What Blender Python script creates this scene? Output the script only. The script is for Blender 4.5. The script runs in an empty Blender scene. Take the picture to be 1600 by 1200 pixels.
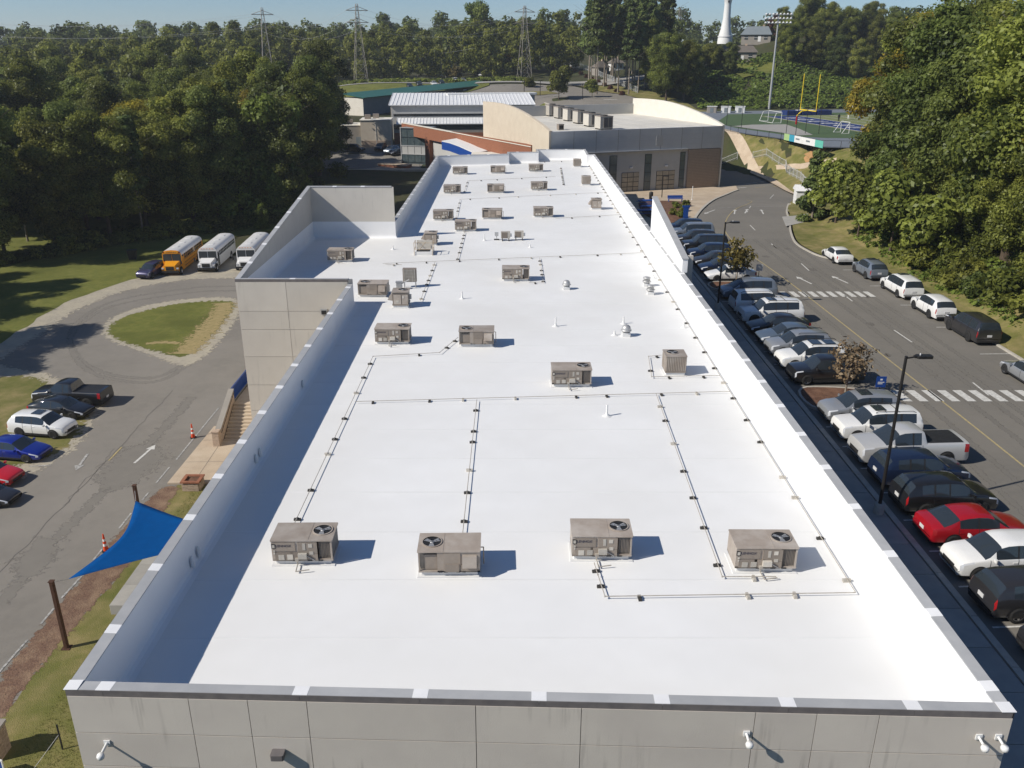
import bpy, bmesh, math, random
import numpy as np
from mathutils import Vector, Matrix
R = math.radians
scene = bpy.context.scene
col = scene.collection
# ---------------------------------------------------------------- camera
CAM_H = 21.0
FPX = 1334.0                      # focal length in photograph pixels (1600 wide)
PITCH = math.atan2(525.0, FPX)
cam_d = bpy.data.cameras.new('camera'); cam = bpy.data.objects.new('camera', cam_d); col.objects.link(cam)
cam.location = (0, 0, CAM_H); cam.rotation_euler = (math.pi/2 - PITCH, 0, 0)
cam_d.sensor_width = 36.0; cam_d.lens = 36.0*FPX/1600.0
cam_d.clip_start = 0.5; cam_d.clip_end = 6000
scene.camera = cam
# ---------------------------------------------------------------- sky, sun, exposure
SUN_H = Vector((-1.18, -0.46, 1.0)).normalized()      # towards the sun
elev = math.asin(SUN_H.z); azim = math.atan2(SUN_H.x, SUN_H.y)
world = bpy.data.worlds.new('World'); scene.world = world; world.use_nodes = True
wn = world.node_tree.nodes; bg = wn['Background']
sky = wn.new('ShaderNodeTexSky'); sky.sky_type = 'NISHITA'; sky.sun_disc = False
sky.sun_elevation = elev; sky.sun_rotation = azim
sky.altitude = 1500; sky.air_density = 1.0; sky.dust_density = 0.0; sky.ozone_density = 7.0
world.node_tree.links.new(sky.outputs[0], bg.inputs[0]); bg.inputs[1].default_value = 0.078
sun_d = bpy.data.lights.new('sun', 'SUN'); sun_d.energy = 4.5; sun_d.angle = R(0.53); sun_d.color = (1.0, 0.94, 0.85)
sun = bpy.data.objects.new('sun', sun_d); col.objects.link(sun)
sun.rotation_euler = (-SUN_H).to_track_quat('-Z', 'Y').to_euler(); sun.location = (-60, -20, 80)
scene.view_settings.view_transform = 'Standard'; scene.view_settings.look = 'None'
scene.view_settings.exposure = 0.2; scene.view_settings.gamma = 1.0
scene.render.engine = 'CYCLES'
scene.cycles.max_bounces = 5; scene.cycles.diffuse_bounces = 3; scene.cycles.glossy_bounces = 2
scene.cycles.transmission_bounces = 2; scene.cycles.transparent_max_bounces = 8
scene.cycles.caustics_reflective = False; scene.cycles.caustics_refractive = False

# ---------------------------------------------------------------- surveying helpers
_s, _c = math.sin(PITCH), math.cos(PITCH)
def G(px, py, z=0.0):
    """point of the place seen in the photograph at (px, py) when it stands at height z (number or function of x, y)"""
    u = (px-800)/FPX; v = (py-600)/FPX; d = _s+v*_c; f = _c-v*_s
    zz = z if not callable(z) else 0.0
    for _ in range(12 if callable(z) else 1):
        t = (CAM_H-zz)/max(d, 1e-4)
        x, y = u*t, f*t
        if callable(z): zz = .5*zz+.5*z(x, y)
    return Vector((x, y, zz))
def GY(px, py, Y):
    """point seen at (px, py) at forward distance Y"""
    u = (px-800)/FPX; v = (py-600)/FPX; t = Y/(_c-v*_s)
    return Vector((u*t, Y, CAM_H-(_s+v*_c)*t))
def sstep(a, b, x):
    t = min(1, max(0, (x-a)/(b-a))); return t*t*(3-2*t)
ZP, ZR, ZL = 5.9, 4.3, -6.0         # parapet top, roof deck, ground west of the building

# ---------------------------------------------------------------- object helpers
def tag(o, label=None, cat=None, group=None, kind=None):
    if label: o['label'] = label
    if cat: o['category'] = cat
    if group: o['group'] = group
    if kind: o['kind'] = kind
    return o
def empty(name, loc=(0, 0, 0), rz=0.0, label=None, cat=None, group=None, parent=None):
    o = bpy.data.objects.new(name, None); col.objects.link(o); o.location = loc; o.rotation_euler = (0, 0, rz)
    o.empty_display_size = .3
    if parent: o.parent = parent
    return tag(o, label, cat, group)
def link(name, me, parent=None, loc=None, rz=None, mats=None):
    o = bpy.data.objects.new(name, me); col.objects.link(o)
    if parent is not None: o.parent = parent
    if loc is not None: o.location = loc
    if rz is not None: o.rotation_euler = (0, 0, rz)
    return o
def copy_tree(o, parent=None):
    c = o.copy(); col.objects.link(c); c.parent = parent
    for ch in o.children: copy_tree(ch, c)
    return c
class MB:
    """collects shapes for one mesh"""
    def __init__(s): s.v = []; s.f = []; s.m = []; s.sm = []
    def add(s, vs, fs, m=0, smooth=False):
        b = len(s.v); s.v += [tuple(p) for p in vs]
        for f in fs: s.f.append(tuple(b+i for i in f)); s.m.append(m); s.sm.append(smooth)
        return s
    def quad(s, a, b, c, d, m=0): return s.add([a, b, c, d], [(0, 1, 2, 3)], m)
    def box(s, cx, cy, cz, sx, sy, sz, m=0, rz=0.0, ch=0.0):
        hx, hy, hz = sx/2, sy/2, sz/2; ca, sa = math.cos(rz), math.sin(rz)
        if ch <= 0:
            P = [(-hx, -hy), (hx, -hy), (hx, hy), (-hx, hy)]
        else:
            P = [(-hx+ch, -hy), (hx-ch, -hy), (hx, -hy+ch), (hx, hy-ch), (hx-ch, hy), (-hx+ch, hy), (-hx, hy-ch), (-hx, -hy+ch)]
        P = [(cx+ca*x-sa*y, cy+sa*x+ca*y) for x, y in P]
        return s.prism(P, cz-hz, cz+hz, m)
    def prism(s, P, z0, z1, m=0, mtop=None):
        n = len(P); vs = [(x, y, z0) for x, y in P]+[(x, y, z1) for x, y in P]
        fs = [(i, (i+1) % n, n+(i+1) % n, n+i) for i in range(n)]
        s.add(vs, fs+[tuple(range(n-1, -1, -1))], m)
        return s.add([(x, y, z1) for x, y in P], [tuple(range(n))], m if mtop is None else mtop)
    def hexa(s, A, B, m=0):
        """solid between two matching loops of points"""
        n = len(A); vs = list(A)+list(B)
        fs = [(i, (i+1) % n, n+(i+1) % n, n+i) for i in range(n)]+[tuple(range(n-1, -1, -1)), tuple(range(n, 2*n))]
        return s.add(vs, fs, m)
    def tube(s, p0, p1, r, n=8, m=0, r1=None, smooth=True, caps=True):
        p0, p1 = Vector(p0), Vector(p1); d = (p1-p0)
        if d.length < 1e-6: return s
        a = d.to_track_quat('Z', 'Y').to_matrix(); r1 = r if r1 is None else r1
        ring = [(math.cos(2*math.pi*i/n), math.sin(2*math.pi*i/n)) for i in range(n)]
        vs = [p0+a@Vector((x*r, y*r, 0)) for x, y in ring]+[p1+a@Vector((x*r1, y*r1, 0)) for x, y in ring]
        s.add(vs, [(i, (i+1) % n, n+(i+1) % n, n+i) for i in range(n)], m, smooth)
        if caps:
            s.add(vs[:n], [tuple(range(n-1, -1, -1))], m); s.add(vs[n:], [tuple(range(n))], m)
        return s
    def path(s, pts, r, n=6, m=0):
        for a, b in zip(pts[:-1], pts[1:]): s.tube(a, b, r, n, m)
        return s
    def lathe(s, prof, n=16, c=(0, 0, 0), m=0, smooth=True, axis='Z'):
        vs = []; k = len(prof)
        for r, z in prof:
            for i in range(n):
                a = 2*math.pi*i/n; p = (r*math.cos(a), r*math.sin(a), z)
                if axis == 'Y': p = (p[0], p[2], p[1])
                vs.append((c[0]+p[0], c[1]+p[1], c[2]+p[2]))
        fs = [(j*n+i, j*n+(i+1) % n, (j+1)*n+(i+1) % n, (j+1)*n+i) for j in range(k-1) for i in range(n)]
        if axis == 'Y': fs = [f[::-1] for f in fs]
        return s.add(vs, fs, m, smooth)
    def disc(s, c, r, n=20, m=0):
        return s.add([(c[0]+r*math.cos(2*math.pi*i/n), c[1]+r*math.sin(2*math.pi*i/n), c[2]) for i in range(n)], [tuple(range(n))], m)
    def mesh(s, name, mats):
        me = bpy.data.meshes.new(name); me.from_pydata(s.v, [], s.f)
        for mt in (mats if isinstance(mats, (list, tuple)) else [mats]): me.materials.append(mt)
        me.polygons.foreach_set('material_index', s.m); me.polygons.foreach_set('use_smooth', s.sm)
        me.update(); return me
    def build(s, name, mats, parent=None, loc=None, rz=None):
        return link(name, s.mesh(name, mats), parent, loc, rz)

# ---------------------------------------------------------------- materials
def nd(nt, t, **kw):
    n = nt.nodes.new(t)
    for k, v in kw.items(): setattr(n, k, v)
    return n
def mat(name, c, c2=None, scale=1.0, rough=.7, metal=0.0, spec=.3, bump=0.0, bscale=None, detail=4.0, c3=None, s3=.15, coat=0.0, space='world', lo=.35, hi=.65, stretch=None):
    m = bpy.data.materials.new(name); m.use_nodes = True; nt = m.node_tree; L = nt.links
    p = nt.nodes['Principled BSDF']; p.inputs['Roughness'].default_value = rough; p.inputs['Metallic'].default_value = metal
    p.inputs['Specular IOR Level'].default_value = spec; p.inputs['Coat Weight'].default_value = coat
    if coat: p.inputs['Coat Roughness'].default_value = .06
    p.inputs['Base Color'].default_value = (*c, 1)
    if space == 'world': src = nd(nt, 'ShaderNodeNewGeometry').outputs['Position']
    else: src = nd(nt, 'ShaderNodeTexCoord').outputs['Object']
    if stretch:
        mp = nd(nt, 'ShaderNodeMapping'); mp.inputs['Scale'].default_value = stretch; L.new(src, mp.inputs[0]); src = mp.outputs[0]
    def noise(sc, lo=.35, hi=.65):
        n = nd(nt, 'ShaderNodeTexNoise'); n.inputs['Scale'].default_value = sc; n.inputs['Detail'].default_value = detail
        n.inputs['Roughness'].default_value = .62; L.new(src, n.inputs['Vector'])
        r = nd(nt, 'ShaderNodeMapRange'); r.inputs['From Min'].default_value = lo; r.inputs['From Max'].default_value = hi
        L.new(n.outputs['Fac'], r.inputs['Value']); return n, r
    out = None
    if c2 is not None:
        n1, r1 = noise(scale, lo, hi); mx = nd(nt, 'ShaderNodeMix', data_type='RGBA'); mx.inputs['A'].default_value = (*c, 1); mx.inputs['B'].default_value = (*c2, 1)
        L.new(r1.outputs[0], mx.inputs['Factor']); out = mx.outputs['Result']
    if c3 is not None:
        n2, r2 = noise(s3, .42, .68); mx = nd(nt, 'ShaderNodeMix', data_type='RGBA'); mx.inputs['B'].default_value = (*c3, 1)
        L.new(r2.outputs[0], mx.inputs['Factor'])
        if out: L.new(out, mx.inputs['A'])
        else: mx.inputs['A'].default_value = (*c, 1)
        out = mx.outputs['Result']
    if out: L.new(out, p.inputs['Base Color'])
    if bump:
        nb = nd(nt, 'ShaderNodeTexNoise'); nb.inputs['Scale'].default_value = bscale or scale*4; nb.inputs['Detail'].default_value = 3; L.new(src, nb.inputs['Vector'])
        b = nd(nt, 'ShaderNodeBump'); b.inputs['Strength'].default_value = bump; b.inputs['Distance'].default_value = .05
        L.new(nb.outputs['Fac'], b.inputs['Height']); L.new(b.outputs[0], p.inputs['Normal'])
    return m
def leaf_mat(name, dark, light, warm=None, trans=.25, hue=.03):
    """leaf colour from a per-leaf tone, a per-tree shift and some light coming through"""
    m = bpy.data.materials.new(name); m.use_nodes = True; nt = m.node_tree; L = nt.links
    for n in list(nt.nodes):
        if n.type == 'BSDF_PRINCIPLED': nt.nodes.remove(n)
    out = [n for n in nt.nodes if n.type == 'OUTPUT_MATERIAL'][0]
    at = nd(nt, 'ShaderNodeAttribute', attribute_name='tone')
    mx = nd(nt, 'ShaderNodeMix', data_type='RGBA'); mx.inputs['A'].default_value = (*dark, 1); mx.inputs['B'].default_value = (*light, 1)
    L.new(at.outputs['Fac'], mx.inputs['Factor'])
    oi = nd(nt, 'ShaderNodeObjectInfo')
    h = nd(nt, 'ShaderNodeHueSaturation')
    r1 = nd(nt, 'ShaderNodeMapRange'); r1.inputs['To Min'].default_value = .5-hue; r1.inputs['To Max'].default_value = .5+hue*.55; L.new(oi.outputs['Random'], r1.inputs['Value'])
    ml = nd(nt, 'ShaderNodeMath', operation='MULTIPLY'); ml.inputs[1].default_value = 7.13; L.new(oi.outputs['Random'], ml.inputs[0])
    fr = nd(nt, 'ShaderNodeMath', operation='FRACT'); L.new(ml.outputs[0], fr.inputs[0])
    r2 = nd(nt, 'ShaderNodeMapRange'); r2.inputs['To Min'].default_value = .72; r2.inputs['To Max'].default_value = 1.25; L.new(fr.outputs[0], r2.inputs['Value'])
    L.new(r1.outputs[0], h.inputs['Hue']); L.new(r2.outputs[0], h.inputs['Value']); L.new(mx.outputs['Result'], h.inputs['Color'])
    d = nd(nt, 'ShaderNodeBsdfDiffuse'); t = nd(nt, 'ShaderNodeBsdfTranslucent'); ms = nd(nt, 'ShaderNodeMixShader'); ms.inputs[0].default_value = trans
    L.new(h.outputs[0], d.inputs[0]); L.new(h.outputs[0], t.inputs[0]); L.new(d.outputs[0], ms.inputs[1]); L.new(t.outputs[0], ms.inputs[2])
    gl = nd(nt, 'ShaderNodeBsdfGlossy'); gl.inputs['Roughness'].default_value = .45; gl.inputs[0].default_value = (.9, .95, .9, 1)
    m2 = nd(nt, 'ShaderNodeMixShader'); m2.inputs[0].default_value = .012; L.new(ms.outputs[0], m2.inputs[1]); L.new(gl.outputs[0], m2.inputs[2])
    L.new(m2.outputs[0], out.inputs[0]); return m

def streaked(name, c, c2, c3):
    """cast concrete with soft blotches and rain streaks below the coping"""
    m = mat(name, c, c2, .55, .85, bump=.08, bscale=30, detail=6)
    nt = m.node_tree; L = nt.links; p = nt.nodes['Principled BSDF']
    old = p.inputs['Base Color'].links[0].from_socket
    g = nd(nt, 'ShaderNodeNewGeometry'); mp = nd(nt, 'ShaderNodeMapping'); mp.inputs['Scale'].default_value = (5, 5, .35); L.new(g.outputs['Position'], mp.inputs[0])
    n = nd(nt, 'ShaderNodeTexNoise'); n.inputs['Scale'].default_value = 1.1; n.inputs['Detail'].default_value = 5; L.new(mp.outputs[0], n.inputs['Vector'])
    r = nd(nt, 'ShaderNodeMapRange'); r.inputs['From Min'].default_value = .57; r.inputs['From Max'].default_value = .78; L.new(n.outputs['Fac'], r.inputs['Value'])
    n2 = nd(nt, 'ShaderNodeTexNoise'); n2.inputs['Scale'].default_value = .35; L.new(g.outputs['Position'], n2.inputs['Vector'])
    r2 = nd(nt, 'ShaderNodeMapRange'); r2.inputs['From Min'].default_value = .45; r2.inputs['From Max'].default_value = .62; L.new(n2.outputs['Fac'], r2.inputs['Value'])
    k = nd(nt, 'ShaderNodeMath', operation='MULTIPLY'); L.new(r.outputs[0], k.inputs[0]); L.new(r2.outputs[0], k.inputs[1])
    k2 = nd(nt, 'ShaderNodeMath', operation='MULTIPLY'); k2.inputs[1].default_value = .75; L.new(k.outputs[0], k2.inputs[0])
    mx = nd(nt, 'ShaderNodeMix', data_type='RGBA'); mx.inputs['B'].default_value = (*c3, 1); L.new(old, mx.inputs['A']); L.new(k2.outputs[0], mx.inputs['Factor'])
    L.new(mx.outputs['Result'], p.inputs['Base Color']); return m

HAZE = 0.00022                     # density of the thin air haze
M = {}
M['roof'] = mat('white_membrane', (.76, .76, .745), (.80, .80, .785), .35, .55, bump=.03, bscale=6, c3=(.72, .715, .69), s3=.09)
M['roofwall'] = mat('white_parapet_coating', (.83, .83, .82), (.79, .79, .785), .6, .5, bump=.05, bscale=9)
M['tape'] = mat('white_joint_cover', (.82, .82, .81), (.77, .77, .765), 2, .5)
M['coping'] = mat('grey_coping_metal', (.37, .376, .38), (.42, .424, .424), 1.3, .6, 0, .25)
M['copingdark'] = mat('dark_coping_edge', (.13, .12, .12), (.17, .155, .15), 3, .5)
M['panel'] = streaked('cast_concrete', (.565, .52, .455), (.52, .475, .42), (.24, .22, .195))
M['towerpanel'] = streaked('cast_concrete_warm', (.56, .525, .465), (.52, .485, .43), (.33, .31, .28))
M['joint'] = mat('joint_shadow', (.10, .095, .09), rough=.9)  # even dark colour of joints, panel backing and mortar
M['unit'] = mat('unit_paint', (.345, .292, .242), (.31, .262, .217), 3, .5, spec=.35, c3=(.42, .375, .325), s3=1.1)
M['unit2'] = mat('unit_panel', (.285, .242, .20), (.25, .213, .178), 4, .55, spec=.3)
M['sticker'] = mat('pale_sticker', (.52, .49, .43), (.45, .42, .37), 6, .6)
M['coil'] = mat('coil_fins', (.10, .095, .088), (.16, .15, .14), 14, .6, stretch=(1, 1, .2))
M['black'] = mat('black_part', (.018, .018, .019), (.03, .03, .03), 6, .5)
M['steel'] = mat('galvanised_steel', (.50, .50, .49), (.42, .42, .415), 9, .5, .5)
M['curb'] = mat('unit_curb_white', (.72, .72, .70), (.66, .655, .64), 2, .6)
M['pylon'] = mat('weathered_pylon_steel', (.42, .38, .33), (.34, .31, .27), 2, .6)
M['pipe'] = mat('painted_gas_pipe', (.42, .39, .34), (.33, .30, .26), 5, .6)
M['rubber'] = mat('rubber_block', (.035, .034, .033), (.07, .066, .06), 10, .85)
M['yellow_rail'] = mat('weathered_rail', (.48, .40, .28), (.40, .30, .2), 5, .5)
M['ink'] = mat('dark_lettering', (.03, .03, .06), rough=.5)
M['asphalt'] = mat('worn_asphalt', (.212, .195, .168), (.188, .173, .15), 1.6, .9, bump=.25, bscale=40, c3=(.24, .22, .19), s3=.11, detail=8)
M['asphalt2'] = mat('newer_asphalt', (.175, .162, .14), (.155, .145, .127), 2, .9, bump=.25, bscale=40, c3=(.195, .18, .155), s3=.1, detail=8)
M['asphaltpatch'] = mat('asphalt_repair', (.182, .168, .146), (.198, .183, .158), 1.2, .9, bump=.25, bscale=40, detail=8)
M['crack'] = mat('sealed_crack', (.135, .124, .108), (.18, .165, .143), 3, .8)
M['walk'] = mat('tan_concrete', (.47, .375, .27), (.41, .325, .235), 1.1, .9, bump=.1, bscale=25, c3=(.52, .43, .32), s3=.4)
M['walkgrey'] = mat('grey_concrete_walk', (.36, .345, .315), (.31, .30, .275), 1.1, .9, bump=.1, bscale=25)
M['kerb'] = mat('kerb_concrete', (.46, .43, .37), (.38, .355, .31), 2.5, .9, bump=.1)
M['paint'] = mat('white_road_paint', (.62, .61, .57), (.36, .35, .32), 5, .8, lo=.4, hi=.75, detail=8)
M['paintworn'] = mat('worn_white_paint', (.50, .49, .46), (.21, .205, .19), 5, .8, lo=.35, hi=.62, detail=9)
M['ypaint'] = mat('yellow_road_paint', (.46, .36, .16), (.3, .26, .16), 5, .8, detail=8)
M['mulch'] = mat('red_mulch', (.15, .075, .045), (.085, .045, .03), 9, .95, bump=.9, bscale=14, detail=6, c3=(.2, .11, .07), s3=1.5)
M['pinestraw'] = mat('pine_straw', (.19, .115, .075), (.12, .07, .05), 7, .95, bump=.9, bscale=12, detail=7, c3=(.25, .17, .11), s3=1.2)
M['gravel'] = mat('pale_gravel', (.40, .36, .285), (.31, .28, .225), 3, .95, bump=.6, bscale=22, detail=8, c3=(.43, .385, .29), s3=.5)
M['lawn'] = mat('mown_lawn', (.115, .132, .023), (.168, .168, .036), 1.4, .95, bump=.8, bscale=18, detail=8, c3=(.095, .106, .018), s3=.22)
M['drylawn'] = mat('dry_lawn', (.155, .15, .04), (.27, .215, .095), .9, .95, bump=.8, bscale=18, detail=9, c3=(.11, .12, .025), s3=.3)
M['straw'] = mat('straw_patch', (.36, .28, .13), (.26, .21, .09), 2, .95, bump=.7, bscale=18, detail=8)
M['claysoil'] = mat('bare_clay', (.42, .235, .105), (.33, .2, .085), 1.5, .95, bump=.4, detail=7)
M['ground'] = mat('woodland_floor', (.035, .042, .014), (.06, .05, .025), .6, .95, bump=.8, bscale=4, detail=7, c3=(.045, .06, .015), s3=.05)
M['turf'] = mat('field_turf', (.16, .185, .075), (.19, .21, .085), .7, .9, detail=5)
M['turfdark'] = mat('dark_turf', (.06, .10, .042), (.072, .115, .048), .7, .9)
M['track'] = mat('grey_track', (.17, .19, .215), (.15, .168, .19), .9, .85)
M['fieldblue'] = mat('blue_turf', (.012, .03, .12), (.018, .04, .15), 2, .85)
M['bark'] = mat('bark', (.115, .085, .06), (.06, .045, .033), 5, .95, bump=.6, space='object', stretch=(2, 2, .5))
M['palebark'] = mat('pale_bark', (.3, .26, .21), (.16, .13, .1), 5, .95, bump=.4, space='object', stretch=(2, 2, .5))
M['brick'] = mat('brick_brown', (.48, .37, .275), (.34, .255, .19), 6, .9, bump=.4, bscale=12, stretch=(1, 1, 3))
M['redbrick'] = mat('brick_red', (.30, .125, .07), (.22, .09, .052), 3, .9, bump=.3, bscale=9, stretch=(1, 1, 3))
M['white'] = mat('white_paint', (.76, .76, .74), (.70, .70, .68), 2, .5)
M['offwhite'] = mat('offwhite_stucco', (.70, .665, .585), (.65, .615, .535), .9, .85, bump=.1)
M['cream'] = mat('cream_stucco', (.60, .525, .415), (.55, .475, .37), .7, .85, bump=.1, detail=6)
M['greysiding'] = mat('grey_siding', (.46, .47, .47), (.50, .505, .505), .5, .6, detail=3)
M['greylight'] = mat('grey_cladding', (.45, .45, .435), (.41, .41, .395), .5, .65, detail=3)
M['taupe'] = mat('taupe_siding', (.30, .275, .24), (.26, .24, .21), .7, .8)
M['gymroof'] = mat('pale_roof', (.60, .575, .51), (.52, .495, .44), .5, .8, detail=7, c3=(.66, .64, .58), s3=.25)
M['metalroof'] = mat('white_metal_roof', (.76, .765, .76), (.70, .705, .70), .8, .5, 0)
M['greenroof'] = mat('green_metal_roof', (.03, .115, .09), (.04, .14, .105), 1, .45, .1)
M['bluegrey'] = mat('bluegrey_wall', (.16, .19, .205), (.185, .21, .225), 1, .7)
M['shingle'] = mat('roof_shingle', (.12, .105, .09), (.17, .15, .13), 2, .9, detail=6)
M['bluepaint'] = mat('blue_paint', (.012, .055, .25), (.016, .065, .28), 4, .45)
M['bluefabric'] = mat('blue_sail_fabric', (.001, .056, .205), (.0015, .064, .225), 2, .85, spec=.05)
M['rust'] = mat('rusty_steel', (.10, .05, .03), (.065, .034, .022), 6, .8, .1)
M['dkmetal'] = mat('dark_bronze_metal', (.02, .019, .018), (.028, .026, .024), 5, .45, .2)
M['glass'] = mat('dark_glass', (.012, .016, .02), rough=.06, spec=.6)
M['carglass'] = mat('car_glass', (.026, .034, .042), rough=.035, spec=.8)  # base colour lifted towards blue to stand in for reflected sky
M['paneglass'] = mat('facade_glass', (.06, .085, .095), (.09, .115, .12), 1.2, .12, spec=.6)
M['tyre'] = mat('tyre_rubber', (.018, .018, .018), (.03, .029, .028), 12, .85)
M['rim'] = mat('alloy_rim', (.5, .5, .5), rough=.3, metal=.9)
M['darkrim'] = mat('dark_rim', (.06, .06, .06), rough=.4, metal=.6)
M['head'] = mat('headlamp', (.55, .57, .6), rough=.08, spec=.8)
M['tail'] = mat('tail_lamp', (.32, .012, .014), rough=.15, spec=.6)
M['amber'] = mat('amber_lamp', (.75, .22, .03), rough=.2)
M['plate'] = mat('number_plate', (.6, .6, .6), rough=.5)
M['orange'] = mat('orange_plastic', (.72, .075, .015), (.6, .06, .015), 6, .5)
M['yellow'] = mat('goal_yellow', (.78, .56, .03), rough=.4)
M['vinyl'] = mat('white_fence', (.56, .57, .56), (.48, .485, .48), 3, .5)
M['mesh'] = mat('wire_mesh', (.19, .2, .2), rough=.5, metal=.5)
M['bus_yellow'] = mat('bus_yellow', (.78, .33, .012), (.72, .30, .012), 3, .35, coat=.4)
M['bus_white'] = mat('bus_white', (.76, .76, .75), (.71, .71, .70), 2, .35, coat=.3)
def paint(name, c, metal=.0): return mat(name, c, tuple(k*.96 for k in c), 2.0, .32, metal, .5, coat=.8)
P = {k: paint('car_paint_'+k, c, mt) for k, c, mt in [
    ('white', (.76, .76, .74), 0), ('pearl', (.70, .70, .67), 0), ('silver', (.36, .375, .39), .45), ('greyblue', (.22, .25, .29), .4),
    ('black', (.012, .012, .013), 0), ('charcoal', (.035, .034, .036), .3), ('navy', (.012, .022, .055), .25), ('blue', (.008, .025, .27), .3),
    ('red', (.40, .008, .015), .2), ('brightred', (.55, .012, .02), 0), ('purple', (.06, .055, .12), .3), ('lightsilver', (.55, .55, .54), .25), ('steelblue', (.13, .17, .22), .4)]}
M['leaf'] = leaf_mat('leaf_green', (.034, .05, .010), (.33, .36, .075), trans=.5, hue=.018)
M['leafdark'] = leaf_mat('leaf_dark_green', (.028, .044, .012), (.24, .285, .072), trans=.5, hue=.02)
M['leafwarm'] = leaf_mat('leaf_yellowing', (.07, .07, .01), (.42, .35, .045), trans=.45, hue=.015)
M['pine'] = leaf_mat('pine_needles', (.028, .048, .014), (.20, .25, .072), hue=.015, trans=.3)
M['vine'] = leaf_mat('vine_leaf', (.04, .07, .013), (.27, .34, .07), trans=.45, hue=.015)
M['sunvine'] = leaf_mat('sun_tinted_vine', (.07, .11, .022), (.30, .40, .085), trans=.45, hue=.015)  # brighter copy of the vine leaf, sunlight on the slope put into its colour
M['brownleaf'] = leaf_mat('brown_leaf', (.085, .06, .035), (.27, .20, .12), hue=.01)
M['olive'] = leaf_mat('olive_leaf', (.035, .034, .008), (.2, .16, .045), hue=.012)
M['redleaf'] = leaf_mat('red_leaf', (.05, .02, .012), (.16, .07, .045), hue=.01)
M['grassblade'] = leaf_mat('grass_blade', (.05, .065, .008), (.17, .17, .045), hue=.01)

def soft_mat(base, name, amount=1.1, scale=2.2):
    """the same surface with an edge that thins out in scattered bits"""
    m = base.copy(); m.name = name; nt = m.node_tree; L = nt.links; out = [n for n in nt.nodes if n.type == 'OUTPUT_MATERIAL'][0]; pb = nt.nodes['Principled BSDF']
    at = nd(nt, 'ShaderNodeAttribute', attribute_name='edge'); g = nd(nt, 'ShaderNodeNewGeometry')
    n = nd(nt, 'ShaderNodeTexNoise'); n.inputs['Scale'].default_value = scale; n.inputs['Detail'].default_value = 6; n.inputs['Roughness'].default_value = .7; L.new(g.outputs['Position'], n.inputs['Vector'])
    r = nd(nt, 'ShaderNodeMapRange'); r.inputs['From Min'].default_value = .3; r.inputs['From Max'].default_value = .7; r.inputs['To Min'].default_value = -.5*amount; r.inputs['To Max'].default_value = .5*amount; L.new(n.outputs['Fac'], r.inputs['Value'])
    a = nd(nt, 'ShaderNodeMath', operation='ADD'); L.new(at.outputs['Fac'], a.inputs[0]); L.new(r.outputs[0], a.inputs[1])
    q = nd(nt, 'ShaderNodeMapRange'); q.inputs['From Min'].default_value = .42; q.inputs['From Max'].default_value = .58; L.new(a.outputs[0], q.inputs['Value'])
    t = nd(nt, 'ShaderNodeBsdfTransparent'); ms = nd(nt, 'ShaderNodeMixShader'); L.new(q.outputs[0], ms.inputs[0]); L.new(t.outputs[0], ms.inputs[1]); L.new(pb.outputs[0], ms.inputs[2]); L.new(ms.outputs[0], out.inputs[0])
    return m
M['stain'] = mat('dark_stain', (.12, .11, .097), (.15, .138, .12), 2, .85)
M['asphaltrack'] = mat('lane_wear', (.155, .145, .126), (.165, .153, .133), 2, .85)
for k_ in ('asphaltrack', 'gravel', 'lawn', 'drylawn', 'straw', 'pinestraw', 'asphaltpatch', 'stain', 'claysoil'): M['soft_'+k_] = soft_mat(M[k_], 'soft_'+k_)

def vary(m, amt):
    """each separate piece weathers a little differently"""
    nt = m.node_tree; L = nt.links; pb = nt.nodes['Principled BSDF']; src = pb.inputs['Base Color'].links[0].from_socket
    oi = nd(nt, 'ShaderNodeObjectInfo'); r = nd(nt, 'ShaderNodeMapRange'); r.inputs['To Min'].default_value = 1-amt; r.inputs['To Max'].default_value = 1+amt*.7; L.new(oi.outputs['Random'], r.inputs['Value'])
    h = nd(nt, 'ShaderNodeHueSaturation'); L.new(src, h.inputs['Color']); L.new(r.outputs[0], h.inputs['Value']); L.new(h.outputs[0], pb.inputs['Base Color'])
for k_, a_ in (('unit', .13), ('unit2', .2), ('sticker', .22), ('coping', .07), ('panel', .05), ('towerpanel', .05), ('walkgrey', .08), ('brick', .2)): vary(M[k_], a_)
M['lap'] = mat('membrane_weld', (.715, .715, .70), (.75, .75, .735), 1.0, .6)
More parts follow.
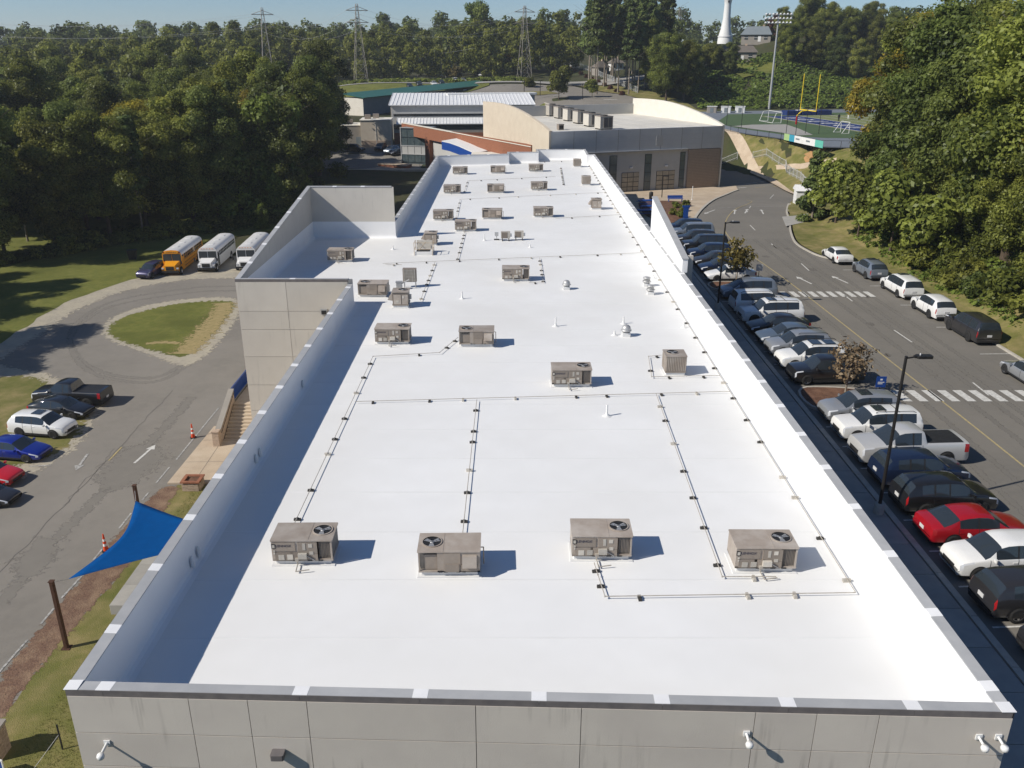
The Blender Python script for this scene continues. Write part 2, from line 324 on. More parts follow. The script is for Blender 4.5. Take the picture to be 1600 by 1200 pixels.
# ================================================================ terrain
def zR(x, y): return -2.0*sstep(118, 150, y)
CTRL = [(-20,40,-6),(-40,70,-6),(-40,105,-6),(-25,110,-6),(-60,60,-6),(-60,100,-6),(-30,20,-6),(-80,120,-7),(-50,140,-6),(-100,200,-6),(-25,150,-5.5),(-20,175,-4.5),
 (-35,195,-3),(-35,212,-1.5),(-35,240,0),(0,240,0),(0,185,-2.5),(20,158,-2),(-44,262,2.5),(0,262,3.5),(-20,290,6.5),(20,290,7),(60,310,9.5),(-40,330,9),(0,330,9.5),(30,400,13),(-100,300,2),(-200,300,2),
 (-100,400,9),(-200,500,12),(-300,200,-2),(-50,500,16),(50,500,19),(62,232,4.3),(80,190,4.3),(62,180,4.3),(100,200,4.3),(105,255,4.3),(70,262,4.6),(55,205,4.2),(66,286,7),(75,310,13),(110,296,10),(95,330,18),(110,360,25),(60,380,17),
 (150,250,15),(150,150,10),(75,100,8),(65,70,7),(62,40,7),(105,100,13),(105,50,13),(47,122,2.4),(43.5,100,1.5),(43,60,1.5),(43,30,1.5),(56,140,2.0),(48,150,-.4),(75,150,4),
 (20,20,0),(20,60,0),(20,100,0),(34,40,0),(34,80,0),(33,108,0),(26,125,-.4),(38,140,-1.5),(40,165,-2),(43,178,-1.8),(48,186,.5),(25,10,0),(0,900,26),(-500,900,26),(500,900,30),(-500,400,10),(500,400,30),(500,60,20),(-500,0,-4),(200,450,26),(0,-60,-3)]
_cp = np.array(CTRL, float)
PADS = [(-80, -11, 0, 112, lambda x, y: np.full_like(x, ZL-.12), 14), (10, 36.8, -25, 118, lambda x, y: np.full_like(x, -.12), 5), (10, 46.5, 118, 184, lambda x, y: -2.0*np.clip((y-118)/32, 0, 1)**2*(3-2*np.clip((y-118)/32, 0, 1))-.2, 6)]
def hgt(x, y):
    x = np.atleast_1d(np.asarray(x, float)); y = np.atleast_1d(np.asarray(y, float))
    d2 = (x[:, None]-_cp[None, :, 0])**2+(y[:, None]-_cp[None, :, 1])**2+9.0
    w = d2**-1.6; z = (w*_cp[None, :, 2]).sum(1)/w.sum(1)
    for x0, x1, y0, y1, f, mg in PADS:
        d = np.hypot(np.maximum(np.maximum(x0-x, x-x1), 0), np.maximum(np.maximum(y0-y, y-y1), 0))
        t = np.clip(1-d/mg, 0, 1); t = t*t*(3-2*t); z = z*(1-t)+f(x, y)*t
    # the field stands level on its own embankment
    s = (x-45)*.922+(y-194)*.388; t = np.clip((s+8)/7, 0, 1)*np.clip((266-y)/6, 0, 1)*np.clip((150-x)/20, 0, 1)*np.clip((x-38)/6, 0, 1); t = t*t*(3-2*t)
    return z*(1-t)+4.25*t
def h1(x, y): return float(hgt(x, y)[0])
_YS = np.arange(60, 900, 1.5)
def GT(px, py):
    """point of the terrain seen at (px, py)"""
    u = (px-800)/FPX; v = (py-600)/FPX; t = _YS/(_c-v*_s); z = CAM_H-(_s+v*_c)*t; g = hgt(u*t, _YS); k = np.nonzero(z <= g)[0]
    i = k[0] if len(k) else len(_YS)-1; return Vector((u*t[i], _YS[i], g[i]))
xs = np.concatenate([np.linspace(-1800, -260, 14), np.arange(-240, -90, 10), np.arange(-90, 130, 2.5), np.arange(130, 260, 10), np.linspace(280, 1800, 14)])
ys = np.concatenate([np.linspace(-400, -40, 6), np.arange(-20, 330, 2.5), np.arange(330, 560, 10), np.linspace(600, 3000, 16)])
XX, YY = np.meshgrid(xs, ys); ZZ = hgt(XX.ravel(), YY.ravel())
me = bpy.data.meshes.new('ground'); nx, ny = len(xs), len(ys)
idx = np.arange(nx*ny).reshape(ny, nx)
me.from_pydata(np.stack([XX.ravel(), YY.ravel(), ZZ], 1).tolist(), [], np.stack([idx[:-1, :-1], idx[:-1, 1:], idx[1:, 1:], idx[1:, :-1]], -1).reshape(-1, 4).tolist())
me.materials.append(M['ground']); me.polygons.foreach_set('use_smooth', [True]*len(me.polygons))
tag(link('ground', me), 'rolling woodland floor around the school grounds', kind='structure')

def sheet(name, poly, zf, mt, off=0.0, cut=None, parent=None, structure=True, thick=0.0):
    """a paved or planted surface: outline in plan, laid on height zf (number or function), subdivided where it has to bend"""
    bm = bmesh.new()
    f = bm.faces.new([bm.verts.new((p[0], p[1], 0)) for p in poly])
    if f.normal.z < 0: f.normal_flip()
    bm.normal_update()
    if bm.faces[:][0].normal.z < 0: bmesh.ops.reverse_faces(bm, faces=bm.faces[:])
    bmesh.ops.triangulate(bm, faces=bm.faces[:])
    if cut:
        X = [v.co.x for v in bm.verts]; Y = [v.co.y for v in bm.verts]
        for ax, lo, hi in ((0, min(X), max(X)), (1, min(Y), max(Y))):
            k = math.ceil(lo/cut)*cut
            while k < hi:
                co = (k, 0, 0) if ax == 0 else (0, k, 0); no = (1, 0, 0) if ax == 0 else (0, 1, 0)
                bmesh.ops.bisect_plane(bm, geom=bm.verts[:]+bm.edges[:]+bm.faces[:], plane_co=co, plane_no=no); k += cut
    if callable(zf):
        if zf is h1:
            z = hgt([v.co.x for v in bm.verts], [v.co.y for v in bm.verts])
            for v, q in zip(bm.verts, z): v.co.z = q+off
        else:
            for v in bm.verts: v.co.z = zf(v.co.x, v.co.y)+off
    else:
        for v in bm.verts: v.co.z = zf+off
    if thick:
        r = bmesh.ops.extrude_face_region(bm, geom=bm.faces[:])
        for v in [g for g in r['geom'] if isinstance(g, bmesh.types.BMVert)]: v.co.z += thick
        bmesh.ops.recalc_face_normals(bm, faces=bm.faces[:])
    me = bpy.data.meshes.new(name); bm.to_mesh(me); bm.free(); me.materials.append(mt)
    o = link(name, me, parent)
    if structure and parent is None: tag(o, kind='structure')
    return o
def soft(name, poly, z, key, off=0.0, w=1.2, parent=None):
    """flat patch of turf, gravel or stain whose edge frays over the width w"""
    n = len(poly); A = sum(poly[i][0]*poly[(i+1) % n][1]-poly[(i+1) % n][0]*poly[i][1] for i in range(n)); sg = 1 if A > 0 else -1
    nr = []
    for i in range(n):
        a, b = Vector(poly[i-1]), Vector(poly[(i+1) % n]); d = (b-a).normalized(); nr.append(Vector((d.y, -d.x))*sg)
    V = [(*(Vector(p)-q*w*.5), z+off) for p, q in zip(poly, nr)]+[(*(Vector(p)+q*w*.5), z+off) for p, q in zip(poly, nr)]
    F_ = [tuple(range(n)) if sg > 0 else tuple(range(n-1, -1, -1))]+[((i, n+i, n+(i+1) % n, (i+1) % n) if sg > 0 else (i, (i+1) % n, n+(i+1) % n, n+i)) for i in range(n)]
    me = bpy.data.meshes.new(name); me.from_pydata(V, [], F_); a_ = me.attributes.new('edge', 'FLOAT', 'POINT'); a_.data.foreach_set('value', [1.15]*n+[-.15]*n)
    me.materials.append(M['soft_'+key]); me.update(); o = link(name, me, parent)
    if parent is None: tag(o, kind='structure')
    return o
def soft_strip(name, pts, z, key, width, off, parent):
    n = len(pts); L = ribbon(pts, width); V = []; E2 = []
    for i in range(n):
        for q, e in ((L[i], -.15), (pts[i], 1.1), (L[2*n-1-i], -.15)): V.append((q[0], q[1], z+off)); E2.append(e)
    F_ = [(3*i+k, 3*i+3+k, 3*i+4+k, 3*i+1+k) for i in range(n-1) for k in (0, 1)]
    me = bpy.data.meshes.new(name); me.from_pydata(V, [], F_); a_ = me.attributes.new('edge', 'FLOAT', 'POINT'); a_.data.foreach_set('value', E2); me.materials.append(M['soft_'+key]); me.update()
    return link(name, me, parent)
def PT(pts): return [tuple(GT(a, b)[:2]) for a, b in pts]
def PX(pts, z): return [tuple(G(a, b, z)[:2]) for a, b in pts]
def smooth_poly(pts, n=2):
    """rounds a closed outline (corner cutting)"""
    for _ in range(n):
        q = []
        for a, b in zip(pts, pts[1:]+pts[:1]):
            q += [(.75*a[0]+.25*b[0], .75*a[1]+.25*b[1]), (.25*a[0]+.75*b[0], .25*a[1]+.75*b[1])]
        pts = q
    return pts
def ragged(pts, amp, step, seed=1, closed=True):
    """an outline with the uneven edge that worn turf and gravel have"""
    rg = random.Random(seed); out = []
    for a, b in zip(pts, pts[1:]+pts[:1]) if closed else zip(pts[:-1], pts[1:]):
        L = math.hypot(b[0]-a[0], b[1]-a[1]); k = max(1, int(L/step))
        for i in range(k):
            t = i/k; out.append((a[0]+(b[0]-a[0])*t+rg.uniform(-amp, amp), a[1]+(b[1]-a[1])*t+rg.uniform(-amp, amp)))
    return out
def stripe(p0, p1, w):
    p0, p1 = Vector(p0[:2]), Vector(p1[:2]); d = (p1-p0).normalized(); n = Vector((-d.y, d.x))*w/2
    return [tuple(p0-n), tuple(p1-n), tuple(p1+n), tuple(p0+n)]
def ribbon(pts, w):
    L = []; Rr = []
    for i, p in enumerate(pts):
        a = Vector(pts[max(i-1, 0)][:2]); b = Vector(pts[min(i+1, len(pts)-1)][:2]); d = (b-a).normalized(); n = Vector((-d.y, d.x))*w/2
        q = Vector(p[:2]); L.append(tuple(q+n)); Rr.append(tuple(q-n))
    return Rr+L[::-1]
def catmull(pts, n=6):
    out = []; P_ = [Vector(p[:2]) for p in pts]; P_ = [P_[0]*2-P_[1]]+P_+[P_[-1]*2-P_[-2]]
    for i in range(1, len(P_)-2):
        a, b, c, d = P_[i-1:i+3]
        for k in range(n):
            t = k/n; out.append(tuple(.5*((2*b)+(c-a)*t+(2*a-5*b+4*c-d)*t*t+(3*b-a-3*c+d)*t**3)))
    return out+[tuple(P_[-2])]
def strip_mesh(pts, w, zf, off, mt, name, parent, hgt_=0.0):
    """a line, kerb or joint that follows pts"""
    m = MB(); L = ribbon(pts, w); n = len(pts)
    for i in range(n-1):
        a, b = L[i], L[i+1]; d, c = L[2*n-1-i], L[2*n-2-i]
        z = [(zf(*q) if callable(zf) else zf)+off for q in (a, b, c, d)]
        if hgt_ <= 0: m.quad((*a, z[0]), (*b, z[1]), (*c, z[2]), (*d, z[3]))
        else:
            A = [(*a, z[0]), (*b, z[1]), (*c, z[2]), (*d, z[3])]; B = [(q[0], q[1], q[2]+hgt_) for q in A]
            m.add(A+B, [(4, 5, 6, 7), (0, 1, 5, 4), (3, 7, 6, 2)]+([(0, 4, 7, 3)] if i == 0 else [])+([(1, 2, 6, 5)] if i == n-2 else []))
    return m.build(name, mt, parent)

# ---------------------------------------------------------------- west side: service drive, turning loop, lawns
drive = sheet('service_drive', [(-76, 4), (-19, 4), (-19, 114), (-76, 114)], ZL, M['asphalt'])
tag(drive, 'pale worn asphalt drive and turning loop beside the building')
o = soft('gravel_verge', (PX([(-40, 585), (0, 562), (60, 525), (110, 490), (170, 462), (230, 446), (300, 436), (385, 434), (470, 420), (470, 375), (300, 385), (150, 440), (60, 490), (-40, 540)], ZL)), ZL, 'gravel', .004, 2.0)
o = soft('gravel_shoulder', (PX([(-40, 566), (20, 575), (70, 584), (118, 602), (158, 640), (140, 672), (118, 700), (60, 735), (-60, 775), (-60, 600)], ZL)), ZL, 'gravel', .004, 1.6)
o = soft('rough_lawn', (PX([(-60, 590), (0, 590), (30, 587), (62, 592), (92, 612), (138, 645), (124, 672), (104, 700), (80, 712), (30, 726), (-60, 750)], ZL)), ZL, 'drylawn', .008, 1.6)
o = sheet('west_lawn', ragged(PX([(-45, 562), (0, 535), (30, 518), (62, 496), (100, 474), (150, 455), (205, 438), (240, 424), (262, 400), (330, 380), (440, 365)], ZL)+[(-38, 150), (-110, 150), (-110, 70)], .35, 1.5, 9), lambda x, y: max(ZL, h1(x, y)+.1) if y > 111 or x < -79 else ZL, M['lawn'], .010, cut=6)
isl = smooth_poly(PX([(158, 512), (176, 494), (212, 481), (262, 470), (322, 464), (374, 464), (378, 488), (350, 528), (312, 566), (284, 574), (250, 560), (196, 542), (164, 528)], ZL))
soft('loop_gravel', isl, ZL, 'gravel', .005, 1.4)
isl2 = smooth_poly(PX([(168, 513), (184, 499), (220, 487), (266, 476), (322, 470), (372, 471), (362, 488), (338, 520), (305, 548), (286, 559), (252, 552), (202, 537), (172, 525)], ZL))
soft('loop_lawn', isl2, ZL, 'lawn', .010, 1.3)
soft_strip('straw_patch', catmull(PX([(352, 473), (340, 496), (316, 524), (286, 553)], ZL), 5), ZL, 'straw', 4.6, .014, None)['kind'] = 'structure'
soft_strip('straw_patch', catmull(PX([(228, 537), (250, 535), (280, 536)], ZL), 4), ZL, 'straw', 1.5, .015, None)['kind'] = 'structure'
# strip between the drive and the building
sheet('near_lawn', ragged(PX([(-80, 1290), (0, 1120), (82, 1020), (140, 950), (190, 893), (228, 845), (262, 775)], ZL), .15, .8, 11, False)+[(-22.2, 50.3), (-11.4, 50.3), (-11.4, 8), (-24, 8)], ZL, M['drylawn'], .006)
soft('pine_straw_bed', smooth_poly(PX([(-70, 1165), (0, 1062), (60, 985), (130, 900), (190, 828), (240, 772), (258, 760), (282, 758), (268, 782), (246, 812), (226, 850), (190, 895), (140, 952), (82, 1022), (0, 1122), (-80, 1250)], ZL), 1), ZL, 'pinestraw', .012, .7)
walk = sheet('west_walk', PX([(262, 757), (335, 668)], ZL)+[(-11.4, 58.6), (-11.4, 50.4)], ZL, M['walk'], .01, thick=.12)
for a, b in (((290, 722), (400, 720)), ((318, 688), (400, 686))):
    strip_mesh([G(*a, ZL+.13)[:2], G(*b, ZL+.13)[:2]], .03, ZL, .134, M['joint'], 'joint', walk)
p0 = G(337, 690, ZL); strip_mesh([tuple(G(309, 745, ZL+.13)[:2]), tuple(G(358, 672, ZL+.13)[:2])], .03, ZL, .134, M['joint'], 'joint', walk)
# paint on the drive
def line(parent, a, b, w, mt='paint', z=ZL, off=.018, name='painted_line'):
    strip_mesh([tuple(a[:2]), tuple(b[:2])], w, z, off, M[mt], name, parent)
for a, b in (((-30, 1083), (43, 1000)), ((64, 975), (84, 951)), ((96, 935), (127, 901)), ((146, 875), (160, 858)), ((186, 826), (205, 802)), ((222, 782), (232, 770)), ((244, 755), (265, 730)), ((275, 719), (342, 637))):
    line(drive, G(*a, ZL), G(*b, ZL), .11, 'paintworn')
line(drive, G(170, 720, ZL), G(190, 699, ZL), .12, 'ypaint')
line(drive, G(45, 729, ZL), G(80, 727, ZL), .1, 'paintworn'); line(drive, G(-5, 793, ZL), G(10, 792, ZL), .1, 'paintworn')
def arrow(parent, pos, ang, L=2.4, z=ZL, mt='paint', name='painted_arrow', turn=0, off=.018):
    """road arrow; ang is the heading it points along, measured from +Y clockwise"""
    S = [(-.09, -L/2), (.09, -L/2), (.09, L/2-.8), (.34, L/2-.8), (0, L/2), (-.34, L/2-.8), (-.09, L/2-.8)]
    if turn: S = [(-.09, -L/2), (.09, -L/2), (.09, L/2-1.0), (.45*turn+.0, L/2-.75), (.45*turn, L/2-1.05), (.95*turn, L/2-.5), (.45*turn, L/2), (.45*turn, L/2-.42), (.09*turn, L/2-.5), (.34*turn*-.6, L/2-.8), (-.09, L/2-.8)]
    ca, sa = math.cos(-ang), math.sin(-ang)
    m = MB(); m.add([(pos[0]+x*ca-y*sa, pos[1]+x*sa+y*ca, (z(pos[0]+x, pos[1]+y) if callable(z) else z)+off) for x, y in S], [tuple(range(len(S)))])
    return m.build(name, M[mt], parent)
arrow(drive, G(227, 709, ZL), R(6), 3.0); arrow(drive, G(128, 722, ZL), R(172), 2.6, mt='paintworn')
# sealed cracks and repair patches that the drive really has
rg = random.Random(4)
def crack(parent, a, b, z, amp=.25, w=.028, n=14):
    pts = [(a[0]+(b[0]-a[0])*i/n+rg.uniform(-amp, amp), a[1]+(b[1]-a[1])*i/n+rg.uniform(-amp, amp)) for i in range(n+1)]
    strip_mesh(pts, w, z, .012, M['crack'], 'crack', parent)
crack(drive, G(0, 895, ZL), G(270, 610, ZL), ZL, .12, .035, 30); crack(drive, G(100, 790, ZL), G(180, 700, ZL), ZL, .2)
crack(drive, G(278, 620, ZL), G(305, 621, ZL), ZL, .1)
soft('repair_patch', PX([(150, 745), (195, 700), (240, 690), (262, 715), (215, 752), (170, 770)], ZL), ZL, 'asphaltpatch', .003, 2.0, drive)
soft('repair_patch', PX([(20, 880), (60, 840), (95, 845), (70, 890), (30, 910)], ZL), ZL, 'asphaltpatch', .003, 1.6, drive)
soft_strip('repair_patch', catmull(PX([(0, 945), (90, 840), (190, 740), (300, 620)], ZL), 5), ZL, 'asphaltpatch', 1.6, .002, drive)
for dz in (0, 7): soft_strip('tyre_track', catmull(PX([(300, 560+dz), (240, 590+dz), (150, 578+dz), (112, 540+dz), (120, 505+dz), (180, 470+dz), (300, 450+dz), (370, 447+dz)], ZL), 6), ZL, 'asphaltpatch', 1.0, .002+dz*.0002, drive)

# ---------------------------------------------------------------- east side: parking lot, kerbs, walk
lot = sheet('parking_lot', [(18.4, -8), (37.2, -8), (37.2, 96), (60, 118), (60, 190), (33, 190), (26, 165), (10, 165), (10, 106), (18.4, 106)], zR, M['asphalt2'], 0, cut=5)
tag(lot, 'asphalt car park and road east of the building')
ewalk = sheet('east_walk', [(12.4, 7), (18.05, 7), (18.05, 107), (12.4, 107)], 0, M['walkgrey'], -.02)
slab_me = MB().box(0, 0, 0, 4.55, 2.36, .12).mesh('slab', M['walkgrey'])
for i in range(42): link('slab', slab_me, ewalk, (15.72, 8.2+i*2.39, .06))
sheet('planting_strip', [(12.4, 7), (13.42, 7), (13.42, 107), (12.4, 107)], 0, M['pinestraw'], .05)
kerb_me = MB().box(0, 0, 0, .3, 2.97, .15).mesh('kerb_stone', M['kerb'])
ek = empty('building_kerb', (0, 0, 0)); ek['kind'] = 'structure'
for i in range(33): link('kerb_stone', kerb_me, ek, (18.22, 8.5+i*3.0, .075))
# stall lines, lane lines, crosswalks
for k in range(0, 33):
    y = 24.9+2.7*k
    if 48.2 < y < 52.6 or 76.5 < y < 79.6 or y > 107: continue
    line(lot, (18.7, y-.15), (23.6, y+.12), .1, 'paint', 0)
yl = catmull([(27.75, 0), (27.6, 41), (27.2, 60), (26.7, 80), (26.0, 92), (25.8, 98), (26.3, 105), (28.4, 113), (31.2, 120), (34.4, 126), (36.5, 131), (36.4, 134)], 5)
strip_mesh(yl, .12, zR, .018, M['ypaint'], 'centre_line', lot)
for a, b in (((1252, 412), (1264, 423)), ((1320, 462), (1332, 471)), ((1397, 516), (1425, 535)), ((1520, 598), (1545, 618)), ((1205, 381), (1213, 388)), ((1207, 383), (1213, 388)), ((1172, 352), (1180, 360)), ((1167, 332), (1173, 322)), ((1203, 310), (1209, 304))):
    line(lot, G(*a, zR), G(*b, zR), .12, 'paint', zR)
for a, b in (((1317, 422), (1335, 422)), ((1359, 447), (1379, 447)), ((1407, 477), (1431, 477)), ((1463, 511.5), (1490, 511.5)), ((1531, 553.5), (1580, 553)), ((1282, 400), (1293, 400))):
    line(lot, G(*a, 0), G(*b, 0), .1, 'paint', 0)
for i in range(12):
    x = 23.1+.92*i*.93
    m = MB().quad((x, 74.9, .018), (x+.5, 74.9, .018), (x+.42, 76.7, .018), (x-.08, 76.7, .018)); m.build('crosswalk_bar', M['paint'], lot)
for i in range(13):
    x = 24.0+1.02*i
    m = MB().quad((x, 50.3, .018), (x+.56, 50.3, .018), (x+.46, 52.2, .018), (x-.1, 52.2, .018)); m.build('crosswalk_bar', M['paint'], lot)
for (px, py, ang) in ((1256, 438, R(-12)), (1312, 437, R(-12)), (1199, 438, R(168))): arrow(lot, G(px, py, 0), ang, 2.9, 0)
for (px, py, ang) in ((1109, 331, R(215)), (1148, 331, R(15)), (1191, 331, R(10)), (1166, 330, R(20))): arrow(lot, G(px, py, zR), ang, 3.6, zR, turn=0)
line(lot, G(1098, 326, zR), G(1225, 322, zR), .14, 'paintworn', zR)
line(lot, G(1180, 293, zR), G(1196, 292, zR), .2, 'ypaint', zR); line(lot, G(1208, 292, zR), G(1225, 290, zR), .2, 'ypaint', zR); line(lot, G(1150, 294, zR), G(1166, 293, zR), .3, 'paint', zR)
for i in range(5): line(lot, G(1152+i*10, 290-i*1.6, zR), G(1166+i*10, 288-i*1.6, zR), .35, 'paintworn', zR)
for a, b in (((1190, 395), (1210, 398)), ((1165, 375), (1185, 373)), ((1195, 352), (1206, 352)), ((1448, 585), (1465, 588)), ((1430, 553), (1490, 600)), ((1385, 480), (1420, 492)), ((1285, 380), (1400, 480))):
    crack(lot, G(*a, zR), G(*b, zR), 0, .15, .045, 8)
sheet('lane_joint', stripe(G(1262, 400, 0), G(1600, 640, 0), .06), 0, M['crack'], .006, parent=lot)
# mulch islands in the row of stalls
def island(pts, name, lab):
    P_ = smooth_poly(pts, 2)
    o = sheet(name, P_, 0, M['mulch'], .02, thick=.14); tag(o, lab)
    strip_mesh(P_+P_[:1], .16, 0, 0, M['kerb'], 'kerb', o, .18)
    return o
island([(18.6, 48.6), (21, 48.4), (23.6, 48.9), (24.4, 50.4), (23.6, 51.9), (21, 52.5), (18.6, 52.4)], 'mulch_island', 'red mulch island with a brown sapling and a blue sign')
island([(18.6, 77.0), (21, 76.7), (23.4, 77.1), (24.0, 78.3), (23.4, 79.5), (21, 79.9), (18.6, 79.7)], 'mulch_island', 'small mulch island with an olive sapling')
# plaza in front of the gym
kp = catmull([tuple(G(*p, zR)[:2]) for p in ((1079, 356), (1083, 347), (1090, 335), (1102, 322), (1120, 310), (1140, 302), (1153, 297))], 4)
plaza = sheet('plaza', [(12.4, 107.2)]+kp+[tuple(G(1150, 291, zR)[:2]), tuple(G(1127, 294, zR)[:2]), (34, 155), (12, 148)], zR, M['walk'], .10, cut=4)
strip_mesh(kp, .35, zR, -.02, M['kerb'], 'kerb', plaza, .15)
sheet('mulch_bed', smooth_poly(PX([(996, 316), (1040, 314), (1082, 318), (1074, 333), (1062, 351), (1040, 352), (1020, 345), (1000, 332)], zR), 1), zR, M['mulch'], .13, cut=4)
# east verge with its kerb
ep = [(37.0, -8), (37.0, 40), (36.9, 60), (36.8, 80), (36.2, 87), (33.6, 90.6), (32.9, 94), (32.9, 98), (34.2, 104), (35.6, 109), (36.9, 114), (38.2, 119), (40.6, 126)]
ec = catmull(ep, 4)
ev = sheet('east_verge', ec+[tuple(G(1244, 309, zR)[:2]), (52, 140), (52, 118), (46, 100), (44.5, 80), (44.5, -8)], lambda x, y: max(zR(x, y)+.12, h1(x, y)+.1), M['drylawn'], .02, cut=3)
strip_mesh(ec, .4, zR, -.02, M['kerb'], 'kerb', ev, .16)
sheet('driveway_apron', PX([(1222, 337), (1262, 334), (1264, 344), (1228, 352)], .3), lambda x, y: max(zR(x, y)+.12, h1(x, y)+.1), M['walkgrey'], .06, cut=2)
# road edge, walk and grass bank beyond the gym
bk = PX([(1128, 249), (1160, 262), (1195, 277), (1226, 294), (1246, 306)], -1.4)
fw = sheet('bank_walk', bk+PX([(1250, 301), (1232, 289), (1210, 275), (1180, 262), (1150, 250), (1128, 243)], -1.0), lambda x, y: max(zR(x, y)+.1, h1(x, y)+.2), M['walk'], .2, cut=2)
sheet('grass_bank', PX([(1128, 243), (1150, 250), (1180, 262), (1210, 275), (1232, 289), (1250, 301)], -1.0)+[(70, 142), (66, 147), (60.3, 154.5), (52, 176), (45, 193), (41, 200), (39, 196)], h1, M['drylawn'], .22, cut=3)
sheet('bare_soil', ragged(smooth_poly(PT([(1262, 264), (1254, 252), (1262, 242), (1272, 235), (1284, 233), (1292, 238), (1284, 248), (1280, 264)]), 1), .5, 1.2, 3), h1, M['claysoil'], .27, cut=2)
sheet('bank_path', PT([(1175, 265), (1250, 263), (1306, 259), (1304, 264), (1250, 268), (1180, 270)]), h1, M['walk'], .3, cut=3)

rg = random.Random(8)
for k in range(26):                                                             # oil drips in the stalls and lanes
    x, y = (rg.uniform(19.5, 23.5), 25+rg.uniform(0, 80)) if k < 17 else (rg.uniform(25, 35), rg.uniform(30, 105)); r_ = rg.uniform(.15, .45)
    soft('oil_stain', [(x+r_*math.cos(a)*rg.uniform(.6, 1.3), y+r_*math.sin(a)*1.3) for a in (0, .8, 1.6, 2.4, 3.1, 3.9, 4.7, 5.5)], 0, 'stain', .008, .5, lot)
for x in (24.9, 26.3, 29.2, 30.7, 31.6, 33.0):
    soft_strip('tyre_track', catmull([(x, 8), (x-.1, 60), (x-.6, 92), (x-.7, 100)], 6), 0, 'asphaltrack', .75, .004, lot)
# ================================================================ the white-roofed school building
bld = empty('school_building', (0, 0, 0), label='long low concrete building with a bright white flat roof in the foreground', cat='building')
FP = [(-11.28, 17.32), (12.26, 16.53), (12.60, 134.2), (11.65, 134.2), (11.75, 141.3), (3.9, 141.3), (3.9, 137.6), (-.7, 137.4), (-.7, 135.0), (-11.3, 132.5), (-11.22, 80.4), (-18.95, 80.4), (-19.0, 57.2), (-11.25, 57.2)]
TOPS = {10: (9.1, 9.1), 11: (9.1, 6.25), 12: (6.25, 6.25)}
NV = len(FP)
def inset(d):
    out = []
    for i in range(NV):
        a, b, c = Vector(FP[i-1]), Vector(FP[i]), Vector(FP[(i+1) % NV])
        d1 = (b-a).normalized(); d2 = (c-b).normalized(); n1 = Vector((-d1.y, d1.x)); n2 = Vector((-d2.y, d2.x))
        k = d/(1+n1.dot(n2)); out.append(b+(n1+n2)*k)
    return out
TW = .25
I0 = [Vector(p) for p in FP]; IT = inset(TW)
# roof deck: triangulated sheet inside the parapets
deck = sheet('roof_deck', [tuple(p) for p in inset(TW-.05)], ZR, M['roof'], 0, cut=6, parent=bld)
# lapped membrane seams
for k in range(1, 38):
    y = 18.3+k*3.05
    x0, x1 = (-18.4, 12.0) if 57.8 < y < 79.9 else (-10.7, 12.0)
    if y < 132: MB().box((x0+x1)/2, y, ZR+.0015, x1-x0, .09, .003).build('membrane_lap', M['lap'], deck)
def zt(i, which): return TOPS.get(i, (ZP, ZP))[which]
for i in range(NV):
    j = (i+1) % NV; z0, z1 = zt(i, 0)-.06, zt(i, 1)-.06
    a, b, c, d = I0[i], I0[j], IT[j], IT[i]
    m = MB(); lo = -6.3
    m.quad((*a, lo), (*b, lo), (*b, z1), (*a, z0), 0)                        # outside face
    m.quad((*a, z0), (*b, z1), (*c, z1), (*d, z0), 2)                        # top
    m.quad((*b, lo), (*c, lo), (*c, z1), (*b, z1), 0); m.quad((*d, lo), (*a, lo), (*a, z0), (*d, z0), 0)
    zi = min(z0, ZP-.06); zj = min(z1, ZP-.06)
    if max(z0, z1) > ZP+.02:                                                 # upper screen wall stays bare concrete inside
        m.quad((*c, zj), (*d, zi), (*d, z0), (*c, z1), 0)
    m.build('wall', [M['joint'] if i == 0 else (M['towerpanel'] if i in (10, 11) else M['panel']), M['roofwall'], M['coping']], bld)
# inside skin of the parapet with its rolled base
m = MB(); prof = [(TW+.002, None), (TW+.004, .30), (TW+.02, .19), (TW+.07, .09), (TW+.16, .025), (TW+.32, .004)]
rings = [inset(d) for d, _ in prof]
for i in range(NV):
    j = (i+1) % NV
    for k in range(len(prof)-1):
        def zz(q, e): return min(zt(i, e), ZP)-.062 if prof[q][1] is None else ZR+prof[q][1]
        a, b, c, d = rings[k][i], rings[k][j], rings[k+1][j], rings[k+1][i]
        m.add([(*b, zz(k, 1)), (*a, zz(k, 0)), (*d, zz(k+1, 0)), (*c, zz(k+1, 1))], [(0, 1, 2, 3)], 0, True)
o = m.build('parapet_skin', M['roofwall'], bld)
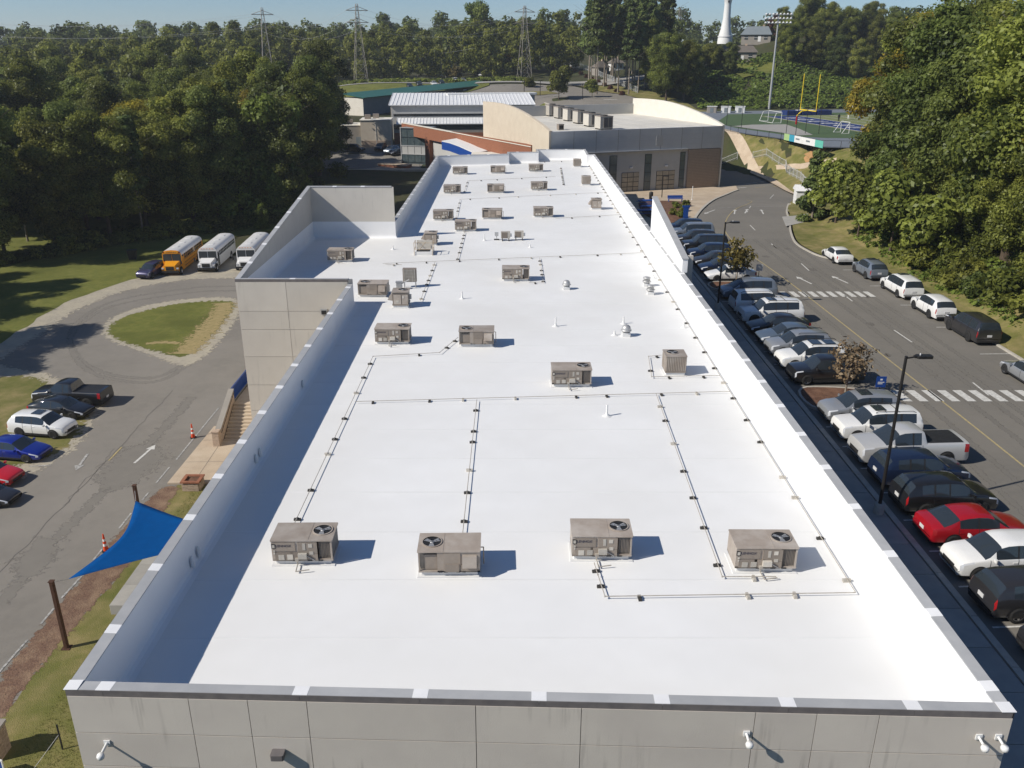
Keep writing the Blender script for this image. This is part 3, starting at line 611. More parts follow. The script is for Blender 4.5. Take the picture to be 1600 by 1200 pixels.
# coping: metal lengths with white covers over the joints
def coping_run(i, joints, inner=.04, outer=.045):
    a, b = I0[i], I0[(i+1) % NV]; d = (b-a); L = d.length; d.normalize(); n = Vector((-d.y, d.x))
    z0, z1 = zt(i, 0), zt(i, 1); rz = math.atan2(d.y, d.x)
    def piece(s0, s1, w0, w1, h, zo, mats, name, fascia):
        m = MB()
        P_ = [a+d*s0+n*w0, a+d*s1+n*w0, a+d*s1+n*w1, a+d*s0+n*w1]
        Z = [z0+(z1-z0)*s/L for s in (s0, s1, s1, s0)]
        A = [(*p, z-.06+zo) for p, z in zip(P_, Z)]; B = [(*p, z-.06+zo+h) for p, z in zip(P_, Z)]
        B[2] = (B[2][0], B[2][1], B[2][2]-.02); B[3] = (B[3][0], B[3][1], B[3][2]-.02)
        m.hexa(A, B, 0)
        if fascia:
            A2 = [a+d*s0-n*(outer+.012), a+d*s1-n*(outer+.012), a+d*s1-n*(outer-.006), a+d*s0-n*(outer-.006)]
            m.hexa([(*p, z-.23) for p, z in zip(A2, Z)], [(*p, z-.012) for p, z in zip(A2, Z)], 1)
        m.build(name, mats, bld)
    js = sorted(s for s in joints if .3 < s < L-.3)
    edges = [0.0]+js+[L]
    for s0, s1 in zip(edges[:-1], edges[1:]): piece(s0+(.004 if s0 else -.03), s1-.004, -outer, TW+inner, .06, 0, [M['coping'], M['copingdark']], 'coping', True)
    for s in js: piece(s-.19, s+.19, -outer-.003, TW+inner+.004, .064, 0, [M['tape']], 'joint_cover', False)
a0, b0 = I0[0], I0[1]
coping_run(0, [ (x-a0.x) for x in (-10.35, -5.33, -2.3, .68, 3.74, 6.84, 9.9)])
yR = G(1470, 956, ZP).y
coping_run(1, [yR-16.53+3.05*k for k in range(-1, 40)])
coping_run(13, [57.2-(G(172, 982, ZP).y+3.05*k) for k in range(-1, 15)])
coping_run(9, [3.05*k for k in range(1, 18)])
for i in (2, 3, 4, 5, 6, 7, 8): coping_run(i, [3.05*k for k in range(1, 6)])
coping_run(10, [2.6, 5.2]); coping_run(11, [4, 8, 12, 16, 20]); coping_run(12, [3.9])
for x, y in ((-11.28, 17.32), (12.26, 16.53)):                                # white corner covers
    MB().box(x+(.11 if x < 0 else -.11), y+.11, ZP+.006, .36, .36, .012).build('corner_cover', M['tape'], bld)
# cast panels on the front wall
wy = lambda x: 17.32+(x+11.28)*(16.53-17.32)/23.54
jx = [GY(p, 1088, wy((p-800)*.0165)).x for p in (295, 387, 479, 743, 909, 1183, 1280, 1379)]
ex = [-11.30]+jx+[12.28]; rows = [(4.545, 5.70), (3.43, 4.52), (.9, 3.405), (-1.6, .875), (-4.1, -1.625), (-6.3, -4.125)]
wang = math.atan2(16.53-17.32, 23.54)
for r, (z0, z1) in enumerate(rows):
    for k in range(len(ex)-1):
        x0, x1 = ex[k]+.008, ex[k+1]-.008; xc = (x0+x1)/2
        if k == 4 and r == 2:
            f = MB().box(xc, wy(xc)-.03, (z0+z1)/2, x1-x0, .06, z1-z0, 0, wang).build('window', M['glass'], bld)
            for q in range(4): MB().box(x0+(x1-x0)*q/3, wy(x0+(x1-x0)*q/3)-.08, (z0+z1)/2, .07, .08, z1-z0, 0, wang).build('mullion', M['dkmetal'], f)
            MB().box(xc, wy(xc)-.08, z1-.04, x1-x0, .09, .08, 0, wang).build('frame', M['dkmetal'], f)
            continue
        MB().box(xc, wy(xc)-.035, (z0+z1)/2, x1-x0, .07, z1-z0, 0, wang).build('wall_panel', M['panel'], bld)
# cast panels on the projecting bay
zs = [GY(420, p, 57.2).z for p in (486, 514.5, 557, 601, 641)]
ze = [6.05]+zs+[-6.3]; xe = [-19.02, GY(454, 520, 57.2).x, -11.3]
for a_, b_ in zip(ze[:-1], ze[1:]):
    for k in range(2):
        MB().box((xe[k]+xe[k+1])/2, 57.2-.03, (a_+b_)/2, xe[k+1]-xe[k]-.025, .06, a_-b_-.025).build('wall_panel', M['towerpanel'], bld)
p = GY(506.5, 487, 57.1)
MB().box(p.x, 57.08, p.z, .45, .14, .4, 0).box(p.x, 57.03, p.z-.02, .33, .1, .26, 1).build('flood_light', [M['steel'], M['black']], bld)
# sloping fin on the east parapet
fin = MB(); X0, X1 = 12.28, 12.66
for xx in (0,):
    A = [(X0, 60.4, ZP-.02), (X1, 60.4, ZP-.02), (X1, 75.4, ZP-.02), (X0, 75.4, ZP-.02)]; B = [(X0, 60.4, 6.85), (X1, 60.4, 6.85), (X1, 75.4, 8.85), (X0, 75.4, 8.85)]
    fin.hexa(A, B, 0)
    fin.hexa([(X0-.05, 60.35, 6.86), (X1+.05, 60.35, 6.86), (X1+.05, 75.45, 8.87), (X0-.05, 75.45, 8.87)], [(X0-.05, 60.35, 6.93), (X1+.05, 60.35, 6.93), (X1+.05, 75.45, 8.94), (X0-.05, 75.45, 8.94)], 1)
fin.build('fin_wall', [M['roofwall'], M['coping']], bld)
for y in (61.2, 64.2, 67.3, 70.4, 73.4): MB().box(12.9, y, 3, .55, .3, 7.9).build('buttress', M['panel'], bld)
# small drains in the parapet
for k, (px, py) in enumerate(((314, 862), (303, 878), (405, 717), (470, 600), (409, 707))):
    q = G(px, py, ZR+.35); MB().lathe([(.0, .25), (.05, .2), (.075, 0), (.075, -.18)], 10, (-10.93, q.y, ZR+.35)).build('overflow_cap', M['white'], bld)

# ---------------------------------------------------------------- rooftop packaged units
def text_mesh(body, size, name='lettering'):
    cu = bpy.data.curves.new(name, 'FONT'); cu.body = body; cu.size = size; cu.extrude = .002; cu.align_x = 'CENTER'; cu.align_y = 'CENTER'; cu.resolution_u = 2
    o = bpy.data.objects.new(name, cu); col.objects.link(o); bpy.context.view_layer.update()
    me = bpy.data.meshes.new_from_object(o.evaluated_get(bpy.context.evaluated_depsgraph_get())); bpy.data.objects.remove(o); return me
def text(body, size, mt, parent, loc, rot, name='lettering'):
    me = text_mesh(body, size, name); me.materials.clear(); me.materials.append(mt)
    o = link(name, me, parent, loc); o.rotation_euler = rot; return o
def fan_top(root, x, y, z, r):
    m = MB(); m.lathe([(r+.002, .028), (r, .004), (0, .004)], 24, (x, y, z), 0, False)
    f = m.build('fan_opening', M['black'], root); MB().lathe([(r+.045, .0), (r+.045, .03), (r+.004, .03), (r+.004, 0)], 24, (x, y, z), 0, False).build('fan_ring', M['unit'], f)
    b = MB(); b.lathe([(0, .022), (.07, .02), (.08, .006)], 10, (x, y, z))
    for k in range(3):
        t = 2*math.pi*k/3+.5; ca, sa = math.cos(t), math.sin(t); q = []
        for rr, w, dz in ((.07, .05, .0), (r*.9, .1, .006)):
            q += [(x+rr*ca-w*sa, y+rr*sa+w*ca, z+.014+dz), (x+rr*ca+w*sa, y+rr*sa-w*ca, z+.014-dz)]
        b.add([q[0], q[1], q[3], q[2]], [(0, 1, 2, 3)])
    b.build('fan_blades', M['steel'], f)
    g = MB()
    for rr in (r*.5, r*.8):
        n = 20; g.path([(x+rr*math.cos(2*math.pi*i/n), y+rr*math.sin(2*math.pi*i/n), z+.03) for i in range(n+1)], .003, 4)
    for k in range(2):
        t = math.pi*k/2+.4; g.tube((x-r*math.cos(t), y-r*math.sin(t), z+.03), (x+r*math.cos(t), y+r*math.sin(t), z+.03), .004, 4)
    g.build('fan_guard', M['black'], f)
L_, D_, Hc, Hu = 2.08, 1.16, .20, .78
def unit_a():
    """packaged unit seen on its service side: label column, two lower doors, control box, coil corner on the right"""
    r = empty('rooftop_unit')
    MB().box(0, .02, Hc/2, L_-.18, D_-.14, Hc).box(0, .02, .015, L_+.1, D_+.12, .03).build('curb', M['curb'], r)
    m = MB(); z0 = Hc
    m.box(-.28, 0, z0+Hu/2, L_-.56, D_, Hu)                                   # service compartment
    m.box(.8, .16, z0+Hu/2, .44, D_-.34, Hu)                                 # coil compartment core
    m.box(0, 0, z0+.035, L_, D_, .07); m.box(1.0, -.545, z0+Hu/2, .06, .06, Hu)
    m.build('cabinet', M['unit'], r)
    MB().box(0, 0, z0+Hu+.02, L_+.05, D_+.05, .04, ch=.02).box(.22, 0, z0+Hu+.042, .02, D_, .012).build('top_panel', M['unit'], r)
    c = MB().box(.78, -.45, z0+Hu/2+.03, .40, .06, Hu-.12, 0).box(1.0, 0, z0+Hu/2+.03, .05, D_-.2, Hu-.14, 0)
    c.build('coil', M['coil'], r)
    g = MB()
    for k in range(9): g.tube((.58+.05*k, -.55, z0+.08), (.58+.05*k, -.55, z0+Hu-.02), .006, 4)
    g.build('coil_guard', M['unit2'], r)
    for x, z, w, h in ((-.62, z0+.2, .62, .32), (-.22, z0+.2, .36, .32), (-.58, z0+.57, .72, .34), (.2, z0+.52, .66, .44), (.2, z0+.17, .66, .24)):
        MB().box(x, -D_/2-.012, z, w, .024, h).build('access_panel', M['unit2'], r)
    MB().box(.02, -D_/2-.07, z0+.24, .30, .12, .2).build('control_box', M['sticker'], r)
    for x, z, w, h in ((-.72, z0+.16, .2, .2), (-.42, z0+.17, .2, .2), (.08, z0+.58, .1, .26), (.3, z0+.62, .14, .14), (.32, z0+.33, .14, .12), (-.96, z0+.6, .09, .12), (-.95, z0+.42, .06, .07), (-.95, z0+.32, .05, .06)):
        MB().box(x, -D_/2-.03, z, w, .014, h).build('sticker', M['sticker'], r)
    MB().box(-.96, -D_/2-.02, z0+.6, .14, .03, .17).build('switch_box', M['black'], r)
    t = link('maker_name', LOGO, r, (-.62, -D_/2-.03, z0+.61)); t.rotation_euler = (math.pi/2, 0, 0)
    MB().tube((-.18, -D_/2-.06, z0+.12), (-.18, -D_/2-.06, .1), .024).box(-.18, -D_/2-.07, z0+.1, .12, .12, .1).path([(-.18, -D_/2-.06, .1), (-.15, -D_/2-.5, .1), (.3, -D_/2-.42, .12)], .02).build('gas_connection', M['pipe'], r)
    MB().tube((.42, -D_/2-.05, z0+.05), (.05, -D_/2-.06, z0+.3), .014).build('conduit', M['steel'], r)
    for k in (-.25, .25, .62): MB().box(k, -D_/2-.02, z0+.03, .16, .03, .04).build('lifting_slot', M['black'], r)
    fan_top(r, .62, .08, z0+Hu+.04, .31)
    return r
def unit_b():
    """the same unit turned round: coil corner on the left, return hood on the right"""
    r = empty('rooftop_unit')
    MB().box(0, .02, Hc/2, L_-.18, D_-.14, Hc).box(0, .02, .015, L_+.1, D_+.12, .03).build('curb', M['curb'], r)
    m = MB(); z0 = Hc
    m.box(.32, 0, z0+Hu/2, L_-.64, D_, Hu); m.box(-.72, .2, z0+Hu/2, .6, D_-.42, Hu); m.box(0, 0, z0+.03, L_, D_, .06); m.box(-1.01, -.55, z0+Hu/2, .05, .05, Hu)
    m.build('cabinet', M['unit'], r)
    MB().box(0, 0, z0+Hu+.02, L_+.05, D_+.05, .04, ch=.02).box(-.2, 0, z0+Hu+.042, .02, D_, .012).build('top_panel', M['unit'], r)
    MB().box(-.7, -.42, z0+Hu/2+.02, .56, .06, Hu-.1).box(-1.0, .05, z0+Hu/2+.03, .05, D_-.3, Hu-.14).build('coil', M['coil'], r)
    MB().box(-.62, -.50, z0+Hu/2-.02, .42, .02, Hu-.2).build('coil_panel', M['unit2'], r)
    for x, z, w, h in ((.1, z0+.4, .56, .7), (.68, z0+.17, .56, .26)): MB().box(x, -D_/2-.012, z, w, .024, h).build('access_panel', M['unit2'], r)
    MB().box(.1, -D_/2-.03, z0+.19, .46, .04, .3).build('filter_door', M['unit2'], r)
    m = MB(); A = [(.45, -D_/2, z0+.68), (.93, -D_/2, z0+.68), (.93, -D_/2, z0+.26), (.45, -D_/2, z0+.26)]
    m.hexa(A, [(.45, -D_/2-.1, z0+.66), (.93, -D_/2-.1, z0+.66), (.93, -D_/2-.24, z0+.3), (.45, -D_/2-.24, z0+.3)]); m.build('intake_hood', M['unit'], r)
    for k in (-.3, -.12, .3, .5): MB().box(k, -D_/2-.02, z0+.03, .12, .03, .04).build('lifting_slot', M['black'], r)
    MB().tube((1.15, .1, .08), (1.15, .1, .75), .02).tube((1.15, .1, .75), (1.04, .05, .78), .02).build('vent_pipe', M['yellow_rail'], r)
    fan_top(r, -.6, .02, z0+Hu+.04, .31)
    return r
def unit_c(hood=False):
    """smaller square unit with ribbed sides and the fan on top"""
    r = empty('square_unit'); S = 1.12; h = .92
    MB().box(0, 0, .1, S-.1, S-.1, .2).box(0, 0, .015, S+.12, S+.12, .03).build('curb', M['curb'], r)
    MB().box(0, 0, .2+h/2, S-.06, S-.06, h).box(0, 0, .25, S, S, .1).build('cabinet', M['unit2'], r)
    g = MB()
    for k in range(12):
        x = -S/2+.05+k*(S-.1)/11
        g.box(x, -S/2+.012, .2+h/2+.04, .05, .05, h-.12); g.box(-S/2+.012, x, .2+h/2+.04, .05, .05, h-.12); g.box(S/2-.012, x, .2+h/2+.04, .05, .05, h-.12)
    if not hood: g.build('ribs', M['unit'], r)
    else:
        for x, z, w, hh in ((-.2, .62, .5, .7), (.32, .62, .4, .7)): MB().box(x, -S/2+.02, z, w, .03, hh).build('access_panel', M['unit'], r)
        MB().box(-.2, -S/2-.0, .5, .2, .02, .14).box(.2, -S/2-.0, .8, .14, .02, .18).build('sticker', M['sticker'], r)
        m = MB(); m.hexa([(-S/2, -.4, 1.0), (-S/2, .3, 1.0), (-S/2, .3, .5), (-S/2, -.4, .5)], [(-S/2-.05, -.4, 1.0), (-S/2-.05, .3, 1.0), (-S/2-.34, .3, .56), (-S/2-.34, -.4, .56)]); m.build('intake_hood', M['unit'], r)
    MB().box(0, 0, .2+h+.02, S+.06, S+.06, .05, ch=.03).build('top_panel', M['unit'], r)
    MB().box(S/2+.06, .25, .62, .12, .22, .3).build('switch_box', M['steel'], r)
    fan_top(r, .12 if hood else -.12, .1, .2+h+.045, .30)
    return r
LOGO = text_mesh('LENNOX', .13, 'maker_name'); LOGO.materials.clear(); LOGO.materials.append(M['ink'])
UA, UB, UC, UD = unit_a(), unit_b(), unit_c(False), unit_c(True)
used = set()
def place(proto, loc, rz, label, cat, group):
    o = proto if id(proto) not in used else copy_tree(proto)
    used.add(id(proto)); o.location = loc; o.rotation_euler = (0, 0, rz); return tag(o, label, cat, group)
UNITS = [
 (427, 521, 884, 'A', 'tan air unit nearest the shaded left parapet, first of the four closest units'),
 (655, 749, 902, 'B', 'tan air unit with its fan on the left, second of the four closest units'),
 (892, 988, 877, 'A', 'tan air unit third from the left among the four closest units'),
 (1140, 1250, 896, 'A', 'tan air unit nearest the lower right parapet, last of the four closest units'),
 (861, 925, 606, 'A', 'lone tan air unit just above the long cross pipe in mid roof'),
 (586, 641, 539, 'A', 'tan air unit at the edge of the parapet shadow, right fan, mid roof'),
 (718, 771, 543, 'B', 'tan air unit with left fan at the end of a short pipe, mid roof'),
 (559, 606, 465, 'B', 'tan air unit with left fan beside the corner of the projecting bay'),
 (511, 552, 410, 'A', 'tan air unit half in shadow inside the walled roof bay'),
 (785, 827, 440, 'A', 'lone tan air unit beside a short bent pipe, right of mid roof'),
 (710, 745, 362, 'A', 'tan air unit between the railed hatch and the pair of small condensers'),
 (677, 708, 345, 'A', 'leftmost tan air unit of the third row from the far end'),
 (753, 785, 343, 'B', 'middle tan air unit with left fan in the third row from the far end'),
 (833, 865, 340, 'A', 'third tan air unit from the left in the third row from the far end'),
 (693, 720, 303, 'A', 'leftmost tan air unit of the second row from the far end'),
 (761, 788, 302, 'B', 'second tan air unit from the left in the second row from the far end'),
 (829, 856, 298, 'A', 'third tan air unit from the left in the second row from the far end'),
 (707, 731, 273, 'A', 'leftmost tan air unit of the farthest row on the roof'),
 (766, 790, 271.5, 'B', 'second tan air unit from the left in the farthest row on the roof'),
 (826, 849, 268.5, 'A', 'third tan air unit from the left in the farthest row on the roof')]
for l, r, y, k, lab in UNITS:
    p = G((l+r)/2, y, ZR)
    place(UA if k == 'A' else UB, (p.x, p.y+D_/2, ZR), R(random.Random(int(y)).uniform(-1, 1)), lab, 'air conditioner', 'tan rooftop air units')
for px, y, k, lab in ((1055, 588, 'C', 'square ribbed air unit near the right parapet in mid roof'), (626, 482, 'D', 'square air unit with a side hood in front of the slatted condenser'),
    (673, 384, 'D', 'square air unit standing behind the railed roof hatch'), (932, 328, 'D', 'square air unit nearest of three along the far right parapet'),
    (916, 290, 'C', 'square ribbed air unit, middle of three along the far right parapet'), (902, 261.5, 'C', 'square ribbed air unit in the far right roof corner')):
    p = G(px, y, ZR); place(UC if k == 'C' else UD, (p.x, p.y+.56, ZR), 0, lab, 'air conditioner', 'square rooftop air units')
# ---------------------------------------------------------------- smaller roof equipment
def condenser(lab, loc, rz=0.0):
    r = empty('small_condenser', loc, rz, lab, 'condenser', 'small split condensers')
    MB().box(0, 0, .55, .85, .36, .62).build('cabinet', M['sticker'], r)
    m = MB().box(-.1, -.185, .55, .54, .02, .52)
    for k in range(8): m.box(-.1, -.2, .32+k*.065, .54, .02, .012)
    m.build('fan_guard', M['unit2'], r)
    for s in (-.3, .3): MB().box(s, 0, .12, .08, .5, .24).build('foot', M['rubber'], r)
    MB().box(.5, .1, .5, .16, .1, .3).build('valve_cover', M['white'], r)
    return r
p = G(790, 376, ZR); condenser('left one of two small white condensers on rubber feet', (p.x, p.y, ZR))
p = G(811, 375, ZR); condenser('right one of two small white condensers on rubber feet', (p.x, p.y, ZR))
p = G(776, 375, ZR)
r = empty('disconnect_box', (p.x, p.y, ZR), 0, 'small grey switch box on a stand beside the two white condensers', 'electrical box')
MB().box(0, 0, .55, .34, .2, .32).build('box', M['steel'], r); MB().box(0, 0, .05, .5, .2, .1).build('foot', M['rubber'], r); MB().tube((0, 0, .1), (0, 0, .42), .03).build('post', M['steel'], r)
p = G(641, 449, ZR)
r = empty('slatted_condenser', (p.x, p.y, ZR), 0, 'slatted condenser raised on thin legs behind a square air unit', 'condenser')
m = MB().box(0, .05, .95, 1.0, .4, 1.0); m.build('cabinet', M['unit2'], r)
for k in range(9): MB().box(-.4+k*.1, -.17, .95, .045, .04, .92).build('slat', M['sticker'], r)
for k in range(4): MB().box(0, -.165, .6+k*.24, .86, .03, .02).build('rail', M['sticker'], r)
for sx in (-.42, .42):
    for sy in (-.1, .2): MB().tube((sx, sy, 0), (sx, sy, .46), .025).build('leg', M['steel'], r)
p = G(624, 452, ZR)
r = empty('duct_box', (p.x, p.y, ZR), 0, 'small galvanised duct box left of the slatted condenser', 'duct box')
MB().box(0, 0, .35, .45, .35, .42, ch=.04).box(0, 0, .58, .5, .4, .04).build('box', M['steel'], r); MB().tube((.2, 0, .45), (.75, .1, .7), .05).build('duct', M['steel'], r)
for s in (-.15, .15): MB().box(s, 0, .07, .06, .3, .14).build('foot', M['rubber'], r)
# roof hatch with its guard rail
p = G(662, 399, ZR)
r = empty('roof_hatch', (p.x, p.y, ZR), 0, 'railed roof hatch with tan guard rails in front of a square air unit', 'roof hatch')
MB().box(0, .55, .16, 1.5, 1.1, .32).build('curb', M['curb'], r); MB().box(-.05, .5, .335, 1.15, .8, .03).build('hatch_opening', M['black'], r)
m = MB(); A = [(-.7, 1.0, .36), (.65, 1.0, .36), (.65, 1.06, .36), (-.7, 1.06, .36)]; m.hexa(A, [(-.7, 1.35, 1.05), (.65, 1.35, 1.05), (.65, 1.41, 1.03), (-.7, 1.41, 1.03)]); m.build('lid', M['sticker'], r)
for x in (-.8, .8):
    for y in (-.05, 1.15): MB().tube((x, y, 0), (x, y, 1.1), .025).build('post', M['yellow_rail'], r)
for z in (.55, 1.1):
    MB().path([(-.8, 1.15, z), (-.8, -.05, z), (.8, -.05, z), (.8, 1.15, z)], .022).build('rail', M['yellow_rail'], r)
MB().tube((-.45, .1, .35), (.15, .95, 1.0), .025).build('brace', M['yellow_rail'], r)
# exhaust fans
def exhaust(loc, lab, s=1.0, tall=False):
    r = empty('exhaust_fan', loc, 0, lab, 'roof vent', 'domed roof exhausts'); r.scale = (s*.85, s*.85, s*.85)
    MB().box(0, 0, .14, .52, .52, .28).build('curb', M['curb'], r)
    MB().lathe([(.2, .28), (.2, .36), (.36, .38), (.37, .43), (.30, .48)], 18).build('skirt', M['steel'], r)
    if tall: MB().lathe([(.26, .48), (.27, .66), (.32, .68), (.31, .76), (.12, .82), (0, .83)], 18).build('dome', M['steel'], r)
    else: MB().lathe([(.31, .46), (.31, .54), (.27, .66), (.18, .75), (.08, .79), (0, .8)], 18).build('dome', M['steel'], r)
for px, py, s, t, lab in ((885, 452, 1.05, False, 'domed exhaust fan standing alone right of mid roof'), (978, 525, 1.1, False, 'domed exhaust fan beside two small vent pipes'),
    (1010, 447, 1.05, True, 'rear one of two stacked-cap exhausts near the right parapet'), (1016, 460, 1.05, True, 'front one of two stacked-cap exhausts near the right parapet')):
    exhaust(G(px, py, ZR), lab, s, t)
VM = None
for px, py, h, lab in ((722, 467, .55, 'white vent pipe near the head of a short pipe run'), (868, 510, .6, 'white vent pipe standing alone in mid roof'), (974, 506, .5, 'white vent pipe behind a domed exhaust'),
    (960, 524, .3, 'short white vent pipe left of a domed exhaust'), (948, 650, .6, 'white vent pipe just below the long cross pipe'), (828, 387, .3, 'short white vent pipe below the two small condensers'),
    (757, 376, .6, 'thin white vent pipe left of the two small condensers'), (614, 390, .35, 'short white vent near the opening of the walled bay'), (1076, 512, .4, 'white vent pipe close to the right parapet'), (1062, 435, .3, 'short white vent in the corner below the fin')):
    q = G(px, py, ZR)
    if q.x > 11.2: q.x = 11.0
    r = empty('vent_pipe', q, 0, lab, 'vent pipe', 'white vent pipes')
    MB().tube((0, 0, 0), (0, 0, h), .05, 10).build('pipe', M['white'], r); MB().lathe([(.24, .003), (.12, .04), (.07, .12), (.055, .2)], 12).build('flashing', M['white'], r)
# ---------------------------------------------------------------- gas lines on rubber blocks
blk = MB().box(0, 0, .04, .26, .11, .08).box(0, 0, .095, .1, .08, .03).mesh('support', M['rubber'])
blk2 = MB().box(0, 0, .045, .26, .11, .09).box(0, 0, .1, .28, .09, .02).mesh('support', [M['sticker']])
def gas_line(pts, lab, step=2.4, seed=0, r=.016):
    rg = random.Random(seed); W = [Vector((*G(a, b, ZR)[:2], ZR+.13)) if not isinstance(a, str) else b for a, b in pts]
    for w in W: w.x = max(-18, min(11.75, w.x))
    o = empty('gas_line', (W[0].x, W[0].y, ZR), 0, lab, 'gas pipe', 'roof gas pipes'); off = Vector((W[0].x, W[0].y, ZR))
    MB().path([w-off for w in W], r, 6).build('pipe', M['pipe'], o)
    e = MB()
    for w in W[1:-1]: e.box(*(w-off), .045, .045, .045)
    if e.v: e.build('elbow', M['pipe'], o)
    for a, b in zip(W[:-1], W[1:]):
        L = (b-a).length; n = max(1, int(L/step)); rz = math.atan2((b-a).y, (b-a).x)+math.pi/2
        for k in range(n):
            s = (k+.5+rg.uniform(-.25, .25))/n; q = a+(b-a)*s-off
            link('support', blk if rg.random() < .75 else blk2, o, (q.x, q.y, 0), rz+rg.uniform(-.1, .1))
    return o
gas_line([(1336, 931), (1140, 615), (1005, 397), (945, 300), (922, 254)], 'long gas pipe running the length of the roof by the right parapet', 2.5, 1)
gas_line([(1336, 931), (945, 937), (934, 903), (928, 884)], 'gas pipe looping below the near right air units', 2.2, 2)
gas_line([(555, 631), (1140, 615)], 'long straight gas pipe crossing the whole roof in mid view', 2.4, 3)
gas_line([(456, 832), (583, 560), (687, 554), (706, 538), (716, 530)], 'gas pipe following the left parapet shadow with a bend near its top', 2.2, 4)
gas_line([(745, 628), (723, 838)], 'gas pipe from the cross pipe down to the second nearest unit', 2.1, 5)
gas_line([(1025, 619), (1128, 906), (1212, 906)], 'gas pipe slanting down to the nearest unit at the right', 2.3, 6)
gas_line([(598, 414), (1005, 397)], 'straight gas pipe crossing the roof above the bay corner', 2.6, 7)
gas_line([(657, 472), (680, 411)], 'short gas pipe beside the slatted condenser', 1.5, 8)
gas_line([(714, 410), (726, 364)], 'short gas pipe below the unit behind the hatch', 1.8, 9)
gas_line([(843, 405), (849, 443), (826, 444)], 'short bent gas pipe right of the lone unit', 1.4, 10)
gas_line([(1125, 590), (1018, 592), (1013, 560), (1034, 558)], 'gas pipe wrapping the square ribbed unit', 1.8, 11)
gas_line([(868, 343), (973, 337)], 'gas pipe in front of the nearest far right square unit', 2.6, 12)
gas_line([(712, 345), (719, 313), (946, 302)], 'gas pipe crossing behind the third row of units', 3.0, 13)
gas_line([(725, 302), (731, 284), (868, 277)], 'gas pipe crossing behind the second row of units', 3.0, 14)
gas_line([(876, 262), (881, 291)], 'very short gas pipe among the farthest units', 1.4, 15)
gas_line([(840, 254), (922, 252)], 'gas pipe along the far end parapet', 2.6, 16)
gas_line([(602, 415), (628, 416)], 'low pipe stub near the opening of the walled bay', 1.5, 17)
# wall fixtures on the front
def wall_cam(px, py, lab, arm=.35):
    x = (px-800)*.0162; q = GY(px, py, wy(x)-.45)
    y = wy(q.x)-.075
    r = empty('security_camera', (q.x, y, q.z), 0, lab, 'camera')
    MB().box(0, -.015, .05, .16, .03, .16).tube((0, -.02, .05), (0, -arm, .02), .035).build('bracket', M['white'], r)
    MB().lathe([(0, .09), (.08, .08), (.1, .02), (.085, -.05), (0, -.1)], 14, (0, -arm-.05, -.02)).build('housing', M['white'], r)
    return r
wall_cam(158, 1180, 'white security camera on an arm at the left of the front wall', .36)
wall_cam(1172, 1166, 'white security camera on the front wall at a panel joint', .28)
wall_cam(1541, 1172, 'white security camera left of the pair at the right corner', .28)
wall_cam(1572, 1172, 'white security camera right of the pair at the right corner', .28)
q = GY(434, 1180, wy(-5.8)-.2)
r = empty('wall_light', (q.x, wy(q.x)-.072, q.z), 0, 'dark bronze wall light on the front wall', 'wall light')
MB().box(0, -.13, 0, .34, .26, .17, ch=.03).build('housing', M['copingdark'], r); MB().box(0, -.14, -.1, .26, .18, .03).build('lens', M['plate'], r)
# ================================================================ vegetation
rng = np.random.default_rng(7)
def unit_dirs(n):
    d = rng.normal(size=(n, 3)); return d/np.linalg.norm(d, axis=1, keepdims=True)
def leaf_mesh(name, centers, radii, per, size, mt, tone=None, up=.35, squash=.8, shell=.55, long=1.6):
    """leaf-sized faces spread through the volume of many clumps"""
    C = np.asarray(centers, float); Rr = np.asarray(radii, float); n = len(C)
    cnt = np.maximum(6, (per*(Rr/Rr.mean())**2).astype(int)); ci = np.repeat(np.arange(n), cnt); N = len(ci)
    d = unit_dirs(N); rr = (shell+(1-shell)*rng.random(N)**.5)*Rr[ci]*(1+.18*rng.normal(size=N))
    p = C[ci]+d*rr[:, None]*np.array([1, 1, squash])
    nrm = d*.8+np.array([0, 0, up])+rng.normal(size=(N, 3))*.42; nrm /= np.linalg.norm(nrm, axis=1, keepdims=True)
    t = np.cross(nrm, unit_dirs(N)); t /= np.linalg.norm(t, axis=1, keepdims=True); b = np.cross(nrm, t)
    s = size*(.6+.8*rng.random(N)); a_ = (s*long/2)[:, None]; b_ = (s/2)[:, None]
    V = np.stack([p-t*a_, p+b*b_+nrm*(.12*s)[:, None], p+t*a_, p-b*b_+nrm*(.12*s)[:, None]], 1).reshape(-1, 3)
    me = bpy.data.meshes.new(name); me.vertices.add(4*N); me.vertices.foreach_set('co', V.ravel().astype(np.float32))
    me.loops.add(4*N); me.loops.foreach_set('vertex_index', np.arange(4*N, dtype=np.int32))
    me.polygons.add(N); me.polygons.foreach_set('loop_start', np.arange(0, 4*N, 4, dtype=np.int32)); me.polygons.foreach_set('loop_total', np.full(N, 4, np.int32))
    ct = rng.random(n) if tone is None else np.asarray(tone)
    tv = np.clip(.55*ct[ci]+.55*rng.random(N)-.05, 0, 1).astype(np.float32)
    at = me.attributes.new('tone', 'FLOAT', 'FACE'); at.data.foreach_set('value', tv)
    me.materials.append(mt); me.update(); return me
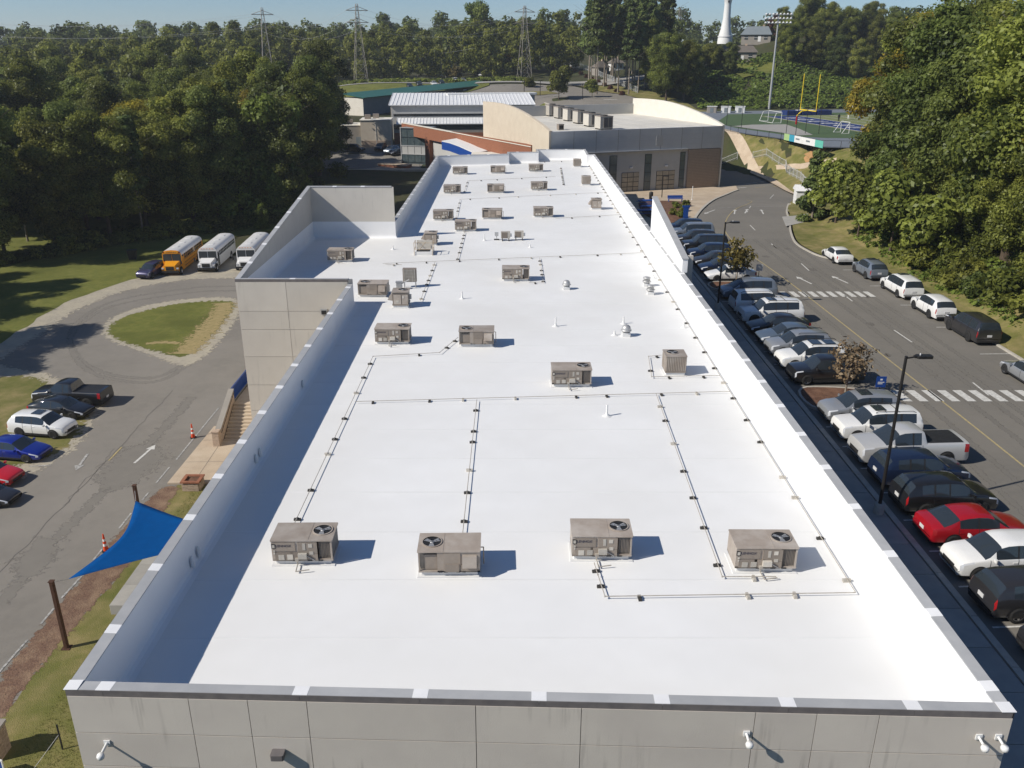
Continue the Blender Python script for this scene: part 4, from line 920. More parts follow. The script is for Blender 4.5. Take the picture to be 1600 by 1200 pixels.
def trunk_mesh(name, h, r, limbs, mt, lean=0.0, top=.85):
    m = MB(); rg = random.Random(int(h*100)+limbs); k = 5; pts = []
    for i in range(k+1):
        t = i/k; pts.append(Vector((lean*t*h+rg.uniform(-.1, .1)*t, rg.uniform(-.12, .12)*t, t*h*top)))
    for i in range(k): m.tube(pts[i], pts[i+1], r*(1-.75*i/k)*(1.25 if i == 0 else 1), 8, 0, r*(1-.75*(i+1)/k), True, False)
    for q in range(limbs):
        t = .35+.6*q/max(1, limbs); i = min(k-1, int(t*k)); p = pts[i].lerp(pts[i+1], t*k-i); a = q*2.4+rg.uniform(-.4, .4); L = h*rg.uniform(.16, .3)
        e = p+Vector((math.cos(a)*L, math.sin(a)*L, L*rg.uniform(.35, .8))); m.tube(p, e, r*.32*(1.2-t), 5, 0, r*.08, True, False)
    return m.mesh(name, mt)
def crown_points(n, rx, rz, zc, low=-.75, flat=1.0, seed=0):
    rg = np.random.default_rng(seed); P_ = []
    while len(P_) < n:
        d = rg.normal(size=3); d /= np.linalg.norm(d); u = rg.random()**.45
        p = d*u
        if p[2] < low: continue
        w = 1+.22*math.sin(3*math.atan2(d[1], d[0])+seed)+.15*math.sin(5*math.atan2(d[1], d[0])+seed*2)
        P_.append((p[0]*rx*w, p[1]*rx*w, zc+p[2]*rz*(1+.1*math.sin(seed+4*d[0]))))
    return np.array(P_)
PROTO = {}
def proto_broad(key, h, rx, n, per, size, mt, seed, bark='bark', low=-.7, base=.2, clump=1.35):
    zc = h*(base+(1-base)*.5); rz = h*(1-base)*.5
    C = crown_points(n, rx, rz, zc, low, seed=seed); rg = np.random.default_rng(seed)
    PROTO[key] = (trunk_mesh('trunk', h, .028*h*.6, 9, M[bark]), leaf_mesh('crown', C, clump*(.65+.7*rg.random(n)), per, size, mt))
def proto_pine(key, h, n, per, size, mt, seed, bare=.45, rx=3.0):
    rg = np.random.default_rng(seed); C = []; Rr = []
    for i in range(n):
        t = rg.random(); z = h*(bare+(1-bare)*t); w = rx*(1-.75*t)*(.4+.6*rg.random()); a = rg.random()*6.283
        C.append((w*math.cos(a), w*math.sin(a), z)); Rr.append(.7+.7*rg.random()*(1-.5*t))
    PROTO[key] = (trunk_mesh('trunk', h, .22, 10, M['palebark'], top=.97), leaf_mesh('crown', C, Rr, per, size, mt, up=.5, squash=.55, long=2.2))
for k in range(4): proto_broad('broad%d' % k, (19, 21.5, 17.5, 23)[k], (5.0, 5.6, 5.4, 5.2)[k], 110, 470, .225, M['leaf'], 11+k, low=-.85, base=.08)
for k in range(2): proto_broad('dark%d' % k, (20, 22)[k], 5.0, 110, 440, .23, M['leafdark'], 31+k, low=-.9, base=.05)
for k in range(2): proto_broad('warm%d' % k, (16, 18)[k], 4.8, 100, 450, .225, M['leafwarm'], 41+k, low=-.8, base=.12)
for k in range(2): proto_pine('pine%d' % k, (24, 27)[k], 60, 120, .42, M['pine'], 51+k)
proto_pine('pinelow', 15, 60, 130, .38, M['pine'], 57, bare=.06, rx=3.2)
# trees wrapped in vines: lumpy columns
def proto_vine(key, h, seed, w=2.2):
    rg = np.random.default_rng(seed); C = []; Rr = []
    for i in range(46):
        z = h*(.04+.93*rg.random()); a = rg.random()*6.283; q = w*(.35+.65*rg.random())*(1.15-.75*z/h+.3*math.sin(z*.9+seed))
        C.append((q*math.cos(a), q*math.sin(a), z)); Rr.append(.9+.7*rg.random())
    PROTO[key] = (trunk_mesh('trunk', h, .3, 4, M['bark']), leaf_mesh('crown', C, Rr, 170, .4, M['vine'], up=.3, squash=1.1))
proto_vine('vine0', 19, 61, 2.6); proto_vine('vine1', 15, 62, 3.2)
# small ones
proto_broad('bush', 2.6, 1.6, 34, 90, .24, M['leaf'], 71, base=0.02, low=-.6, clump=.55)
proto_broad('darkbush', 2.2, 1.5, 34, 90, .22, M['leafdark'], 72, base=0.02, low=-.6, clump=.5)
proto_broad('purplebush', 2.4, 1.5, 30, 90, .25, M['redleaf'], 73, base=0.02, low=-.6, clump=.5)
proto_broad('small', 7, 2.3, 46, 120, .33, M['leaf'], 74, base=.22, clump=.85)
proto_broad('smallolive', 6.5, 2.6, 46, 120, .33, M['olive'], 75, base=.25, clump=.85)
proto_broad('redtree', 12, 4, 60, 110, .5, M['redleaf'], 76, base=.15)
C = crown_points(40, 1.35, 1.25, 2.15, -.8, seed=5); PROTO['sapling_olive'] = (trunk_mesh('trunk', 3.2, .06, 14, M['palebark']), leaf_mesh('crown', C, .33+.2*rng.random(40), 25, .16, M['olive'], shell=.1))
C = crown_points(44, 1.15, 1.2, 2.1, -.85, seed=6); PROTO['sapling_brown'] = (trunk_mesh('trunk', 3.2, .06, 22, M['palebark']), leaf_mesh('crown', C, .33+.2*rng.random(44), 17, .14, M['brownleaf'], shell=.1))
# coarse ones for the far wood
for k in range(3): proto_broad('far%d' % k, (20, 23, 18)[k], 5.5, 34, 42, 1.05, M['leafdark' if k == 1 else 'leaf'], 81+k, base=.05, low=-.8, clump=1.9)
proto_pine('farpine', 25, 26, 36, .95, M['pine'], 91)

PLAIN = {'trunk': None}
def tree(kind, x, y, s=1.0, rz=None, z=None, label=None, group=None, name='tree', cat='tree', sz=None, sink=.0):
    t, c = PROTO[kind]; z = h1(x, y)-.15 if z is None else z
    o = empty(name, (x, y, z-sink), random.random()*6.28 if rz is None else rz, label, cat, group); o.scale = (s, s, s if sz is None else sz)
    link('trunk', t, o); link('crown', c, o); return o
random.seed(12)
def scatter(area, n, mind, seed, ok=lambda x, y: True):
    rg = random.Random(seed); P_ = []; tries = 0; x0, x1, y0, y1 = area
    while len(P_) < n and tries < n*60:
        tries += 1; x = rg.uniform(x0, x1); y = rg.uniform(y0, y1)
        if ok(x, y) and all((x-a)**2+(y-b)**2 > mind*mind for a, b in P_): P_.append((x, y))
    return P_
def seen(x, y, z=10, m=140):
    q = -(y*_s)+(CAM_H-z)*_c; zc = y*_c+(CAM_H-z)*_s
    px = 800+FPX*x/zc; return -m < px < 1600+m
BK = ['broad0', 'broad1', 'broad2', 'broad3', 'dark0', 'dark1']
# --- west wood: front edge runs behind the buses, then back along the hidden drive
edge = [(-150, 92), (-95, 99), (-74, 108), (-62, 121), (-52, 133), (-42, 141), (-34, 141)]
def west_ok(x, y):
    for (a, b), (c, d) in zip(edge[:-1], edge[1:]):
        if a <= x <= c: return y > b+(d-b)*(x-a)/(c-a)+1.0 and seen(x, y) and not (x > -62 and y > 205) and 800+FPX*(x+6)/(y*_c+20*_s) < 548
    return False
LW = ['dense green broadleaf tree in the wood behind the parked buses', 'dark leafy tree in the shaded wood behind the parked buses', 'yellowing tree in the wood left of the parked buses', 'tall pine rising out of the wood behind the parked buses']
front = []
for (a, b), (c, d) in zip(edge[:-1], edge[1:]):
    L = math.hypot(c-a, d-b); n = int(L/6.5)
    for i in range(n): t = (i+.5)/n; front.append((a+(c-a)*t+random.uniform(-1, 1), b+(d-b)*t+random.uniform(1.5, 4.5)))
for i, (x, y) in enumerate(front):
    if not seen(x, y): continue
    k = BK[(i*5+2) % 6]; tree(k, x, y, random.uniform(.86, 1.05), label=LW[1 if k.startswith('dark') else 0], group='trees of the west wood')
for i, (x, y) in enumerate(scatter((-150, -30, 95, 235), 96, 7.2, 5, west_ok)):
    r_ = random.random(); k = BK[i % 6]
    if r_ < .13: k = 'warm%d' % (i % 2)
    elif r_ < .25: k = 'pine%d' % (i % 2)
    lab = LW[2] if k.startswith('warm') else LW[3] if k.startswith('pine') else LW[1] if k.startswith('dark') else LW[0]
    tree(k, x, y, random.uniform(.70, 1.14)*(.84 if k.startswith('pine') else 1), label=lab, group='trees of the west wood')
for x, y, s in ((-40, 143, 1.02), (-36.5, 144, .95)): tree('vine0', x, y, s, label='tree wrapped in bright green vines at the right end of the west wood', group='vine-covered trees')
for x, y, s in ((-45, 142, 1.0), (-38, 141, .62), (-34.5, 142, .55)): tree('vine1', x, y, s, label='broad vine-covered tree behind the white buses', group='vine-covered trees')
p = G(412, 362, ZL); tree('vine1', p.x, p.y, .28, label='rounded vine-covered shrub just left of the projecting bay', name='shrub', cat='shrub')
tree('warm0', -78, 112, 1.02, label='golden yellow tree at the left edge of the west wood'); tree('warm1', -62, 146, 1.05, label='olive yellow tree in the middle of the west wood')
tree('pinelow', -39.5, 160, 1.3, label='big dark conifer over the white roofs left of the glass tower'); tree('dark1', -45, 172, 1.0, label='dark round tree beside the big conifer over the white roofs')
# trees that stand just left of the view and throw their shade over the loop and lawn
for i, (x, y) in enumerate(((-64, 66), (-66, 74), (-72, 84), (-76, 92), (-84, 98), (-70, 60), (-88, 88), (-93, 96), (-98, 86))): tree(BK[i % 6], x, y, .92, label='broadleaf tree standing just left of the lawn', group='trees left of the view')
# --- east bank wood
def east_ok(x, y): return x > 43.6+max(0, (y-98)*.5) and seen(x, y, 12, 200) and (y < 132 or x > 70) and y > 12
LE = ['sunlit green broadleaf tree on the east bank', 'yellowing tree on the east bank', 'dark green tree on the east bank', 'tall pine on the east bank']
ebank = [(44.6, y+random.uniform(-1, 1)) for y in range(36, 100, 6)]
for i, (x, y) in enumerate(ebank): tree(BK[(i*3) % 4], x+random.uniform(0, 2.2), y, random.uniform(.52, .72), label='small sunlit tree at the foot of the east bank', group='trees of the east bank')
for i, (x, y) in enumerate(scatter((46, 130, 22, 158), 88, 6.6, 9, east_ok)):
    r_ = random.random(); k = BK[i % 4] if r_ < .58 else 'warm%d' % (i % 2) if r_ < .82 else 'dark%d' % (i % 2) if r_ < .94 else 'pine1'
    lab = LE[1] if k.startswith('warm') else LE[3] if k.startswith('pine') else LE[2] if k.startswith('dark') else LE[0]
    tree(k, x, y, random.uniform(.98, 1.28) if y < 128 else random.uniform(.85, 1.1), label=lab, group='trees of the east bank')
for px, py, k, s in ((1268, 345, 'pinelow', .6), (1305, 350, 'small', 1.1), (1340, 370, 'small', 1.0), (1390, 395, 'small', 1.2), (1440, 415, 'small', 1.0)):
    q = G(px, py, h1); tree(k, q.x, q.y, s, label='young pine beside the white shed at the foot of the east bank' if k == 'pinelow' else 'small rounded tree at the edge of the east bank', group='young trees of the east bank')
# brambles and vines at the foot of the bank
for i in range(70):
    y = 30+i*1.05+random.uniform(-.6, .6); x = 41.5+max(0, (y-98)*.45)+random.uniform(-.7, 2.6)
    if y > 112: continue
    tree(random.choice(['bush', 'bush', 'darkbush']), x, y, random.uniform(.5, 1.15), label='leafy shrub in the undergrowth along the east bank', group='shrubs of the east bank', name='shrub', cat='shrub')
for i in range(46):
    t = i/45; (x, y) = (-96+t*60, 97+t*44); 
    for (a, b), (c, d) in zip(edge[:-1], edge[1:]):
        if a <= x <= c: y = b+(d-b)*(x-a)/(c-a)
    tree(random.choice(['bush', 'darkbush']), x, y-1.2+random.uniform(-.8, .8), random.uniform(.6, 1.1), label='vine-covered shrub along the edge of the west lawn', group='shrubs along the west lawn', name='shrub', cat='shrub')
# saplings of the islands
q = G(1320, 612, .15); tree('sapling_brown', q.x, q.y-.1, 1.12, z=.12, label='brown-leaved sapling on the red mulch island', name='sapling', cat='tree')
q = G(1148, 440, .15); tree('sapling_olive', q.x, q.y-.6, 1.25, z=.12, label='olive-leaved sapling on the farther mulch island', name='sapling', cat='tree')
q = G(1392, 842, 0); tree('bush', 14.1, q.y, .5, z=.05, label='small shrub against the east wall below the near lamp post', name='shrub', cat='shrub')
for i in range(5):
    q = G((1057, 1068, 1063, 1052, 1072)[i], (326, 331, 341, 337, 323)[i], zR); tree('bush', q.x, q.y, .33, z=zR(q.x, q.y)+.1, label='low shrub in the plaza mulch bed', group='plaza shrubs', name='shrub', cat='shrub')
# undergrowth carpet: leaves on the slopes below the trees
def carpet(name, area, n, size, mt, seed, ok, lab, hz=.6, lump=1.0):
    rg = np.random.default_rng(seed); x = rg.uniform(area[0], area[1], n*3); y = rg.uniform(area[2], area[3], n*3)
    keep = ok(x, y); x, y = x[keep][:n], y[keep][:n]; z = hgt(x, y)+hz*(.5+.5*np.sin(x*.9*lump+2*np.sin(y*.6*lump)))*(.4+.6*rg.random(len(x)))
    me = leaf_mesh(name, np.stack([x, y, z], 1), np.full(len(x), .4), 8, size, mt, up=1.0, squash=.5)
    return tag(link(name, me), lab, kind='stuff')
carpet('bank_undergrowth', (38, 70, 20, 135), 6500, .26, M['vine'], 3, lambda x, y: (x > 39.3+np.maximum(0, (y-98)*.42)) & (x < 62), 'green brambles and weeds covering the east bank')
carpet('wood_undergrowth', (-110, -30, 92, 150), 4200, .3, M['leafdark'], 4, lambda x, y: (y > 112+(x+70)*.75+1) & (y < 132+(x+70)*.75), 'dark weeds under the edge of the west wood')
# near lawn blades
rg = np.random.default_rng(5); n = 26000
x = rg.uniform(-23.5, -11.6, n*2); y = rg.uniform(24, 50, n*2); k = (x > -22.9+.28*np.maximum(0, 36-y)*0) & (x+21.2 > np.where(y < 44, .9, .2))
x, y = x[k][:n], y[k][:n]; ang = rg.random(len(x))*6.283; hh = .05+.07*rg.random(len(x)); ln = rg.normal(size=(len(x), 2))*.03
V = np.stack([np.stack([x-.012*np.cos(ang), y-.012*np.sin(ang), np.full_like(x, ZL)], 1), np.stack([x+.012*np.cos(ang), y+.012*np.sin(ang), np.full_like(x, ZL)], 1), np.stack([x+ln[:, 0], y+ln[:, 1], ZL+hh], 1)], 1).reshape(-1, 3)
me = bpy.data.meshes.new('grass'); N = len(x); me.vertices.add(3*N); me.vertices.foreach_set('co', V.ravel().astype(np.float32)); me.loops.add(3*N); me.loops.foreach_set('vertex_index', np.arange(3*N, dtype=np.int32))
me.polygons.add(N); me.polygons.foreach_set('loop_start', np.arange(0, 3*N, 3, dtype=np.int32)); me.polygons.foreach_set('loop_total', np.full(N, 3, np.int32))
a_ = me.attributes.new('tone', 'FLOAT', 'FACE'); a_.data.foreach_set('value', rg.random(N).astype(np.float32)); me.materials.append(M['grassblade']); me.update()
tag(link('grass', me), 'short grass blades of the lawn at the lower left', kind='stuff')
# --- middle distance: pines and vine trees behind the parking, hedges
LM = 'tall pine with a bare trunk in the grove beyond the upper car park'
for i, (x, y) in enumerate(scatter((26, 74, 285, 345), 26, 4.2, 21, lambda x, y: 895 < 800+FPX*x/(y*_c+9*_s) < 1040)):
    tree('pine%d' % (i % 2), x, y, random.uniform(1.0, 1.25), label=LM, group='pines beyond the upper car park')
for i, (x, y) in enumerate(scatter((46, 78, 268, 300), 14, 5.5, 22, lambda x, y: 965 < 800+FPX*x/(y*_c+9*_s) < 1075)):
    tree(BK[i % 6], x, y, random.uniform(.75, 1.0), label='leafy tree in front of the pine grove', group='trees in front of the pine grove')
for px, s in ((742, 1.5), (756, 1.4)): q = GT(px, 112); tree('vine0', q.x, q.y, s, label='tall vine-covered trunk above the upper car park', group='tall vine trunks')
for px, py, Y, k, s, lab in ((785, 118, 300, 'smallolive', 1.25, 'olive tree between the upper car parks'), (800, 112, 310, 'smallolive', 1.15, 'rear olive tree between the upper car parks'), (828, 112, 305, 'smallolive', 1.15, 'olive tree at the far end of the upper car park'),
    (873, 158, 245, 'small', 1.2, 'rounded green tree above the gym roof'), (882, 135, 260, 'small', .95, 'slim green tree behind the rounded one above the gym'), (925, 152, 245, 'small', .75, 'bright young tree left of the long white fence'),
    (827, 137, 262, 'bush', 1.2, 'conical shrub on the car park median'), (712, 128, 300, 'smallolive', .9, 'low olive tree behind the parked cars'), (697, 124, 305, 'small', .7, 'low green tree behind the parked cars')):
    q = GT(px, py); tree(k, q.x, q.y, s, label=lab)
for i in range(9):
    q = GT(898+i*9.3, 113+i*4.6); tree('purplebush', q.x, q.y, .62, label='dark purple shrub in the row along the white fence', group='purple shrubs along the white fence', name='shrub', cat='shrub')
for px, py in ((863, 109), (888, 116)): q = GT(px, py); tree('purplebush', q.x, q.y, 1.1, label='large dark purple shrub at the corner of the upper road', group='large purple shrubs', name='shrub', cat='shrub')
# --- slope behind the football field
for i, (x, y) in enumerate(scatter((84, 170, 285, 400), 34, 9, 25, lambda x, y: 1075 < 800+FPX*x/(y*_c+5*_s) < 1420 and y > 324 and not (1090 < 800+FPX*x/(y*_c+5*_s) < 1215))):
    tree(BK[i % 6], x, y, random.uniform(.55, .85), label='round tree on the slope behind the football field', group='trees behind the football field')
for px, py, Y, s in ((1108, 112, 300, .75), (1120, 108, 305, .6), (1140, 112, 300, .65), (1085, 118, 296, .7), (1230, 95, 330, .9), (1265, 100, 320, .9), (1300, 115, 300, .85), (1340, 120, 290, .9)):
    q = GT(px, py+6); tree(random.choice(BK), q.x, q.y, s*.8, label='leafy tree on the hillside below the houses', group='hillside trees below the houses')
q = GY(1213, 62, 380); tree('redtree', q.x, 380, .9, label='reddish tree behind the stadium light')
carpet('hillside_vines', (55, 150, 256, 330), 7000, .65, M['sunvine'], 6, lambda x, y: (y > 262) & (x/(y*.93+6) < .46), 'dense green vines covering the slope behind the field', 1.6, .45)
carpet('meadow_weeds', (-70, 5, 331, 356), 2600, .9, M['leaf'], 8, lambda x, y: x > -65, 'tall yellow-green weeds behind the upper car park', 1.2, .6)
# --- far wood to the horizon: it reads as one mass
C = []; Rr = []
fr = scatter((-330, 60, 356, 400), 110, 6.5, 31, lambda x, y: seen(x, y, 15, 60) and x < 30)+scatter((-260, -60, 225, 350), 80, 8.5, 32, lambda x, y: seen(x, y, 12, 40) and x < -y*.27-4)
for x, y in fr:
    z = h1(x, y); hh = random.uniform(15, 22)
    for _ in range(16):
        d = unit_dirs(1)[0]; w_ = 3.6*(1-.35*d[2]); C.append((x+d[0]*w_, y+d[1]*w_, z+hh*.54+d[2]*hh*.44)); Rr.append(1.3+random.random()*.9)
tag(link('middle_woodland', leaf_mesh('middle_woodland', C, Rr, 95, .62, M['leaf'])), 'green wood below the power line', kind='stuff')
C = []; Rr = []
for x, y in scatter((-520, 560, 400, 700), 330, 13, 33, lambda x, y: seen(x, y, 20, 40) and not (1085 < 800+FPX*x/(y*_c) < 1190 and y < 520))+scatter((90, 420, 350, 560), 60, 12, 34, lambda x, y: seen(x, y, 20, 40) and x/(y*_c) > .36 and not (1085 < 800+FPX*x/(y*_c) < 1190)):
    z = h1(x, y); hh = random.uniform(17, 24)
    if 120 < x < 260 and y < 560: hh *= .55
    for _ in range(13):
        d = unit_dirs(1)[0]; C.append((x+d[0]*4.2, y+d[1]*4.2, z+hh*.55+d[2]*hh*.42)); Rr.append(2.0+random.random()*1.2)
tag(link('far_woodland', leaf_mesh('far_woodland', C, Rr, 46, 1.1, M['leafdark'])), 'wooded horizon beyond the power line', kind='stuff')
# --- labels: trees that look alike are told apart by row and place
ORD = ['leftmost', 'second', 'third', 'fourth', 'fifth', 'sixth', 'seventh', 'eighth', 'ninth', 'tenth', 'eleventh', 'twelfth']
def relabel():
    from collections import defaultdict
    by = defaultdict(list)
    for o in bpy.data.objects:
        if o.parent is None and o.get('group') and o.name.split('.')[0] in ('tree', 'shrub', 'sapling'): by[o['label']].append(o)
    for lab, os_ in by.items():
        if len(os_) < 2: continue
        os_.sort(key=lambda o: o.location.y); n = len(os_); k = max(1, math.ceil(n/11)); rowsz = math.ceil(n/k)
        for r_ in range(k):
            row = sorted(os_[r_*rowsz:(r_+1)*rowsz], key=lambda o: o.location.x/(o.location.y+1))
            rn = '' if k == 1 else (' in the %s rank' % (('nearest', 'second', 'third', 'fourth', 'fifth', 'sixth', 'seventh', 'eighth', 'ninth')[r_] if r_ < k-1 else 'farthest'))
            for i, o in enumerate(row):
                pos = 'rightmost' if i == len(row)-1 and i > 0 else ORD[i] if i == 0 else ORD[i]+' from left'
                words = lab.split()
                if len(words) > 9: words = words[:9] if words[8] not in ('the', 'of', 'in', 'on', 'below', 'along', 'behind') else words[:8]
                while words[-1] in ('the', 'of', 'in', 'on', 'a', 'at', 'with', 'behind', 'left'): words = words[:-1]
                o['label'] = ' '.join(words)+', '+pos+rn
relabel()
# ================================================================ vehicles
# profile tables: x/L, top height, belt height, width factor
KINDS = {
 'sedan': dict(L=4.85, W=1.85, r=.335, ax=(.19, .785), rows=[(0, .50, .46, .80), (.012, .62, .57, .86), (.045, .70, .65, .93), (.14, .80, .75, .985), (.255, .92, .87, 1), (.30, 1.04, .89, 1), (.355, 1.22, .90, 1), (.405, 1.36, .905, 1), (.47, 1.44, .91, 1), (.545, 1.455, .92, 1), (.562, 1.455, .92, 1), (.66, 1.42, .935, 1), (.735, 1.35, .95, 1), (.755, 1.32, .955, 1), (.82, 1.18, .975, .99), (.885, 1.04, .99, .985), (.95, 1.01, .96, .96), (.985, .95, .90, .92), (1.0, .72, .66, .86)],
   ws=(4, 7), rw=(12, 15), side=[(6, 9), (10, 12)], cab=(4, 15)),
 'suv': dict(L=4.7, W=1.88, r=.37, ax=(.19, .775), rows=[(0, .58, .54, .82), (.012, .80, .75, .88), (.04, .92, .87, .94), (.13, 1.01, .96, .99), (.235, 1.07, 1.02, 1), (.28, 1.20, 1.04, 1), (.335, 1.43, 1.05, 1), (.385, 1.58, 1.055, 1), (.45, 1.66, 1.06, 1), (.535, 1.685, 1.07, 1), (.552, 1.685, 1.07, 1), (.69, 1.67, 1.09, 1), (.71, 1.665, 1.095, 1), (.83, 1.63, 1.12, .99), (.90, 1.57, 1.13, .98), (.945, 1.36, 1.13, .97), (.972, 1.15, 1.10, .955), (.99, .95, .90, .93), (1.0, .66, .6, .88)],
   ws=(4, 7), rw=(14, 16), side=[(6, 9), (10, 11), (12, 13)], cab=(4, 16)),
 'bigsuv': dict(L=5.1, W=2.0, r=.40, ax=(.185, .765), rows=[(0, .64, .6, .86), (.01, .92, .87, .92), (.03, 1.06, 1.01, .96), (.12, 1.13, 1.08, .99), (.235, 1.17, 1.12, 1), (.275, 1.30, 1.14, 1), (.32, 1.55, 1.15, 1), (.36, 1.74, 1.155, 1), (.42, 1.82, 1.16, 1), (.515, 1.84, 1.17, 1), (.532, 1.84, 1.17, 1), (.70, 1.83, 1.18, 1), (.725, 1.83, 1.18, 1), (.90, 1.80, 1.19, .99), (.945, 1.76, 1.19, .985), (.97, 1.50, 1.19, .98), (.983, 1.22, 1.17, .97), (.993, 1.0, .95, .95), (1.0, .7, .64, .92)],
   ws=(4, 7), rw=(14, 16), side=[(6, 9), (10, 11), (12, 13)], cab=(4, 16)),
 'van': dict(L=5.15, W=2.0, r=.36, ax=(.185, .785), rows=[(0, .56, .52, .82), (.012, .78, .73, .88), (.04, .90, .85, .94), (.11, 1.0, .95, .99), (.185, 1.08, 1.02, 1), (.24, 1.25, 1.03, 1), (.30, 1.48, 1.035, 1), (.355, 1.64, 1.04, 1), (.43, 1.74, 1.045, 1), (.53, 1.77, 1.05, 1), (.547, 1.77, 1.05, 1), (.72, 1.76, 1.07, 1), (.74, 1.755, 1.07, 1), (.88, 1.72, 1.09, .99), (.935, 1.66, 1.1, .98), (.965, 1.40, 1.1, .97), (.985, 1.14, 1.08, .95), (.994, .95, .9, .93), (1.0, .6, .55, .9)],
   ws=(4, 7), rw=(14, 16), side=[(6, 9), (10, 11), (12, 13)], cab=(4, 16)),
 'pickup': dict(L=5.9, W=2.03, r=.41, ax=(.165, .79), rows=[(0, .68, .64, .88), (.008, 1.0, .95, .93), (.025, 1.14, 1.09, .97), (.11, 1.20, 1.15, .99), (.225, 1.25, 1.2, 1), (.255, 1.36, 1.215, 1), (.30, 1.62, 1.22, 1), (.34, 1.82, 1.22, 1), (.39, 1.91, 1.225, 1), (.46, 1.93, 1.23, 1), (.475, 1.93, 1.23, 1), (.545, 1.92, 1.23, 1), (.575, 1.86, 1.235, 1), (.592, 1.52, 1.24, 1), (.602, 1.32, 1.25, 1), (.63, 1.30, 1.25, 1), (.95, 1.30, 1.25, 1), (.99, 1.29, 1.24, .99), (1.0, .75, .7, .97)],
   ws=(4, 7), rw=(12, 14), side=[(6, 9), (10, 11)], cab=(4, 14))}
def car_parts(kind):
    K = KINDS[kind]; Lc, W = K['L'], K['W']; rows = K['rows']; n = len(rows); S = []
    for i, (x, zt_, zb, wf) in enumerate(rows):
        w = W/2*wf; z0 = .24 if 0 < i < n-1 else .34; cab = zt_-zb; k = min(1, max(0, (cab-.06)/.5)); wr = w*(.90-.16*k)
        zm = z0+(zb-z0)*.55
        S.append([(w*.80, z0), (w*.965, z0+.05), (w*.995, z0+.22), (w, zm), (w*.975, zb-.07), (w*.935, zb), (w*.935+(wr-w*.935)*.5, zb+(zt_-.07-zb)*.5) if cab > .15 else (w*.92, zb+(zt_-zb)*.3), (wr, zt_-.065) if cab > .15 else (w*.88, zt_-.03), (wr*.9, zt_-.012), (wr*.5, zt_+.018), (0, zt_+.026)])
    NP = len(S[0]); f = {}
    def put(key, i, j, s): f.setdefault(key, []).append((i, j, s))
    for i in range(n-1):
        for j in range(NP-1):
            for s in (1, -1):
                key = 'body'
                if K['ws'][0] <= i < K['ws'][1] and j >= 7: key = 'windshield'
                elif K['rw'][0] <= i < K['rw'][1] and j >= 7: key = 'rear_window'
                elif j in (5, 6) and (K['ws'][0]+1) == i and j == 5: key = 'body'
                elif j == 5 and i == K['side'][0][0]-1: key = 'side_window_0_%d' % s
                elif j in (5, 6):
                    if K['side'][0][0] <= i < K['side'][-1][1]: key = 'pillar_trim_%d_%d' % (i, s)
                    for q, (a, b) in enumerate(K['side']):
                        if a <= i < b: key = 'side_window_%d_%d' % (q, s)
                if j in (3, 4) and i in (1, 2) and key == 'body': key = 'headlight_%d' % s if i == 1 or j == 4 else 'body'
                if j in (2, 3, 4) and i == n-3 and key == 'body': key = 'taillight_%d' % s if j > 2 else 'body'
                if kind == 'pickup' and 14 <= i < n-3 and j >= 8: key = 'bed_cover'
                put(key, i, j, s)
    out = {}
    def P3(i, j, s): y, z = S[i][j]; return (rows[i][0]*Lc-Lc/2, s*y, z)
    for key, fs in f.items():
        vi = {}; V = []; F = []
        for i, j, s in fs:
            q = [(i, j), (i+1, j), (i+1, j+1), (i, j+1)]; ids = []
            for a, b in q:
                h = (a, b, 0 if S[a][b][0] == 0 else s)
                if h not in vi: vi[h] = len(V); V.append(P3(a, b, s))
                ids.append(vi[h])
            F.append(tuple(ids[::-1] if s == 1 else ids))
        if key == 'body':
            for i, rev in ((0, True), (n-1, False)):
                ring = [P3(i, j, 1) for j in range(NP)]+[P3(i, j, -1) for j in range(NP-2, -1, -1)]; b = len(V); V += ring
                F.append(tuple(range(b, b+len(ring)))[::-1 if not rev else 1])
            b = len(V); V += [(-Lc*.49, -W*.38, .25), (Lc*.49, -W*.38, .25), (Lc*.49, W*.38, .25), (-Lc*.49, W*.38, .25)]; F.append((b+3, b+2, b+1, b))
        me = bpy.data.meshes.new(key); me.from_pydata(V, [], F); me.polygons.foreach_set('use_smooth', [True]*len(F))
        me.materials.append(M['carglass'] if 'window' in key or key == 'windshield' else M['head'] if 'head' in key else M['tail'] if 'tail' in key else M['black'])
        me.update(); me.set_sharp_from_angle(angle=R(38)); out[key] = me
    return out
